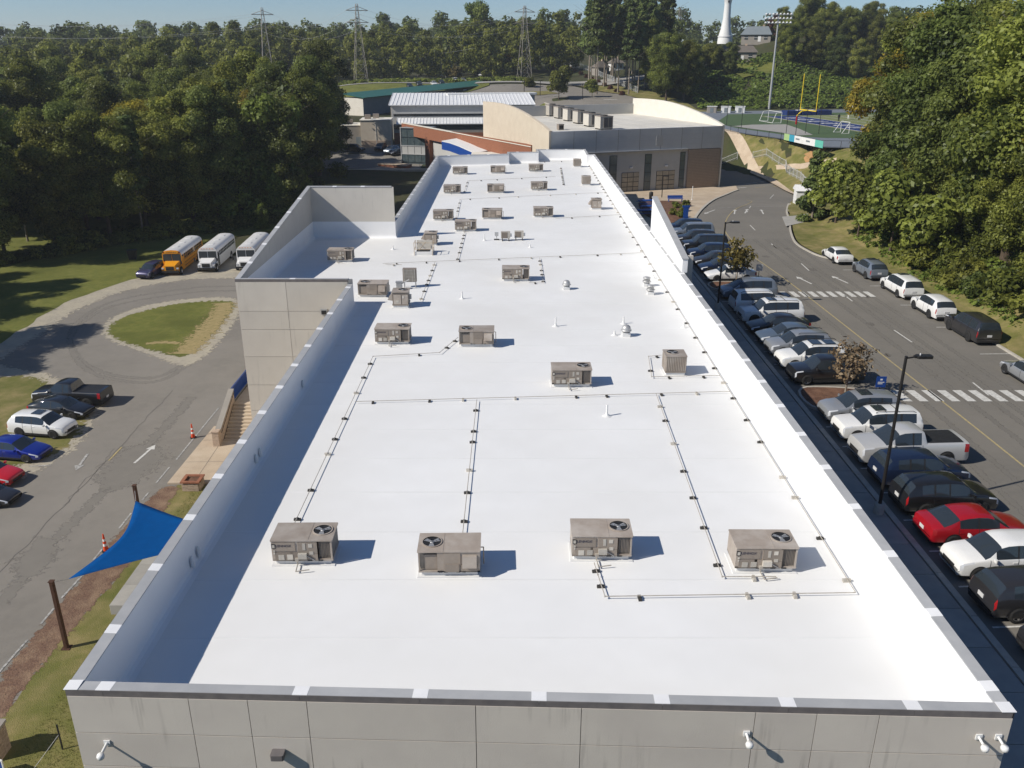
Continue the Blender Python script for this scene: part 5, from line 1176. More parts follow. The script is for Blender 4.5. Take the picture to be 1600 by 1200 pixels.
def seam_mesh(kind):
    K = KINDS[kind]; Lc, W = K['L'], K['W']; m = MB(); rw_ = K['rows']; z0 = .3
    for x in (rw_[K['ws'][0]+1][0], (rw_[K['side'][0][1]][0]+rw_[K['side'][0][1]+1][0])/2, rw_[K['side'][1][1]][0]+.01):
        zb = np.interp(x, [r_[0] for r_ in rw_], [r_[2] for r_ in rw_]); wf = np.interp(x, [r_[0] for r_ in rw_], [r_[3] for r_ in rw_]); w = W/2*wf; zm = .24+(zb-.24)*.55
        for s in (-1, 1):
            q = [(w*.97, z0), (w*.998, .46), (w*1.002, zm), (w*.978, zb-.07), (w*.94, zb)]
            for (y0, a), (y1, b) in zip(q[:-1], q[1:]): m.hexa([(x*Lc-Lc/2-.009, s*(y0+.004), a), (x*Lc-Lc/2+.009, s*(y0+.004), a), (x*Lc-Lc/2+.009, s*(y0-.01), a), (x*Lc-Lc/2-.009, s*(y0-.01), a)], [(x*Lc-Lc/2-.009, s*(y1+.004), b), (x*Lc-Lc/2+.009, s*(y1+.004), b), (x*Lc-Lc/2+.009, s*(y1-.01), b), (x*Lc-Lc/2-.009, s*(y1-.01), b)])
    a, b = K['ax'][0]*Lc-Lc/2+K['r']+.06, K['ax'][1]*Lc-Lc/2-K['r']-.06
    for s in (-1, 1): m.box((a+b)/2, s*(W/2-.01), .30, b-a, .05, .1 if kind == 'sedan' else .16)
    return m.mesh('door_seams', M['black'])
SEAM = {k: seam_mesh(k) for k in KINDS}
CARM = {k: car_parts(k) for k in KINDS}
def wheel_meshes(r):
    t = MB().lathe([(r*.62, -.11), (r*.93, -.11), (r, -.07), (r, .07), (r*.93, .11), (r*.62, .11)], 22, axis='Y').mesh('wheel', M['tyre'])
    m = MB(); m.lathe([(r*.66, -.1), (r*.62, -.06), (r*.15, -.05), (0, -.05)], 18, axis='Y'); 
    rim = m.mesh('rim', M['darkrim'])
    s = MB()
    for k in range(5):
        a = k*2*math.pi/5; ca, sa = math.cos(a), math.sin(a)
        q = [(.1*r, -.09), (.1*r, .09), (.62*r, .07), (.62*r, -.07)]
        s.add([(u*ca-v*r*sa*1.6, -.085, u*sa+v*r*ca*1.6) for u, v in q], [(0, 1, 2, 3)])
    s.lathe([(r*.66, -.1), (r*.58, -.09)], 18, axis='Y')
    return t, rim, s.mesh('spokes', M['rim'])
WHL = {k: wheel_meshes(KINDS[k]['r']) for k in KINDS}
ARCH = {}
for k in KINDS:
    r = KINDS[k]['r']+.055; m = MB(); n = 18
    pts = [(r*math.cos(math.pi*i/n), r*math.sin(math.pi*i/n)) for i in range(n+1)]
    pts = [(r, -.12)]+pts+[(-r, -.12)]
    m.add([(x, 0, z) for x, z in pts], [tuple(range(len(pts)))]); ARCH[k] = m.mesh('wheel_arch', M['black'])
def car(kind, x, y, heading, color, label, z=0.0, group=None, sunroof=0, rails=False, s=1.0, rim='rim', simple=False, cover=None, name='car', cat='car', roof=None):
    """heading: direction the nose points, radians from +X"""
    K = KINDS[kind]; Lc, W = K['L'], K['W']; o = empty(name, (x, y, z), heading+math.pi, label, cat, group); o.scale = (s, s, s)
    for key, me in CARM[kind].items():
        nm = ('pillar_trim' if key.startswith('pillar') else 'side_window' if key.startswith('side') else key.split('_')[0] if key.split('_')[0] in ('headlight', 'taillight') else key)
        c = link(nm, me, o)
        if nm == 'body': c.material_slots[0].link = 'OBJECT'; c.material_slots[0].material = P[color]
    t, rm, sp = WHL[kind]
    for fx in K['ax']:
        for sy in (-1, 1):
            wx = fx*Lc-Lc/2
            a = link('wheel_arch', ARCH[kind], o, (wx, sy*(W/2+.006), K['r'])); a.rotation_euler = (0, 0, 0 if sy < 0 else math.pi)
            w = link('wheel', t, o, (wx, sy*(W/2-.09), K['r']), 0 if sy < 0 else math.pi)
            link('rim', rm, w); q = link('spokes', sp, w)
            if rim != 'rim': q.material_slots[0].link = 'OBJECT'; q.material_slots[0].material = M[rim]
    if simple: return o
    link('door_trim', SEAM[kind], o)
    zb = K['rows'][5][2]; xm = K['rows'][5][0]*Lc-Lc/2+.12
    for sy in (-1, 1):
        c = MB().box(xm, sy*(W/2+.09), zb+.07, .1, .2, .14, ch=.03).box(xm+.06, sy*(W/2+.09), zb+.07, .02, .17, .11).build('mirror', [P[color]], o)
    zt0 = K['rows'][1][1]
    MB().box(-Lc/2+.02, 0, zt0*.66, .06, W*.5, zt0*.26, ch=.02).box(-Lc/2+.03, 0, .40, .06, W*.66, .1).build('grille', M['black'], o)
    MB().box(Lc/2-.005, 0, .78 if kind in ('suv', 'bigsuv', 'van') else .66, .03, .36, .17).build('number_plate', M['plate'], o)
    MB().box(Lc/2-.03, 0, .36, .1, W*.8, .14, ch=.03).build('rear_bumper', M['black'], o)
    zr_ = max(r_[1] for r_ in K['rows'])+.02; xr = (K['rows'][8][0]*Lc-Lc/2, K['rows'][12][0]*Lc-Lc/2)
    for q in range(sunroof):
        xa = xr[0]+.02+q*.95; MB().box(xa+.33, 0, zr_+.016, .72, .86, .02, ch=.05).build('sunroof', M['carglass'], o)
    if rails:
        for sy in (-1, 1): MB().path([(xr[0]-.1, sy*W*.345, zr_-.03), (xr[0]+.05, sy*W*.345, zr_+.05), (Lc*.36, sy*W*.335, zr_+.03), (Lc*.40, sy*W*.33, zr_-.07)], .02, 6).build('roof_rail', M['black'], o)
        if rails == 2:
            for xx in (.1, .9): MB().tube((xx, -W*.345, zr_+.05), (xx, W*.345, zr_+.05), .02, 6).build('cross_bar', M['black'], o)
    for q, (a, b) in enumerate(K['side'][:2]):
        xx = K['rows'][b][0]*Lc-Lc/2-.1
        for sy in (-1, 1): MB().box(xx, sy*(W/2-.012), zb-.14, .2, .035, .035).build('door_handle', [P[color]], o)
    return o
E_ = 0.0; Wd = math.pi
g = 'cars in the row beside the east walk'
def stall(ynear, kind, color, nose_in, label, off=0.0, **kw):
    K = KINDS[kind]; s = kw.get('s', 1.0); x = 18.75+K['L']*s/2+off
    return car(kind, x, ynear+K['W']/2, (Wd if nose_in else E_)+R(3.0), color, label, group=g, **kw)
stall(24.75, 'sedan', 'charcoal', False, 'dark car cut by the right edge, nearest of the parked row', off=.2)
stall(27.75, 'suv', 'charcoal', False, 'dark grey car backed in next to the white crossover', off=-.1, s=1.0)
stall(30.55, 'suv', 'white', True, 'white crossover parked nose-in beside the red sedan', s=.97)
stall(33.2, 'sedan', 'red', False, 'shiny red sedan backed in between a white crossover and a black car')
stall(35.95, 'suv', 'black', False, 'black crossover backed in beside the red sedan')
stall(38.65, 'suv', 'navy', False, 'dark blue crossover backed in beside the silver pickup')
stall(41.2, 'pickup', 'lightsilver', True, 'silver pickup truck with a black bed cover', off=-.1, rim='darkrim', name='pickup_truck', cat='pickup')
stall(44.2, 'bigsuv', 'white', True, 'boxy white car with a sunroof and roof bars next to the silver pickup', s=.93, sunroof=1, rails=2)
stall(46.75, 'suv', 'silver', True, 'silver crossover with a sunroof beside the red mulch island', sunroof=1)
stall(53.1, 'bigsuv', 'black', True, 'black car behind the brown sapling', s=.95)
stall(56.0, 'suv', 'white', True, 'white car with two dark roof windows', sunroof=2, rails=1, s=1.03)
stall(58.7, 'suv', 'silver', True, 'silver-blue wagon with roof rails beside the white car', rails=1)
stall(61.3, 'sedan', 'steelblue', True, 'dark blue-grey sedan third past the brown sapling')
stall(63.8, 'sedan', 'black', True, 'black sedan beside the white car with roof rails', off=-.1)
stall(66.7, 'bigsuv', 'white', True, 'white car with roof bars half in the building shadow', rails=2, sunroof=1)
stall(69.6, 'bigsuv', 'white', False, 'long white car backed in beside the far lamp post', rails=1)
stall(73.9, 'van', 'greyblue', True, 'grey minivan next to the farther mulch island', s=.98)
stall(80.2, 'sedan', 'white', True, 'white sedan behind the olive sapling')
stall(83.4, 'sedan', 'navy', True, 'dark sedan next to the white sedan, half behind the fin')
stall(86.3, 'sedan', 'charcoal', True, 'charcoal sedan second from the white sedan')
stall(89.2, 'suv', 'navy', True, 'dark blue car fourth from the far end of the row')
stall(92.8, 'bigsuv', 'black', True, 'large black car below the tip of the fin')
stall(96.4, 'suv', 'charcoal', True, 'dark car with a white roof hatch near the far end of the row', sunroof=0)
stall(99.7, 'bigsuv', 'greyblue', True, 'grey car second from the far end of the row')
stall(103.2, 'suv', 'navy', True, 'dark car at the far end of the row by the plaza')
g2 = 'cars along the east kerb'
for px, py, k, c, lab, kw in ((1316, 415, 'sedan', 'white', 'white sedan at the head of the kerb line, farthest from the camera', {}), (1368, 440, 'suv', 'greyblue', 'silver crossover with a black roof behind the white sedan', {'sunroof': 1}),
    (1421, 470, 'van', 'white', 'white minivan parked along the kerb', {'sunroof': 1}), (1471, 503, 'suv', 'white', 'white crossover behind the white minivan', {'rim': 'darkrim'}), (1537, 541, 'bigsuv', 'charcoal', 'dark grey car at the kerb with red tail lamps', {'rim': 'darkrim'})):
    q = G(px, py, 0); K = KINDS[k]; car(k, q.x+.25, q.y+K['L']/2, math.pi/2+R(1), c, lab, group=g2, **kw)
q = G(1586, 575, 0); car('sedan', 35.0, q.y-2.6, math.pi/2+R(1), 'silver', 'silver car cut by the right edge at the kerb', group=g2)
g3 = 'cars beside the service drive'
car('pickup', -34.2-1.65, 64.5, Wd-R(4), 'black', 'black pickup truck with a flat bed cover beside the drive', ZL, g3, name='pickup_truck', cat='pickup')
car('sedan', -34.22-1.35, 62.0, R(-9), 'black', 'black sedan nose-out between the pickup and the white crossover', ZL, g3)
car('suv', -33.85-1.4, 58.55, R(-9), 'white', 'white crossover with a dark roof window beside the drive', ZL, g3, sunroof=1, rim='darkrim')
car('sedan', -33.77-1.45, 54.6, R(-9), 'blue', 'bright blue sedan beside the white crossover', ZL, g3)
car('sedan', -35.25, 50.9, R(-9), 'brightred', 'red car with only its nose in view at the left edge', ZL, g3)
car('sedan', -33.6, 48.1, R(-8), 'charcoal', 'dark grey small car at the left edge below the red car', ZL, g3, s=.86)
q = G(226, 437, ZL); car('suv', q.x+.15, q.y+2.2, R(-100), 'purple', 'dark purple car beside the yellow school bus', ZL, 'vehicles by the loop')
g4 = 'cars by the glass tower'
for px, py, Y, k, c, hd, lab in ((595, 236, 203, 'suv', 'black', -100, 'black car left of the two parked by the glass tower'), (612, 240, 199, 'suv', 'greyblue', -115, 'dark silver car in the middle of three by the glass tower'), (624, 243, 196, 'sedan', 'charcoal', -150, 'charcoal car nearest the glass tower'), (555, 237, 203, 'suv', 'black', -20, 'black car half hidden by the big conifer')):
    q = GT(px, py); car(k, q.x, q.y, R(hd), c, lab, q.z+.06, g4, simple=True)
g5 = 'cars in the upper car park'
for i, (px, py, c, lab) in enumerate(((640, 138, 'black', 'leftmost dark car above the green roof'), (655, 136, 'charcoal', 'second dark car above the green roof'), (678, 134, 'white', 'white car above the middle of the green roof'), (690, 133, 'black', 'dark car right of the white one above the green roof'),
    (692, 121, 'white', 'white car at the left of the rear row'), (700, 123, 'silver', 'silver car in the rear row'), (708, 125, 'black', 'black car in the rear row'), (712, 129, 'white', 'white car in front of the rear row'), (724, 129, 'lightsilver', 'pale car at the right of the rear row'),
    (746, 118, 'black', 'dark car behind the median, first of three'), (752, 120, 'white', 'white car behind the median'), (764, 122, 'charcoal', 'dark car behind the median, last of three'), (807, 110, 'white', 'white car under the olive trees'))):
    q = GT(px, py); car('suv' if i % 2 else 'sedan', q.x, q.y, R(-75 if i < 9 else -100), c, lab, q.z+.12, g5, simple=True)
for i, (px, py, Y) in enumerate(((490, 138, 232), (505, 142, 230), (566, 155, 240), (572, 163, 236))): 
    q = GT(px, py+6); car('suv', q.x, q.y, R(-80), ('white', 'black', 'charcoal', 'white')[i], ('white car glimpsed behind the big conifer', 'black car glimpsed behind the big conifer', 'dark car left of the beige hall', 'white car left of the beige hall')[i], q.z+.12, g5, simple=True)
# ---------------------------------------------------------------- buses
def bus(loc, heading, label, body, roofm, yellow, Lb=10.6):
    """nose at the origin, body running back along +x"""
    o = empty('school_bus' if yellow else 'white_bus', loc, heading+math.pi, label, 'bus', 'buses parked by the loop'); W = 2.44; hood = 1.35
    sec = [(W/2-.03, .42), (W/2, .6), (W/2, 2.35), (W/2-.06, 2.62), (W/2-.26, 2.84), (W/2-.6, 2.95), (0, 3.0)]
    def shell(x0, x1, lo, hi, mt, name, par):
        m = MB(); s = sec[lo:hi+1]; ring = [(y, z) for y, z in s]; k = len(ring)
        for sy in (1, -1):
            A = [(x0, sy*y, z) for y, z in ring]; B = [(x1, sy*y, z) for y, z in ring]
            fs = [(i, k+i, k+i+1, i+1) for i in range(k-1)]
            m.add(A+B, [f[::-1] if sy == 1 else f for f in fs], 0, True)
        return m.build(name, mt, par)
    shell(hood, Lb, 0, 2, body, 'side_body', o); rf = shell(hood, Lb, 2, 6, roofm, 'roof', o)
    full = sec+[(-y, z) for y, z in sec[-2::-1]]
    MB().add([(hood, y, z) for y, z in full], [tuple(range(len(full)))[::-1]]).add([(Lb, y, z) for y, z in full], [tuple(range(len(full)))]).build('end_wall', body, o)
    if yellow: MB().box(hood-.03, 0, 2.72, .08, 1.7, .3, ch=.03).build('sign_cap', body, o)
    # bonnet
    m = MB(); A = [(0, -.72, .62), (0, .72, .62), (0, .66, 1.28), (0, -.66, 1.28)]; B = [(hood, -.98, .62), (hood, .98, .62), (hood, .9, 1.62), (hood, -.9, 1.62)]
    m.hexa(A, B); m.hexa([(.15, -1.12, .5), (.15, 1.12, .5), (.15, 1.05, 1.02), (.15, -1.05, 1.02)], [(hood, -1.2, .5), (hood, 1.2, .5), (hood, 1.18, 1.12), (hood, -1.18, 1.12)]); m.build('bonnet', body, o)
    MB().box(-.02, 0, .93, .05, 1.0, .44, ch=.01).build('grille', M['black'], o); MB().box(-.08, 0, .52, .2, 2.3, .24, ch=.05).build('bumper', M['black'], o)
    for sy in (-1, 1):
        MB().box(.1, sy*.93, .92, .12, .26, .2).build('headlight', M['head'], o)
        MB().path([(.5, sy*1.1, 1.1), (.35, sy*1.4, 1.5)], .02).box(.35, sy*1.42, 1.62, .05, .2, .36).build('mirror', M['black'], o)
    ws = MB(); ws.box(hood-.012, -.57, 2.02, .02, 1.08, .92, ch=.0).box(hood-.012, .57, 2.02, .02, 1.08, .92); ws.build('windshield', M['carglass'], o)
    nwin = 11; x0 = hood+1.0; step = (Lb-.35-x0)/nwin
    for k in range(nwin):
        for sy in (-1, 1): 
            w = MB().box(x0+step*(k+.5), sy*(W/2+.004), 2.02, step-.14, .02, .62).build('side_window', M['carglass'], o)
            MB().box(x0+step*(k+.5), sy*(W/2+.012), 2.04, step-.14, .02, .03).build('sash', body, w)
    for sy in (-1, 1): MB().box(hood+.5, sy*(W/2+.004), 1.95, .6, .02, .75).build('side_window', M['carglass'], o)
    MB().box(hood+.5, -W/2-.006, 1.3, .72, .03, 1.6).build('door', M['carglass'] if not yellow else body, o)
    if yellow:
        for z in (1.62, 1.2, .8):
            for sy in (-1, 1): MB().box((hood+Lb)/2, sy*(W/2+.01), z, Lb-hood-.1, .02, .05).build('rub_rail', M['black'], o)
        for sy in (-1, 1):
            for dy, mt in ((1.0, 'tail'), (.72, 'amber')): MB().lathe([(0, -.05), (.09, -.05), (.09, 0)], 12, (0, 0, 0)).build('warning_lamp', M[mt], o, (hood-.07, sy*dy, 2.72)).rotation_euler = (0, -math.pi/2, 0)
        text('SCHOOL BUS', .21, M['ink'], o, (hood-.08, 0, 2.72), (math.pi/2, 0, -math.pi/2))
    else:
        for sy in (-1, -.5, 0, .5, 1): MB().box(hood-.04, sy*.7, 2.8, .05, .12, .06).build('marker_lamp', M['amber'], o)
    for x in (hood*.55, Lb-2.6):
        for sy in (-1, 1):
            a = MB(); n = 14; r_ = .56; a.add([(x+r_*math.cos(math.pi*i/n), sy*(W/2+(.012 if x > hood else -.01)), .5+r_*math.sin(math.pi*i/n)) for i in range(n+1)], [tuple(range(n+1))]); a.build('wheel_arch', M['black'], o)
            w = MB().lathe([(.28, -.14), (.46, -.14), (.5, -.1), (.5, .1), (.46, .14), (.28, .14)], 20, axis='Y').build('wheel', M['tyre'], o, (x, sy*(W/2-.1), .5), 0 if sy < 0 else math.pi)
            MB().lathe([(.3, -.13), (.26, -.06), (.12, -.05), (.1, -.12), (0, -.12)], 16, axis='Y').build('rim', M['rim'], w)
    for k in range(3): MB().box(hood+2.2+k*2.7, 0, 3.0, .7, .7, .05, ch=.06).build('roof_hatch', roofm, rf)
    return o
hd = R(-87)
for px, py, lab, b, rf, yl_ in ((267, 431, 'yellow school bus with a white roof', M['bus_yellow'], M['bus_white'], True), (323, 426, 'white bus parked beside the yellow school bus', M['bus_white'], M['bus_white'], False), (383, 424, 'white bus half hidden by the projecting bay', M['bus_white'], M['bus_white'], False)):
    q = G(px, py, ZL); bus((q.x, q.y, ZL+.01), hd, lab, b, rf, yl_)
# ================================================================ small things on the west side
def cone(px, py, lab):
    q = G(px, py, ZL); o = empty('traffic_cone', (q.x, q.y, ZL+.012), .3, lab, 'traffic cone', 'tall traffic cones')
    MB().box(0, 0, .03, .4, .4, .06, ch=.08).build('base', M['black'], o)
    for k, (z0, z1) in enumerate(((.06, .35), (.35, .50), (.50, .66), (.66, .80), (.80, 1.12))):
        r0, r1 = .15-.115*z0/1.12, .15-.115*z1/1.12; m = MB().tube((0, 0, z0), (0, 0, z1), r0, 14, 0, r1); m.build('band' if k % 2 else 'cone', M['white'] if k % 2 else M['orange'], o)
    return o
cone(302, 684, 'orange cone with white bands near the foot of the stairs'); cone(166, 861, 'orange cone with white bands beside the blue shade sail')
# stairs up to the terrace
st = empty('stairs', (-20.15, 56.9, ZL), 0, 'tan concrete stairs rising beside the projecting bay', 'stairs')
for k in range(11):
    MB().box(0, .3*k+2.2-.15*k-.0, (k+1)*.165/2, 2.1, 4.4-.3*k if False else .34, .165*(k+1)).build('step', M['walk'], st).location = (0, -2.05+.15*k+.0, 0)
MB().box(0, 3.3+3.6, .9, 2.1, 7.2, 1.8).build('landing', M['walk'], st)
m = MB(); m.hexa([(-1.42, -.5, -.1), (-1.1, -.5, -.1), (-1.1, -.5, .95), (-1.42, -.5, .95)], [(-1.42, 3.5, -.1), (-1.1, 3.5, -.1), (-1.1, 3.5, 2.75), (-1.42, 3.5, 2.75)]); m.build('cheek_wall', M['brick'], st)
m = MB(); m.hexa([(-1.47, -.55, .955), (-1.05, -.55, .955), (-1.05, -.55, 1.05), (-1.47, -.55, 1.05)], [(-1.47, 3.5, 2.755), (-1.05, 3.5, 2.755), (-1.05, 3.5, 2.85), (-1.47, 3.5, 2.85)]); m.build('wall_cap', M['taupe'], st)
MB().box(-1.26, -.75, .55, .46, .46, 1.3).box(-1.26, -.75, 1.24, .54, .54, .1).build('pier', M['brick'], st)
MB().box(-1.28, 6.9, .8, .14, 7.2, 2.0).build('terrace_wall', M['taupe'], st)
for k in range(24): MB().tube((-1.26, 3.6+k*.29, 1.8), (-1.26, 3.6+k*.29, 2.85), .018, 6).build('baluster', M['bluepaint'], st)
MB().box(-1.28, 6.95, 2.32, .012, 6.9, .92).build('mesh_panel', M['bluepaint'], st)
for z in (1.85, 2.88): MB().tube((-1.26, 3.5, z), (-1.26, 10.4, z), .035).build('rail', M['bluepaint'], st)
MB().path([(-.98, -.4, .95), (-.98, 3.3, 2.7)], .025).build('handrail', M['dkmetal'], st)
# brick planter and pillar
def brick_box(name, loc, sx, sy, h, lab, cat, hollow):
    o = empty(name, loc, 0, lab, cat); n = 0
    courses = int(h/.1); bl = .3
    for c_ in range(courses):
        z = .05+c_*.1
        for sd in range(4):
            L = sx if sd % 2 == 0 else sy; k = max(1, int(L/bl)); off = (c_ % 2)*.0
            for i in range(k):
                t = -L/2+(i+.5)*L/k; x, y = ((t, -sy/2) if sd == 0 else (sx/2, t) if sd == 1 else (t, sy/2) if sd == 2 else (-sx/2, t))
                w, d = (L/k-.012, .11) if sd % 2 == 0 else (.11, L/k-.012)
                me = BR.get((round(w, 3), round(d, 3)))
                if me is None: me = BR[(round(w, 3), round(d, 3))] = MB().box(0, 0, 0, w, d, .088).mesh('brick', M['brick'])
                link('brick', me, o, (x, y, z))
    MB().box(0, 0, h/2-.02, sx-.08, sy-.08, h-.06).build('core', M['joint'] if not hollow else M['mulch'], o)
    if hollow:
        for sx_, sy_, cx, cy in ((sx+.2, .22, 0, -sy/2), (sx+.2, .22, 0, sy/2), (.22, sy-.22, -sx/2, 0), (.22, sy-.22, sx/2, 0)): MB().box(cx, cy, h+.04, sx_, sy_, .09).build('cap', M['redbrick'], o)
    else: MB().box(0, 0, h+.05, sx+.18, sy+.18, .12, ch=.03).build('cap', M['taupe'], o)
    return o
BR = {}
q = G(299, 767, ZL); brick_box('brick_planter', (q.x, q.y+.45, ZL+.01), 1.05, .95, .6, 'square brick planter at the end of the tan walk', 'planter', True)
q = G(-6, 1178, ZL); brick_box('brick_pillar', (q.x, q.y, ZL), .75, .75, 1.3, 'brick pillar at the lower left edge', 'pillar', False)
# low concrete wall by the building
a = G(176, 960, ZL); o = empty('low_wall', (a.x+.35, a.y, ZL), 0, 'low grey concrete wall along the foot of the building', 'wall')
for k in range(3): MB().box(0, .9+k*1.85, .28, .85, 1.83, .56, ch=.02).build('block', M['walkgrey'], o)
# posts and the blue sail
T2 = Vector((-21.53, 33.75, -2.25)); T1 = Vector((-21.95, 44.0, -2.7))
for T, lab in ((T2, 'rusty steel post standing alone on the lawn'), (T1, 'rusty steel post holding the upper corner of the blue sail')):
    o = empty('steel_post', (T.x, T.y, ZL), 0, lab, 'post', 'shade sail posts'); hh = T.z-ZL+.05
    MB().box(0, 0, hh/2, .2, .2, hh, ch=.03).build('shaft', M['rust'], o); MB().box(0, 0, .02, .4, .4, .04).build('base_plate', M['rust'], o); MB().box(0, 0, hh+.015, .24, .24, .03).build('cap', M['rust'], o)
A = G(107, 905, -3.0); A = Vector((-21.0, 37.6, -3.35)); A = GY(107, 905, 35.2); B = GY(212, 783, 43.6); Cc = Vector((-11.5, 38.4, -2.6))
sail = empty('shade_sail', (A.x, A.y, A.z), 0, 'taut blue triangular shade sail beside the building', 'shade sail')
n = 22; V = []; idx = {}; F_ = []
cen = (A+B+Cc)/3
for i in range(n+1):
    for j in range(n+1-i):
        a, b = i/n, j/n; c = 1-a-b
        p = A*a+B*b+Cc*c
        pull = .22*(4*a*b*(1-c)**2+4*b*c*(1-a)**2+4*a*c*(1-b)**2)          # edges hang in towards the middle
        p = p+(cen-p)*pull*1.25; p.z -= .9*(a*b*c)*4
        idx[(i, j)] = len(V); V.append(p-A)
for i in range(n):
    for j in range(n-i):
        F_.append((idx[(i, j)], idx[(i+1, j)], idx[(i, j+1)]))
        if i+j < n-1: F_.append((idx[(i+1, j)], idx[(i+1, j+1)], idx[(i, j+1)]))
me = bpy.data.meshes.new('fabric'); me.from_pydata([tuple(v) for v in V], [], F_); me.polygons.foreach_set('use_smooth', [True]*len(F_)); me.materials.append(M['bluefabric'])
fo = link('fabric', me, sail); md = fo.modifiers.new('thickness', 'SOLIDIFY'); md.thickness = .012
for p, t in ((A, T2), (B, T1-Vector((0, 0, .1))), (Cc, Vector((-11.3, 38.4, -2.55)))): MB().tube(p-A, t-A, .012, 6).build('tether', M['steel'], sail)
# thin black stake with its string, and the blue sign
q = G(98, 1171, ZL); o = empty('stake', (q.x, q.y, ZL), 0, 'thin black stake with a string on the lawn', 'stake')
MB().box(0, 0, .65, .05, .05, 1.3).build('shaft', M['black'], o); MB().tube((0, 0, .8), (-.7, -1.6, 0), .008, 5).build('string', M['plate'], o)
q = G(-8, 1215, ZL); o = empty('blue_sign', (q.x+.1, q.y, ZL), R(-20), 'blue sign with a white border at the lower left edge', 'sign')
for s in (-.42, .42): MB().tube((s, .04, 0), (s, .04, .85), .03).build('post', M['white'], o)
MB().box(0, 0, .72, 1.1, .05, .72).build('border', M['white'], o); MB().box(0, -.03, .72, .98, .012, .60).build('face', M['bluepaint'], o); MB().box(.2, -.04, .58, .32, .01, .06).build('white_mark', M['white'], o)
# black speaker-like bin on the lawn behind the purple car
q = G(208, 405, ZL); o = empty('black_bin', (q.x, q.y, ZL), .3, 'black bin standing on the shaded lawn near the purple car', 'bin')
MB().hexa([(-.45, -.45, 0), (.45, -.45, 0), (.45, .45, 0), (-.45, .45, 0)], [(-.6, -.6, 1.2), (.6, -.6, 1.2), (.6, .6, 1.2), (-.6, .6, 1.2)]).build('body', M['black'], o); MB().box(0, 0, 1.25, 1.3, 1.3, .08, ch=.1).build('lid', M['black'], o)
# ================================================================ small things on the east side
def lamp(px, py, lab, top):
    q = G(px, py, 0); o = empty('lamp_post', (17.67, q.y, .1), 0, lab, 'street lamp', 'lamp posts of the car park')
    MB().lathe([(.24, 0), (.24, .55), (0, .56)], 14).build('footing', M['kerb'], o); MB().tube((0, 0, .5), (0, 0, top-.1), .085, 10, 0, .065).build('pole', M['dkmetal'], o)
    MB().tube((0, 0, top-.2), (.5, 0, top-.12), .04).build('arm', M['dkmetal'], o)
    hd_ = MB().box(.8, 0, top-.12, .72, .36, .12, ch=.06).box(.42, 0, top-.12, .14, .16, .1).build('lamp_head', M['dkmetal'], o); MB().box(.84, 0, top-.187, .5, .26, .015).build('lens', M['plate'], hd_)
    MB().lathe([(0, .1), (.035, .08), (.04, 0)], 8, (.62, 0, top-.055)).build('photocell', M['steel'], o)
lamp(1372, 805, 'tall dark lamp post among the nearest parked cars', 8.15); lamp(1121, 485, 'tall dark lamp post beside the white cars farther along', 7.6)
def sign(loc, lab, w, h, zc, mt, rz=0.0, marks=()):
    o = empty('sign', loc, rz, lab, 'sign'); MB().tube((0, 0, 0), (0, 0, zc+h/2-.04), .03).build('post', M['dkmetal'], o)
    f = MB().box(0, -.05, zc, w, .03, h, ch=.0).build('face', mt, o)
    for x, z, sx, sz in marks: MB().box(x, -.07, zc+z, sx, .008, sz).build('mark', M['white'], f)
    return o
q = G(1371, 627, .15); sign((q.x, q.y, .14), 'blue sign on a post at the end of the red mulch island', .62, .72, 1.35, M['bluepaint'], 0, ((0, .16, .14, .1), (0, -.02, .4, .05), (-.05, -.12, .3, .05)))
q = G(1180, 442, .1); sign((23.5, q.y, .1), 'dark square sign on a post at the end of the farther island', .62, .62, 1.5, M['greysiding'])
q = G(1070, 354, zR); o = empty('banner_post', (q.x, q.y, zR(q.x, q.y)+.1), 0, 'blue banner post on the plaza by the kerb', 'sign post')
MB().tube((0, 0, 0), (0, 0, 2.2), .05).build('post', M['bluepaint'], o); MB().box(0, 0, 1.55, .62, .08, 1.5).build('banner', M['bluepaint'], o); MB().box(0, 0, 2.42, .95, .12, .24).build('header', M['bluepaint'], o)
q = G(1055, 316, zR); o = empty('bench', (q.x, q.y, zR(q.x, q.y)+.1), R(3), 'blue metal bench on the plaza', 'bench')
MB().box(0, 0, .45, 2.3, .45, .05).build('seat', M['bluepaint'], o); MB().hexa([(-1.15, .22, .5), (1.15, .22, .5), (1.15, .26, .5), (-1.15, .26, .5)], [(-1.15, .3, .9), (1.15, .3, .9), (1.15, .34, .9), (-1.15, .34, .9)]).build('backrest', M['bluepaint'], o)
for s in (-1.0, 1.0): MB().box(s, 0, .22, .06, .42, .44).build('leg', M['bluepaint'], o)
for px, py, lab in ((1010, 322, 'blue picnic table nearest the plaza wall'), (1016, 331, 'blue picnic table in the middle of the plaza group'), (1004, 338, 'blue picnic table closest to the roof edge')):
    q = G(px, py, zR); o = empty('picnic_table', (q.x, q.y, zR(q.x, q.y)+.12), R(8), lab, 'table', 'blue picnic tables')
    MB().box(0, 0, .74, 2.6, 1.0, .06, ch=.06).build('table_top', M['bluepaint'], o)
    for s in (-1, 1): MB().box(0, s*.85, .45, 2.6, .32, .05, ch=.05).build('seat', M['bluepaint'], o)
    for s in (-.9, .9): MB().tube((s, -.85, .43), (s, -.4, .02), .03).tube((s, .85, .43), (s, .4, .02), .03).tube((s, -.85, .42), (s, .85, .42), .03).tube((s, 0, .42), (s, 0, .72), .03).build('leg', M['dkmetal'], o)
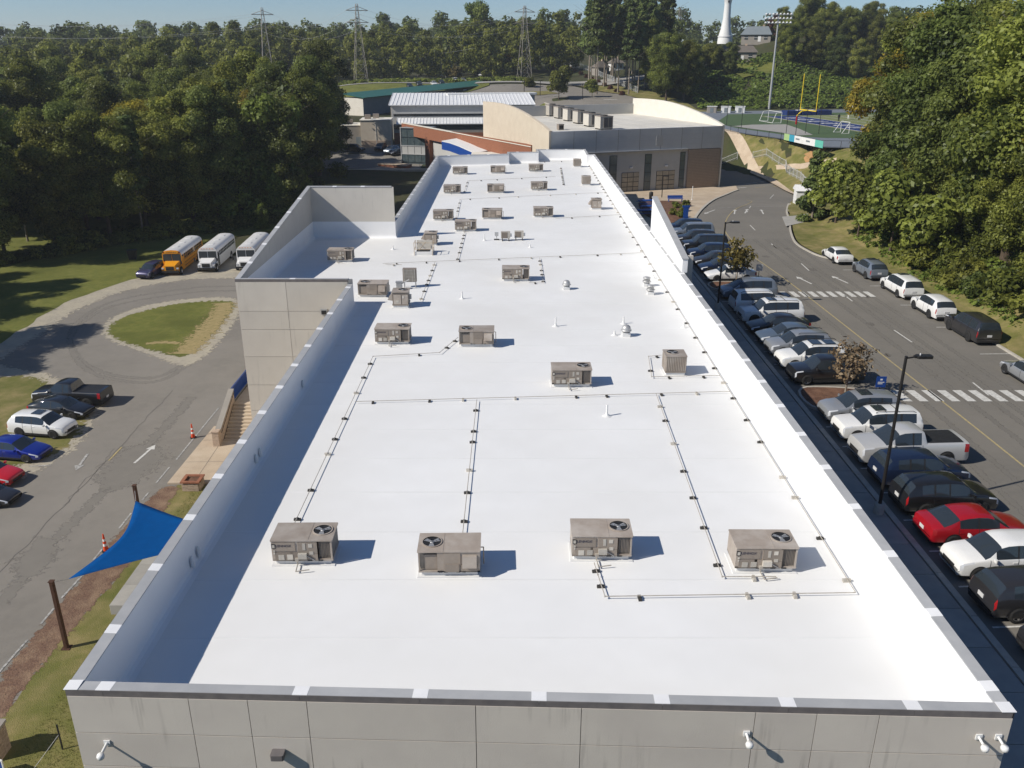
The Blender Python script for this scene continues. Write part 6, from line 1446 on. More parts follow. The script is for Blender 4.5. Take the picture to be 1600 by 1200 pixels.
q = G(1017, 312, zR); o = empty('litter_bin', (q.x, q.y, zR(q.x, q.y)+.12), 0, 'dark round litter bin beside the blue tables', 'bin'); MB().lathe([(.26, 0), (.3, .1), (.32, .85), (.3, .9)], 14).build('body', M['dkmetal'], o); MB().lathe([(.32, .9), (.3, 1.05), (.14, 1.15), (.12, 1.1)], 14).build('lid', M['black'], o)
q = G(1081, 313, zR); o = empty('white_pole', (q.x, q.y, zR(q.x, q.y)+.1), 0, 'slim white pole on the plaza', 'pole'); MB().tube((0, 0, 0), (0, 0, 2.0), .05).build('shaft', M['white'], o); MB().lathe([(.12, 0), (.1, .06), (0, .06)], 10).build('base', M['white'], o); MB().lathe([(.05, 2.0), (.07, 2.05), (0, 2.12)], 10).build('cap', M['white'], o)
q = G(1034, 309, zR); o = empty('plaza_lamp', (q.x, q.y, zR(q.x, q.y)+.1), 0, 'dark lamp post on the plaza in front of the glazed doors', 'street lamp'); MB().tube((0, 0, 0), (0, 0, 3.4), .07).build('pole', M['dkmetal'], o); MB().box(.5, 0, 3.35, .7, .3, .1, ch=.05).tube((0, 0, 3.3), (.3, 0, 3.35), .04).build('lamp_head', M['dkmetal'], o)
q = G(1248, 322, h1); o = empty('white_shed', (q.x+1.2, q.y+.5, h1(q.x, q.y)), R(-8), 'small white shed half hidden by the young pine', 'shed')
MB().box(0, 0, 1.1, 3.4, 2.4, 2.3).build('wall', M['white'], o); MB().hexa([(-1.9, -1.4, 2.25), (1.9, -1.4, 2.25), (1.9, 1.4, 2.25), (-1.9, 1.4, 2.25)], [(-1.9, -.05, 3.0), (1.9, -.05, 3.0), (1.9, .05, 3.0), (-1.9, .05, 3.0)]).build('roof', M['white'], o); MB().box(-.5, -1.22, 1.0, .9, .04, 1.9).build('door', M['plate'], o)
# ================================================================ the gym
gym = empty('gym_building', (6.3, 142.8, -2.0), math.atan2(11.4, 30.4), 'grey gym hall with white arched end walls behind the white roof', 'building')
GW, GD, ZT = 32.4, 33.0, 10.45      # width, depth, wall top above its ground
# local frame: x along the front, y back, z from the ground
MB().box(GW/2, .35, 8.6, GW, .7, ZT-6.8).build('upper_front', M['greysiding'], gym)
for k in range(1, 8): MB().box(GW*k/8, -.012, 8.6, .04, .03, ZT-6.85).build('cladding_joint', M['joint'], gym)
for z in (7.7, 8.5, 9.3): MB().box(GW/2, -.006, z, GW-.05, .02, .03).build('cladding_joint', M['greylight'], gym)
MB().box(GW/2, 1.0, 3.0, GW, 1.2, 7.4).build('lower_front', M['greylight'], gym)
MB().box(GW/2-3, .3, 6.85, GW-7.5, 1.1, .16).build('ledge', M['coping'], gym)
# front openings
def opening(x0, x1, z0, z1, cols, rws, name, mt='paneglass'):
    w = MB().box((x0+x1)/2, .38, (z0+z1)/2, x1-x0, .06, z1-z0).build(name, M['black'], gym)
    cw, rh = (x1-x0)/cols, (z1-z0)/rws
    for c_ in range(cols):
        for r_ in range(rws): MB().box(x0+cw*(c_+.5), .34, z0+rh*(r_+.5), cw-.1, .04, rh-.1).build('pane', M[mt], w)
    return w
M['doorpane'] = mat('pale_door_pane', (.42, .36, .27), (.3, .27, .22), 1.2, .25, spec=.5)
opening(13.3, 16.6, .1, 3.3, 3, 4, 'glazed_door', 'doorpane'); opening(20.0, 23.6, .1, 3.3, 3, 4, 'glazed_door', 'doorpane')
opening(10.9, 12.3, .1, 6.2, 1, 4, 'tall_window'); opening(17.6, 18.9, .1, 6.2, 1, 4, 'tall_window'); opening(24.5, 25.5, .3, 6.3, 1, 4, 'tall_window')
MB().box(20.0, -.02, 8.4, 1.3, .04, 1.7).build('louvre', M['greylight'], gym)
for x in (15, 21.8, 29.4): MB().box(x, .3, 4.1, .5, .3, .25).build('wall_light', M['white'], gym)
bw = MB().box(29.2, .30, 3.2, 6.5, .6, 7.0).build('brick_corner', M['brick'], gym)
MB().box(GW-.25, 4.2, 3.2, .8, 8.2, 7.0).build('brick_return', M['brick'], gym)
for r_ in range(26):
    MB().box(29.2, -.008, -.1+r_*.27, 6.48, .02, .02).build('brick_course', M['joint'], bw)
# arched end walls
def arch(x0, x1, mt, name):
    m = MB(); n = 26; top = []
    for i in range(n+1):
        t = i/n; y = GD*t; top.append((y, ZT+.12+3.0*math.sin(min(1, t/.72)*math.pi/2)**.9*(1 if t < .72 else 1-.06*((t-.72)/.28)**2)))
    for a, b in zip(top[:-1], top[1:]):
        m.hexa([(x0, a[0], -1.5), (x1, a[0], -1.5), (x1, b[0], -1.5), (x0, b[0], -1.5)], [(x0, a[0], a[1]), (x1, a[0], a[1]), (x1, b[0], b[1]), (x0, b[0], b[1])])
    return m.build(name, mt, gym)
arch(-.35, .15, M['cream'], 'arched_wall'); arch(GW-.15, GW+.35, M['offwhite'], 'arched_wall')
MB().box(GW/2, GD-.2, 6, GW, .4, ZT*2-8.2).build('back_wall', M['greylight'], gym)
MB().box(GW/2, GD/2, ZT-.25, GW-.3, GD-.4, .4).build('roof_deck', M['gymroof'], gym)
for k in range(1, 8): MB().box(.15+GW*k/8, GD/2, ZT-.045, .1, GD-.6, .01).build('roof_seam', M['offwhite'], gym)
# big chillers along the left of the gym roof
for k in range(6):
    p = gym.matrix_basis if False else None
    lx, ly = 4.6+k*.35, 7.2+k*4.0
    o = empty('chiller', (0, 0, 0), gym.rotation_euler[2], 'grey box chiller on the gym roof, %s of six from the front' % ('first', 'second', 'third', 'fourth', 'fifth', 'last')[k], 'chiller', 'chillers on the gym roof')
    ca, sa = math.cos(gym.rotation_euler[2]), math.sin(gym.rotation_euler[2]); q = G(944, 203, -2.0+ZT-.04); q = q+(G(841, 176, -2.0+ZT-.04)-q)*(k/5)*.74; o.location = (q.x, q.y+1.1, -2.0+ZT-.04)
    MB().box(0, 0, 1.15, 2.3, 2.2, 1.9).build('cabinet', M['sticker'], o); MB().box(.25, -1.11, 1.15, 1.5, .04, 1.6).box(1.16, 0, 1.15, .04, 1.7, 1.6).build('coil', M['coil'], o)
    for s in (-.55, .3, 1.0): MB().box(s, -1.14, 1.15, .06, .04, 1.62).build('mullion', M['unit'], o)
    MB().box(0, 0, 2.13, 2.4, 2.3, .08).build('top_panel', M['unit'], o); MB().lathe([(.6, 2.17), (.62, 2.32), (.55, 2.32), (.55, 2.2), (0, 2.2)], 16).build('fan_ring', M['black'], o)
    for s in (-.9, .9): MB().box(s, 0, .1, .2, 2.2, .2).build('skid', M['dkmetal'], o)
lx, ly = 3.0, 3.2; o = empty('vent_box', (6.3+lx*ca-ly*sa, 142.8+lx*sa+ly*ca, -2.0+ZT-.05), gym.rotation_euler[2], 'small dark vent box at the front left of the gym roof', 'roof vent'); MB().box(0, 0, .45, .9, .9, .8).build('cabinet', M['unit2'], o); MB().box(0, 0, .9, 1.0, 1.0, .08).build('cap', M['unit'], o); MB().box(0, -.46, .45, .7, .03, .5).build('grille', M['black'], o)
# ================================================================ brick link with the glass tower
lk = empty('brick_link', (-24.5, 199.5, -4.0), math.atan2(-50, 28.0), 'red brick wall slanting down to the right with a glass tower at its end', 'building')
LL = math.hypot(28, 50)
for z0, z1, y0, y1 in ((7.0, 9.3, -.3, .3),): MB().hexa([(0, y0, z0), (LL, y0, z0), (LL, y1, z0), (0, y1, z0)], [(0, y0, z1), (LL, y0, z1+.4), (LL, y1, z1+.4), (0, y1, z1)]).build('brick_band', M['redbrick'], lk)
MB().box(LL/2, .0, 9.42, LL, .8, .12).build('band_cap', M['offwhite'], lk)
MB().box(14, .2, 3.5, 2.4, 1.2, 7.0).build('brick_column', M['redbrick'], lk); MB().box(LL-12, 6, 5.0, 26, 11, .5).build('link_roof', M['gymroof'], lk)
MB().box(LL-12, 11.6, 5.6, 26, .4, 2.4).build('link_wall', M['greylight'], lk); MB().box(LL*.6, .6, 3, LL*.75, .3, 7.5).build('link_front', M['greylight'], lk)
gt = empty('glass_tower', (-21.4, 193.5, -4.3), R(-18), 'glass-walled stair tower under the left end of the brick wall', 'building')
for fc, (ox, oy, rz, cols) in enumerate(((0, 0, 0, 4), (-3.2, 2.6, math.pi/2, 3))):
    for c_ in range(cols):
        for r_ in range(5):
            t = (c_+.5-cols/2)*1.62; x, y = (ox+t, oy) if fc == 0 else (ox, oy+t)
            MB().box(x, y, .9+r_*1.75, 1.52, .08, 1.62, 0, rz).build('pane', M['paneglass'] if r_ != 2 else M['greylight'], gt)
MB().box(0, 2.7, 4.6, 6.2, 5.0, 9.0).build('core', M['bluegrey'], gt)
for x in (-3.2, 3.25): MB().box(x, -.05, 4.6, .16, .2, 9.2).build('corner_post', M['coping'], gt)
for z in (0, 3.5, 5.3, 9.1): MB().box(0, -.06, z+.02, 6.6, .16, .14).build('transom', M['coping'], gt)
# curved blue canopy
cn = empty('blue_canopy', (0, 0, 0), 0, 'curved blue canopy below the brick wall', 'canopy')
pts = [GY(690, 221, 172), GY(703, 224, 170), GY(717, 229, 167), GY(730, 235, 164), GY(742, 240, 161)]
m = MB(); m2 = MB()
for a, b in zip(pts[:-1], pts[1:]):
    m.hexa([a, b, b+Vector((.1, .3, 0)), a+Vector((.1, .3, 0))], [a-Vector((0, 0, 1.5)), b-Vector((0, 0, 1.5)), b-Vector((-.1, -.3, 1.5)), a-Vector((-.1, -.3, 1.5))])
    m2.hexa([a, b, b+Vector((5, 5, .4)), a+Vector((5, 5, .4))], [a+Vector((0, 0, .12)), b+Vector((0, 0, .12)), b+Vector((5, 5, .52)), a+Vector((5, 5, .52))])
m.build('fascia', M['bluepaint'], cn); m2.build('roof', M['white'], cn)
p = GY(760, 242, 158); MB().box(p.x, p.y+2, p.z-1.6, 5.5, 4, 3.4).build('entry_block', M['offwhite'], cn)
# ================================================================ beige halls with white metal roofs
hl = empty('beige_hall', (-30.5, 226, -1.2), R(4), 'beige hall with two stepped white metal roofs', 'building')
MB().box(18, 10, 3.9, 36, 20, 9.4).build('wall', M['greylight'], hl); MB().box(-.06, 10, 3.9, .12, 20, 9.3).build('end_wall', M['cream'], hl)
def metal_roof(par, x0, x1, y0, y1, z0, z1, pitch=.95):
    rf = MB().hexa([(x0, y0, z0), (x1, y0, z0), (x1, y1, z1), (x0, y1, z1)], [(x0, y0, z0+.16), (x1, y0, z0+.16), (x1, y1, z1+.16), (x0, y1, z1+.16)]).build('roof', M['metalroof'], par)
    k = int((x1-x0)/pitch)
    me = MB().hexa([(-.05, y0, z0+.16), (.05, y0, z0+.16), (.05, y1, z1+.16), (-.05, y1, z1+.16)], [(-.05, y0, z0+.26), (.05, y0, z0+.26), (.05, y1, z1+.26), (-.05, y1, z1+.26)]).mesh('rib', M['metalroof'])
    for i in range(k+1): link('rib', me, rf, (x0+(x1-x0)*i/k, 0, 0))
metal_roof(hl, -.6, 36.5, -.6, 20.5, 8.7, 10.6)
metal_roof(hl, 1.5, 26, -6.5, -.3, 4.6, 5.6, .8)
MB().box(13, -3, 1.5, 24.5, 6.4, 6.0).build('lean_to_wall', M['taupe'], hl); MB().box(13, -6.25, 3.9, 24, .1, .9).build('window_band', M['glass'], hl)
MB().box(18, -.05, 6.4, 35, .1, .5).build('window_band', M['glass'], hl); MB().box(13, -6.24, .6, 24.3, .12, 4.0).build('base_course', M['redbrick'], hl)
ax = empty('beige_annex', (-36.5, 214, -2.2), R(4), 'beige annex with a flat roof and dark condensers left of the hall', 'building')
MB().box(3.6, 4, 3.4, 7.2, 8, 7.2).build('wall', M['cream'], ax); MB().box(-2.6, 5, 2.6, 5.2, 8, 6.2).build('wall', M['taupe'], ax); MB().box(3.6, 4, 7.05, 7.5, 8.3, .16).build('roof', M['offwhite'], ax); MB().box(-2.6, 5, 5.78, 5.4, 8.2, .16).build('roof', M['offwhite'], ax)
MB().box(3.6, -.02, .9, 7.1, .12, 2.8).build('base_course', M['brick'], ax); MB().box(-.2, .9, 1.5, 2.2, .3, 3.2).build('door_canopy', M['bluegrey'], ax)
for x, y in ((1.6, 3), (3.4, 5.5), (-3, 5)): MB().box(x, y, 7.6 if x > 0 else 6.3, 1.4, 1.3, 1.1).build('roof_unit', M['unit2'], ax)
for y in (-.05,): MB().box(3.6, y-.02, 4.2, .06, .06, 5).build('downpipe', M['white'], ax)
wb = empty('white_block', (-47.5, 216, -3), R(6), 'pale flat-roofed block glimpsed behind the trees on the left', 'building')
MB().box(0, 5, 4, 10, 12, 10.4).build('wall', M['offwhite'], wb); MB().box(4.96, -.3, 4.0, .3, .8, 10.2).build('corner_fin', M['greylight'], wb); MB().box(4.2, -1.05, 3.6, 1.3, .1, 8).build('window_strip', M['glass'], wb); MB().box(0, 5, 9.3, 10.4, 12.4, .2).build('roof', M['white'], wb)
for x, y in ((-2, 4), (1, 8), (2.5, 3)): MB().box(x, y, 9.9, 1.6, 1.4, 1.1).build('roof_unit', M['unit'], wb)
gb = empty('green_roof_building', (-43.5, 262, 1.6), math.atan2(66, 37), 'long low building with a green metal roof', 'building')
MB().box(37, 3, 2.6, 75, 7, 6.4).build('wall', M['bluegrey'], gb); MB().box(-.55, 3, 2.6, .12, 7, 6.3).build('end_wall', M['offwhite'], gb)
MB().hexa([(-1, -1.2, 5.8), (76, -1.2, 7.2), (76, 7.4, 8.2), (-1, 7.4, 6.8)], [(-1, -1.2, 6.0), (76, -1.2, 7.4), (76, 7.4, 8.4), (-1, 7.4, 7.0)]).build('roof', M['greenroof'], gb)
for k in range(3): MB().box(42+k*9, -.55, 5.2, 3.4, .1, .9).build('window', M['glass'], gb)
MB().box(55, -.56, 4.2, 2.2, .1, 4).build('door', M['plate'], gb)
c2 = empty('white_canopy', (-15, 243, 6.2), R(13), 'narrow white canopy roof in front of the green-roofed building', 'canopy'); MB().box(10, 2, 3.1, 25, 4, .5, ch=.2).build('roof', M['white'], c2); MB().box(10, 2.2, .7, 24, 3, 4.4).build('wall', M['greysiding'], c2)
# retaining wall and yard left of the tower
rw = empty('retaining_wall', (-30, 186.5, -4.6), R(3), 'low pale retaining wall in front of the cars by the glass tower', 'wall'); MB().box(0, 0, .5, 26, .4, 1.9).build('wall', M['walkgrey'], rw); MB().box(0, 0, 1.5, 26.2, .5, .12).build('cap', M['offwhite'], rw)
for k in range(14): MB().tube((-12.5+k*1.9, 0, 1.5), (-12.5+k*1.9, 0, 2.7), .03, 6).build('rail_post', M['mesh'], rw)
for z in (2.1, 2.7): MB().tube((-12.6, 0, z), (12.4, 0, z), .025, 6).build('rail', M['mesh'], rw)
sheet('yard', [(-46, 187), (-20, 187), (-19, 206), (-28, 222), (-46, 222)], lambda x, y: h1(x, y)+.04, M['asphalt'], 0, cut=3)
bp = empty('brick_ramp', (-25.5, 190.5, -3.9), R(-25), 'low brick planter wall at the foot of the glass tower', 'wall'); MB().box(0, 0, .6, 7, 2.6, 1.5).build('wall', M['redbrick'], bp); MB().box(0, 0, 1.4, 7.2, 2.8, .1).build('cap', M['walk'], bp)
# ================================================================ upper car park
uz = lambda x, y: h1(x, y)+.10
up = sheet('upper_car_park', [(-52, 284), (-4, 274), (6, 246), (20, 226), (46, 222), (52, 236), (44, 262), (34, 292), (22, 318), (-56, 318)], uz, M['asphalt'], 0, cut=6)
def PY(pts): return [tuple(GY(a, b, Y)[:2]) for a, b, Y in pts]
sheet('median_lawn', [(7, 272), (10, 276), (24, 246), (33, 224), (28, 224), (20, 242)], uz, M['lawn'], .12, cut=5); sheet('median_lawn', [(-4, 296), (-2, 302), (12, 306), (16, 296), (10, 290)], uz, M['drylawn'], .12, cut=5)
sheet('median_lawn', [(33, 262), (38, 246), (43, 232), (40, 228), (35, 240), (30, 256)], uz, M['drylawn'], .12, cut=5)
strip_mesh([(7, 272), (20, 242), (28, 224)], .4, uz, .02, M['kerb'], 'kerb', up, .2); strip_mesh([(10, 276), (24, 246), (33, 224)], .4, uz, .02, M['kerb'], 'kerb', up, .2)
for x, y in ((-6, 280), (0, 262), (6, 256), (18, 268), (24, 262), (30, 275), (15, 284)): strip_mesh([(x-2, y), (x+2.2, y-.4)], .5, uz, .03, M['paint'], 'painted_bar', up)
sheet('upper_lawn', [(-48, 288), (-20, 300), (-8, 316), (-8, 330), (-66, 330), (-60, 296)], h1, M['lawn'], .3, cut=4)
sheet('fence_verge', [(44, 262), (52, 236), (58, 232), (56, 250), (48, 284), (34, 316), (24, 318), (34, 292)], h1, M['drylawn'], .22, cut=5)
sheet('upper_road', [(22, 318), (34, 316), (52, 330), (80, 338), (80, 344), (44, 338), (10, 326), (-70, 331), (-70, 327)], h1, M['walkgrey'], .45, cut=5)
# pale picket fence curving along the upper road
def fence(pts, lab, h, mt, post=2.4, picket=None, name='fence', rails=(.25, .9)):
    o = empty(name, (pts[0][0], pts[0][1], h1(*pts[0])), 0, lab, 'fence'); org = Vector(o.location)
    P_ = []
    for a, b in zip(pts[:-1], pts[1:]):
        k = max(1, int(math.hypot(b[0]-a[0], b[1]-a[1])/post))
        P_ += [(a[0]+(b[0]-a[0])*i/k, a[1]+(b[1]-a[1])*i/k) for i in range(k)]
    P_.append(pts[-1]); Z = hgt([p[0] for p in P_], [p[1] for p in P_])+.2; V_ = [Vector((p[0], p[1], z))-org for p, z in zip(P_, Z)]
    for v in V_: MB().box(v.x, v.y, v.z+h/2, .09, .09, h+.1).build('post', mt, o)
    for rr in rails:
        for a, b in zip(V_[:-1], V_[1:]): MB().tube(a+Vector((0, 0, h*rr)), b+Vector((0, 0, h*rr)), .035, 4).build('rail', mt, o)
    if picket:
        for a, b in zip(V_[:-1], V_[1:]):
            m = MB(); k = int((b-a).length/picket)
            for i in range(1, k):
                q = a.lerp(b, i/k); m.box(q.x, q.y, q.z+h/2, .03, .03, h)
            if m.v: s_ = m.build('pickets', mt, o); s_['kind'] = 'stuff'
    return o
fp = [tuple(GT(a, b)[:2]) for a, b, Y in ((880, 102, 300), (905, 108, 296), (930, 117, 286), (955, 128, 272), (975, 137, 258), (996, 147, 244))]
fence(fp, 'long pale picket fence curving beside the upper road', 1.9, M['vinyl'], 2.4, .3)
fence([tuple(G(a, b, h1)[:2]) for a, b in ((1128, 252), (1151, 258))], 'short pale fence at the gym end of the grass bank', 1.5, M['vinyl'], 2.2, .3)
fence([tuple(G(a, b, h1)[:2]) for a, b in ((1175, 256), (1195, 262), (1226, 270), (1228, 272))], 'pale fence across the foot of the grass bank', 1.5, M['vinyl'], 2.2, .3)
fence([tuple(G(a, b, h1)[:2]) for a, b in ((1228, 272), (1250, 284), (1262, 296))], 'pale fence beside the young pine', 1.5, M['vinyl'], 2.2, .3)
# ================================================================ football field (level ground)
ZF = 4.5
fd = Vector((8.6, -43.8)).normalized(); fn = Vector((-fd.y, fd.x)); fo_ = Vector((65.4, 231.0))      # along the goal line / into the field
def FPt(u, v): q = fo_+fd*u+fn*v; return (q.x, q.y)
tr = sheet('running_track', PX([(1100, 196), (1130, 203), (1165, 209.5), (1220, 217), (1280, 230), (1345, 231.5), (1420, 224)], ZF)+[FPt(78, 120), FPt(-24, 120), FPt(-20, -10)], ZF, M['track'])
sheet('infield', PX([(1118, 192), (1150, 200), (1200, 207), (1245, 213.5), (1290, 215.5), (1345, 216), (1420, 210)], ZF)+[FPt(64, 118), FPt(-10, 118), FPt(-9, -6)], ZF, M['turfdark'], .02)
fieldo = sheet('football_field', [FPt(-1, -1), FPt(49, -1), FPt(49, 112), FPt(-1, 112)], ZF, M['turf'], .04)
sheet('end_zone', [FPt(0, 0), FPt(48, 0), FPt(48, 9.2), FPt(0, 9.2)], ZF, M['fieldblue'], .06, parent=fieldo)
rg = random.Random(3)
for k in range(7):                                                              # white letters, too worn by distance to read
    u = 5.5+k*5.6; m = MB()
    for a in ((.2, 2.2, .7, 4.6), (2.2, 2.2, .7, 4.6), (.2, 2.2, 2.6, .8), (.2, 5.9, 2.6, .8))[:3+k % 2]: m.add([(*FPt(u+a[0]+x_*a[2], a[1]+y_*a[3]), ZF+.08) for x_, y_ in ((0, 0), (1, 0), (1, 1), (0, 1))], [(0, 1, 2, 3)])
    m.build('painted_letter', M['white'], fieldo)
for k in range(12):
    v = 9.2+k*4.6; strip_mesh([FPt(0, v), FPt(48, v)], .25 if k % 2 else .4, ZF, .08, M['paint'], 'yard_line', fieldo)
strip_mesh([FPt(0, 0), FPt(48, 0)], .4, ZF, .08, M['paint'], 'yard_line', fieldo)
sheet('jump_pad', PX([(1143, 197.5), (1175, 195), (1228, 194.5), (1250, 202), (1270, 211), (1247, 212), (1200, 205)], ZF), ZF, M['walkgrey'], .05)
q = FPt(24, -1.5); gp = empty('goal_post', (q[0], q[1], ZF), math.atan2(fd.y, fd.x), 'yellow football goal post at the end zone', 'goal post')
for s in (-3.55, 3.55): MB().tube((s, 0, 3.05), (s, 0, 11.0), .09, 8).build('upright', M['yellow'], gp)
MB().tube((-3.55, 0, 3.05), (3.55, 0, 3.05), .12, 8).build('crossbar', M['yellow'], gp); MB().path([(0, -2.6, 0), (0, -2.6, 2.0), (0, -1.6, 2.9), (0, 0, 3.05)], .13, 8).build('stem', M['yellow'], gp); MB().tube((0, -2.6, 0), (0, -2.6, 1.8), .22, 10).build('pad', M['tail'], gp)
q = FPt(17, -6); sg = empty('soccer_goal', (q[0], q[1], ZF+.05), math.atan2(fd.y, fd.x), 'white soccer goal frame standing before the goal post', 'goal')
for s in (-3.3, 3.3): MB().path([(s, 0, 0), (s, 0, 2.4), (s, -1.4, 2.2), (s, -2.2, 0), (s, 0, 0)], .06, 6).build('side_frame', M['white'], sg)
MB().tube((-3.3, 0, 2.4), (3.3, 0, 2.4), .06).tube((-3.3, -2.2, .05), (3.3, -2.2, .05), .05).build('crossbar', M['white'], sg)
q = FPt(46, -5); sg = empty('soccer_goal', (q[0], q[1], ZF+.05), math.atan2(fd.y, fd.x), 'white goal frame at the right end of the blue end zone', 'goal')
for s in (-1.6, 1.6): MB().path([(s, 0, 0), (s, 0, 2.2), (s, -1.6, 0), (s, 0, 0)], .06, 6).build('side_frame', M['white'], sg)
MB().tube((-1.6, 0, 2.2), (1.6, 0, 2.2), .06).build('crossbar', M['white'], sg)
q = FPt(-3, 9); mtb = empty('landing_mats', (*q, ZF), math.atan2(fn.y, fn.x), 'dark blue padded landing mats beyond the goal post', 'mats')
for k in range(3): MB().box(k*4.4, 0, .6, 4.2, 3, 1.2, ch=.15).build('mat', M['fieldblue'], mtb)
MB().box(4, 0, 1.24, 5, 1.6, .08).build('cover', M['white'], mtb)
# track fence with banners
tf = PX([(1095, 196), (1130, 204), (1165, 210.5), (1220, 218), (1281, 231), (1346, 232.5), (1420, 225)], ZF)
ob = empty('track_fence', (tf[0][0], tf[0][1], ZF), 0, 'dark chain-link fence along the track', 'fence'); org = Vector((tf[0][0], tf[0][1], ZF)); pv = None
for a, b in zip(tf[:-1], tf[1:]):
    k = int(math.hypot(b[0]-a[0], b[1]-a[1])/3)
    for i in range(k+1):
        v = Vector((a[0]+(b[0]-a[0])*i/k, a[1]+(b[1]-a[1])*i/k, ZF-.3))-org; MB().tube(v, v+Vector((0, 0, 1.6)), .04, 6).build('post', M['black'], ob)
    for z in (.2, 1.28): MB().tube(Vector((*a, ZF+z))-org, Vector((*b, ZF+z))-org, .03, 5).build('rail', M['black'], ob)
for k, (t, mt) in enumerate(((.05, 'greylawn'), (.24, 'blue2'), (.36, 'white'), (.48, 'white'), (.60, 'white'), (.72, 'white'), (.84, 'teal'))):
    if mt == 'greylawn': m_ = mat('pale_green_banner', (.35, .5, .22), rough=.7)
    elif mt == 'blue2': m_ = mat('sky_blue_banner', (.05, .3, .42), rough=.7)
    elif mt == 'teal': m_ = mat('teal_banner', (.12, .45, .36), rough=.7)
    else: m_ = M['white']
    a = G(1225+k*8.0, 219.4+k*1.75, ZF); b2 = G(1233+k*8.0, 221.1+k*1.75, ZF); o = empty('banner', (a.x-.1, a.y-.12, ZF+.02), math.atan2(b2.y-a.y, b2.x-a.x), ('pale green banner at the left end of the fence banners', 'blue banner second on the track fence', 'white banner right of the blue one on the fence', 'second white banner on the track fence', 'third white banner on the track fence', 'last white banner on the track fence', 'teal banner at the right end of the fence banners')[k], 'banner', 'banners on the track fence')
    MB().box(1.45, 0, .7, 2.8, .04, 1.2).build('sheet', m_, o); MB().box(1.45, -.03, .75, 1.8, .01, .28).build('printed_band', M['bluegrey'] if k in (2, 4) else m_, o)
for k in range(6):
    a = G((1135, 1158, 1228, 1243, 1258, 1279)[k], (196, 200, 210, 211, 209, 209)[k], ZF); o = empty('net_pole', (a.x, a.y, ZF), 0, 'slim black pole of the catch net behind the end zone, %s from the left' % ('first', 'second', 'third', 'fourth', 'fifth', 'sixth')[k], 'pole', 'catch net poles'); MB().tube((0, 0, 0), (0, 0, 6.0), .06, 6).build('shaft', M['black'], o); MB().tube((0, 0, 6.0), (.5, .5, 6.3), .04, 6).build('arm', M['black'], o)
# stadium light
q = GY(1202, 166, 262); sl = empty('stadium_light', (q.x, 262, ZF-.2), R(-12), 'tall grey stadium light mast left of the goal post', 'stadium light')
MB().tube((0, 0, 0), (0, 0, 25.5), .38, 10, 0, .2).build('mast', M['steel'], sl)
for z in (23.2, 24.3, 25.4):
    MB().box(0, 0, z, 7.6, .16, .16).build('cross_arm', M['steel'], sl)
    for k in range(8): MB().lathe([(.05, .25), (.3, 0), (.34, -.15)], 10, (-3.4+k*.97, -.3, z+.25)).build('floodlight', M['plate'], sl)
# players on the far turf
def person(loc, rz, shirt, label):
    o = empty('person', loc, rz, label, 'person', 'players on the field')
    sk = [((0, 0, .95), .16), ((0, 0, 1.2), .15), ((0, 0, 1.42), .17), ((0, 0, 1.55), .06), ((0, 0, 1.68), .10), ((0, .01, 1.78), .07), ((.1, 0, .9), .11), ((.13, .12, .5), .08), ((.14, .02, .06), .06), ((-.1, 0, .9), .11), ((-.13, -.1, .5), .08), ((-.14, -.2, .06), .06), ((.22, 0, 1.4), .07), ((.3, .06, 1.13), .05), ((.3, .2, .92), .04), ((-.22, 0, 1.4), .07), ((-.3, -.06, 1.13), .05), ((-.3, .06, .9), .04)]
    E2 = [(0, 1), (1, 2), (2, 3), (3, 4), (4, 5), (0, 6), (6, 7), (7, 8), (0, 9), (9, 10), (10, 11), (2, 12), (12, 13), (13, 14), (2, 15), (15, 16), (16, 17)]
    me = bpy.data.meshes.new('body'); me.from_pydata([s[0] for s in sk], E2, []); b = link('body', me, o); me.materials.append(shirt)
    b.modifiers.new('skin', 'SKIN'); 
    for v, s in zip(me.skin_vertices[0].data, sk): v.radius = (s[1], s[1]); 
    me.skin_vertices[0].data[0].use_root = True; b.modifiers.new('smooth', 'SUBSURF').levels = 1
    return o
skin = mat('skin', (.35, .2, .13), rough=.7)
for k, (px, py, c, lab) in enumerate(((1310, 190, 'black', 'player in dark clothing nearest the end zone'), (1325, 187, 'white', 'player in white standing second from the end zone'), (1343, 187, 'bluepaint', 'player in blue at the right of the group'), (1332, 170, 'white', 'player in white at the far side of the field'), (1296, 167, 'white', 'person in white on the far track'))):
    q = G(px, py, ZF); o = person((q.x, q.y, ZF+.05), k*1.3, M[c], lab)
# ================================================================ houses on the hill, water tower, shed
def house(px, py, Y, w, d, h, rz, lab, wall, roofm, rh=2.2, wins=3):
    q = GT(px, py); o = empty('house', tuple(q), rz, lab, 'house')
    MB().box(0, 0, h/2-.6, w, d, h+1.2).build('wall', wall, o)
    rf = MB().hexa([(-w/2-.5, -d/2-.6, h-.05), (w/2+.5, -d/2-.6, h-.05), (w/2+.5, d/2+.6, h-.05), (-w/2-.5, d/2+.6, h-.05)], [(-w/2+1.5, -.1, h+rh), (w/2-1.5, -.1, h+rh), (w/2-1.5, .1, h+rh), (-w/2+1.5, .1, h+rh)]).build('roof', roofm, o)
    MB().box(w*.2, .3, h+rh-.2, .8, .8, 1.6).build('chimney', M['brick'], rf)
    for k in range(wins): wn_ = MB().box(-w/2+w*(k+.5)/wins, -d/2-.03, h*.55, 1.3, .08, 1.3).build('window', M['glass'], o); MB().box(-w/2+w*(k+.5)/wins, -d/2-.06, h*.55, 1.5, .05, .1).build('frame', M['white'], wn_)
    MB().box(w*.12, -d/2-.03, 1.0, 1.1, .08, 2.1).build('door', M['white'], o); return o
house(1152, 97, 350, 13, 9, 3.2, R(-14), 'brown-roofed house on the hill above the field', M['taupe'], M['shingle'])
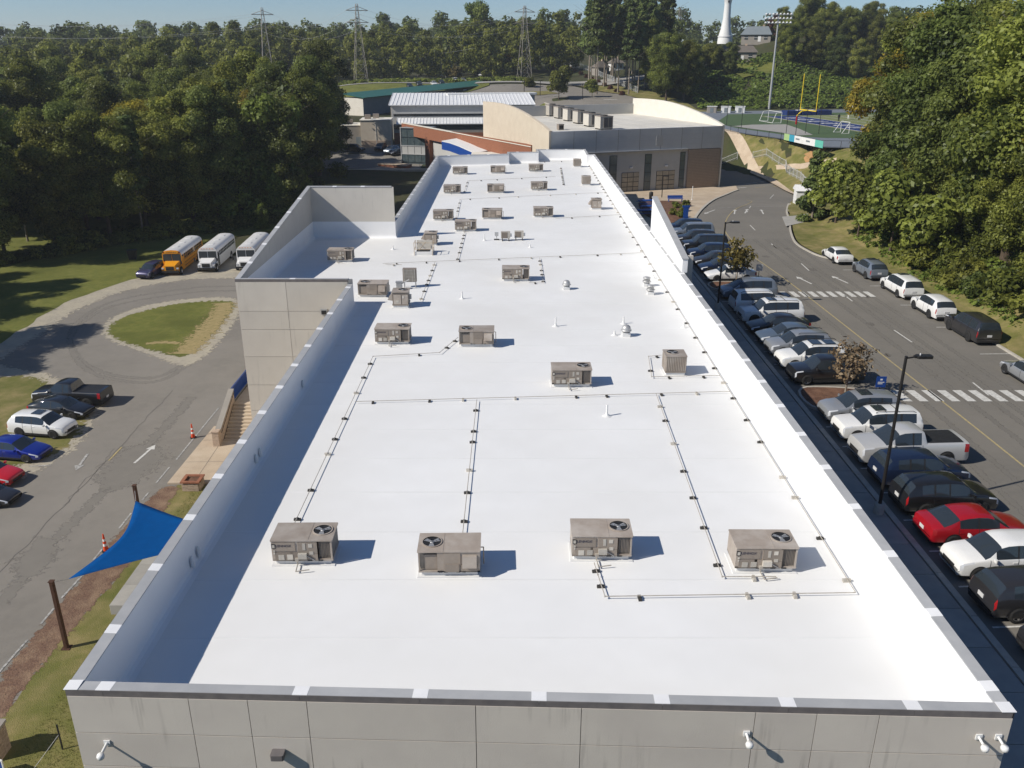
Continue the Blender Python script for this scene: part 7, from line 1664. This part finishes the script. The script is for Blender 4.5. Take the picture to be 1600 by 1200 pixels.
house(1118, 70, 400, 16, 10, 3.5, R(20), 'pale long house at the foot of the water tower', M['cream'], M['gymroof'], 2.6)
house(1182, 66, 390, 11, 8, 2.5, R(-20), 'grey gabled house right of the water tower', M['taupe'], M['bluegrey'], 3.0)
house(962, 110, 300, 5, 4, 2.6, R(10), 'small white house behind the pine grove', M['white'], M['shingle'], 1.6, 2)
house(938, 117, 290, 5, 4.5, 2.6, R(30), 'taupe shed beside the long white fence', M['taupe'], M['shingle'], 2.2, 1)
house(66, 250, 170, 14, 10, 5, R(15), 'white house glimpsed through the trees of the west wood', M['white'], M['offwhite'], 2, 3) if False else None
q = GY(1133, 58, 440); wt = empty('water_tower', (q.x, 440, q.z), 0, 'white water tower pedestal rising from the hilltop', 'water tower')
MB().lathe([(3.6, -3), (3.3, 0), (2.3, 4), (1.75, 8), (1.55, 14), (1.9, 17), (4.5, 20), (8, 23)], 24).build('pedestal', M['white'], wt); MB().lathe([(8, 23), (10, 26), (10.2, 29), (8.5, 32.5), (4, 34.6), (0, 35)], 24).build('tank', M['white'], wt)
MB().box(0, -1.75, 15.5, .8, .3, .9).build('vent', M['black'], wt); MB().lathe([(3.5, 0), (3.55, .5), (3.35, .6)], 24).build('base_ring', M['plate'], wt)
# grass on the hill
sheet('hill_lawn', [tuple(GT(a, b)[:2]) for a, b in ((1060, 114), (1100, 119), (1160, 126), (1210, 121), (1212, 103), (1150, 106), (1090, 109))], h1, M['lawn'], .9, cut=6)
# ---------------------------------------------------------------- pylons, poles, wires
def pylon(px, py_top, Y, hgt_, lab):
    q = GY(px, py_top, Y); z0 = q.z-hgt_; o = empty('pylon', (q.x, Y, z0), R(20), lab, 'pylon', 'lattice pylons'); w = lambda z: 2.3*(1-z/hgt_)**1.1+.35
    for sx in (-1, 1):
        for sy in (-1, 1):
            zs_ = [hgt_*i/9 for i in range(10)]; MB().path([(sx*w(z), sy*w(z), z) for z in zs_], .085, 5).build('leg', M['pylon'], o)
    m = MB()
    for i in range(9):
        a, b = hgt_*i/9, hgt_*(i+1)/9
        for s in (-1, 1):
            m.tube((-w(a), s*w(a), a), (w(b), s*w(b), b), .035, 4); m.tube((w(a), s*w(a), a), (-w(b), s*w(b), b), .035, 4); m.tube((s*w(a), -w(a), a), (s*w(b), w(b), b), .035, 4); m.tube((-w(b), s*w(b), b), (w(b), s*w(b), b), .03, 4)
    l_ = m.build('lattice', M['pylon'], o); l_['kind'] = 'stuff'
    for z in (hgt_*.80, hgt_*.93): MB().tube((-4.0, 0, z), (4.0, 0, z), .13, 4).tube((-4, 0, z), (0, 0, z+1.4), .09, 4).tube((4, 0, z), (0, 0, z+1.4), .09, 4).build('cross_arm', M['pylon'], o)
    return Vector((q.x, Y, z0))
pys = [(pylon(409, 12, 345, 33, 'lattice pylon farthest left above the wood'), 33), (pylon(557, 6, 338, 31, 'tallest lattice pylon above the beige buildings'), 31), (pylon(820, 9, 345, 30, 'lattice pylon above the middle of the upper car park'), 30), (pylon(1063, 12, 520, 30, 'distant lattice pylon behind the pine grove'), 30)]
def wires(a, b, sag, lab, r=.05, n=14):
    o = empty('power_wire', a, 0, lab, 'wire', 'power wires'); P_ = []
    for i in range(n+1):
        t = i/n; p = Vector(a).lerp(Vector(b), t); p.z -= 4*sag*t*(1-t); P_.append(p-Vector(a))
    MB().path(P_, r, 4).build('wire', M['steel'], o)
far_left = Vector((-250, 352, 4))
for (a, ha), (b, hb), nm in ((pys[0], pys[1], 'between the left pylons'), (pys[1], pys[2], 'between the middle pylons'), (pys[2], pys[3], 'between the right pylons'), ((far_left, 33), pys[0], 'left of the first pylon')):
    for k, (f_, dx) in enumerate(((.80, -4), (.80, 4), (.93, -4), (.93, 4))): wires(a+Vector((dx*.9, dx*.35, ha*f_)), b+Vector((dx*.9, dx*.35, hb*f_)), 5, '%s power wire %s' % (('lower rear', 'lower front', 'upper rear', 'upper front')[k], nm), .025)
def utility(px, py, Y, hh, lab, mt='palebark'):
    q = GT(px, py) if Y > 300 else GY(px, py, Y); o = empty('utility_pole', tuple(q), 0, lab, 'utility pole', 'utility poles'); MB().tube((0, 0, -1.5), (0, 0, hh), .2, 8, 0, .14).build('pole', M[mt], o)
    MB().box(0, 0, hh-.4, 2.4, .14, .14).box(0, 0, hh-1.1, 1.6, .14, .14).build('cross_arm', M[mt], o)
    for s in (-1.05, -.5, .5, 1.05): MB().lathe([(.05, 0), (.09, .1), (.04, .25)], 8, (s, 0, hh-.33)).build('insulator', M['plate'], o)
    return q+Vector((0, 0, hh-.1))
a = utility(635, 123, 305, 9.8, 'left one of two pale utility poles behind the green roof'); b = utility(653, 122, 305, 9.8, 'right one of two pale utility poles behind the green roof'); c = utility(259, 119, 260, 6.0, 'thin utility pole sticking out of the west wood')
for k, (p, q, nm) in enumerate(((a, b, 'between the two pale poles'), (b, GY(742, 75, 330), 'from the right pale pole to the vine trunk'), (a, GY(575, 90, 300), 'left of the pale poles'))): wires(p, q, .6, 'thin wire '+nm, .025)
for k, dz in enumerate((0, -.9, -1.6)): wires(c+Vector((0, 0, dz)), GY(385, 98, 275)+Vector((0, 0, dz)), 1.2, ('upper', 'middle', 'lower')[k]+' wire right of the thin pole in the wood', .03); wires(GY(150, 110+k*5, 250), c+Vector((0, 0, dz)), 1.2, ('upper', 'middle', 'lower')[k]+' wire left of the thin pole in the wood', .03)
for px, py, Y, hh, lab in ((845, 108, 300, 8.5, 'car park lamp beside the olive trees'), (819, 160, 226, 7.5, 'slim lamp post right of the white hall roof'), (844, 150, 236, 4.5, 'short lamp post on the median lawn'), (910, 156, 238, 4.5, 'short lamp post left of the picket fence'), (691, 128, 296, 6.5, 'slim lamp post among the upper parked cars')):
    q = GT(px, py); o = empty('lamp_post', tuple(q), 0, lab, 'street lamp', 'lamps of the upper car park'); MB().tube((0, 0, 0), (0, 0, hh), .1, 8).build('pole', M['dkmetal'], o); MB().box(0, 0, hh, 1.6, .4, .18, ch=.1).build('lamp_head', M['plate'] if px == 845 else M['dkmetal'], o)
# white cars and sheds beyond the gym
for k in range(3):
    q = G(1112+k*22, 176, ZF); o = empty('storage_box', (q.x, q.y, ZF), R(-15), ('left', 'middle', 'right')[k]+' one of three pale storage boxes behind the gym', 'storage box', 'storage boxes by the track'); MB().box(0, 0, .8, 2.6, 1.8, 1.6, ch=.1).build('body', M['white'] if k else M['taupe'], o); MB().box(0, -.92, .7, .9, .04, 1.2).build('door', M['bluegrey'], o); MB().box(0, 0, 1.65, 2.8, 2.0, .08).build('roof', M['white'], o)

# ---------------------------------------------------------------- thin haze over the far woods
hz = bpy.data.materials.new('thin_haze'); hz.use_nodes = True; nt = hz.node_tree
for n_ in list(nt.nodes):
    if n_.type == 'BSDF_PRINCIPLED': nt.nodes.remove(n_)
pv = nd(nt, 'ShaderNodeVolumePrincipled'); pv.inputs['Density'].default_value = HAZE; pv.inputs['Color'].default_value = (.86, .91, .95, 1); pv.inputs['Anisotropy'].default_value = .2
nt.links.new(pv.outputs[0], [n_ for n_ in nt.nodes if n_.type == 'OUTPUT_MATERIAL'][0].inputs['Volume'])
tag(MB().box(0, 1300, 35, 3700, 3500, 95).build('haze', hz), 'thin pale haze over the far woods', kind='stuff')
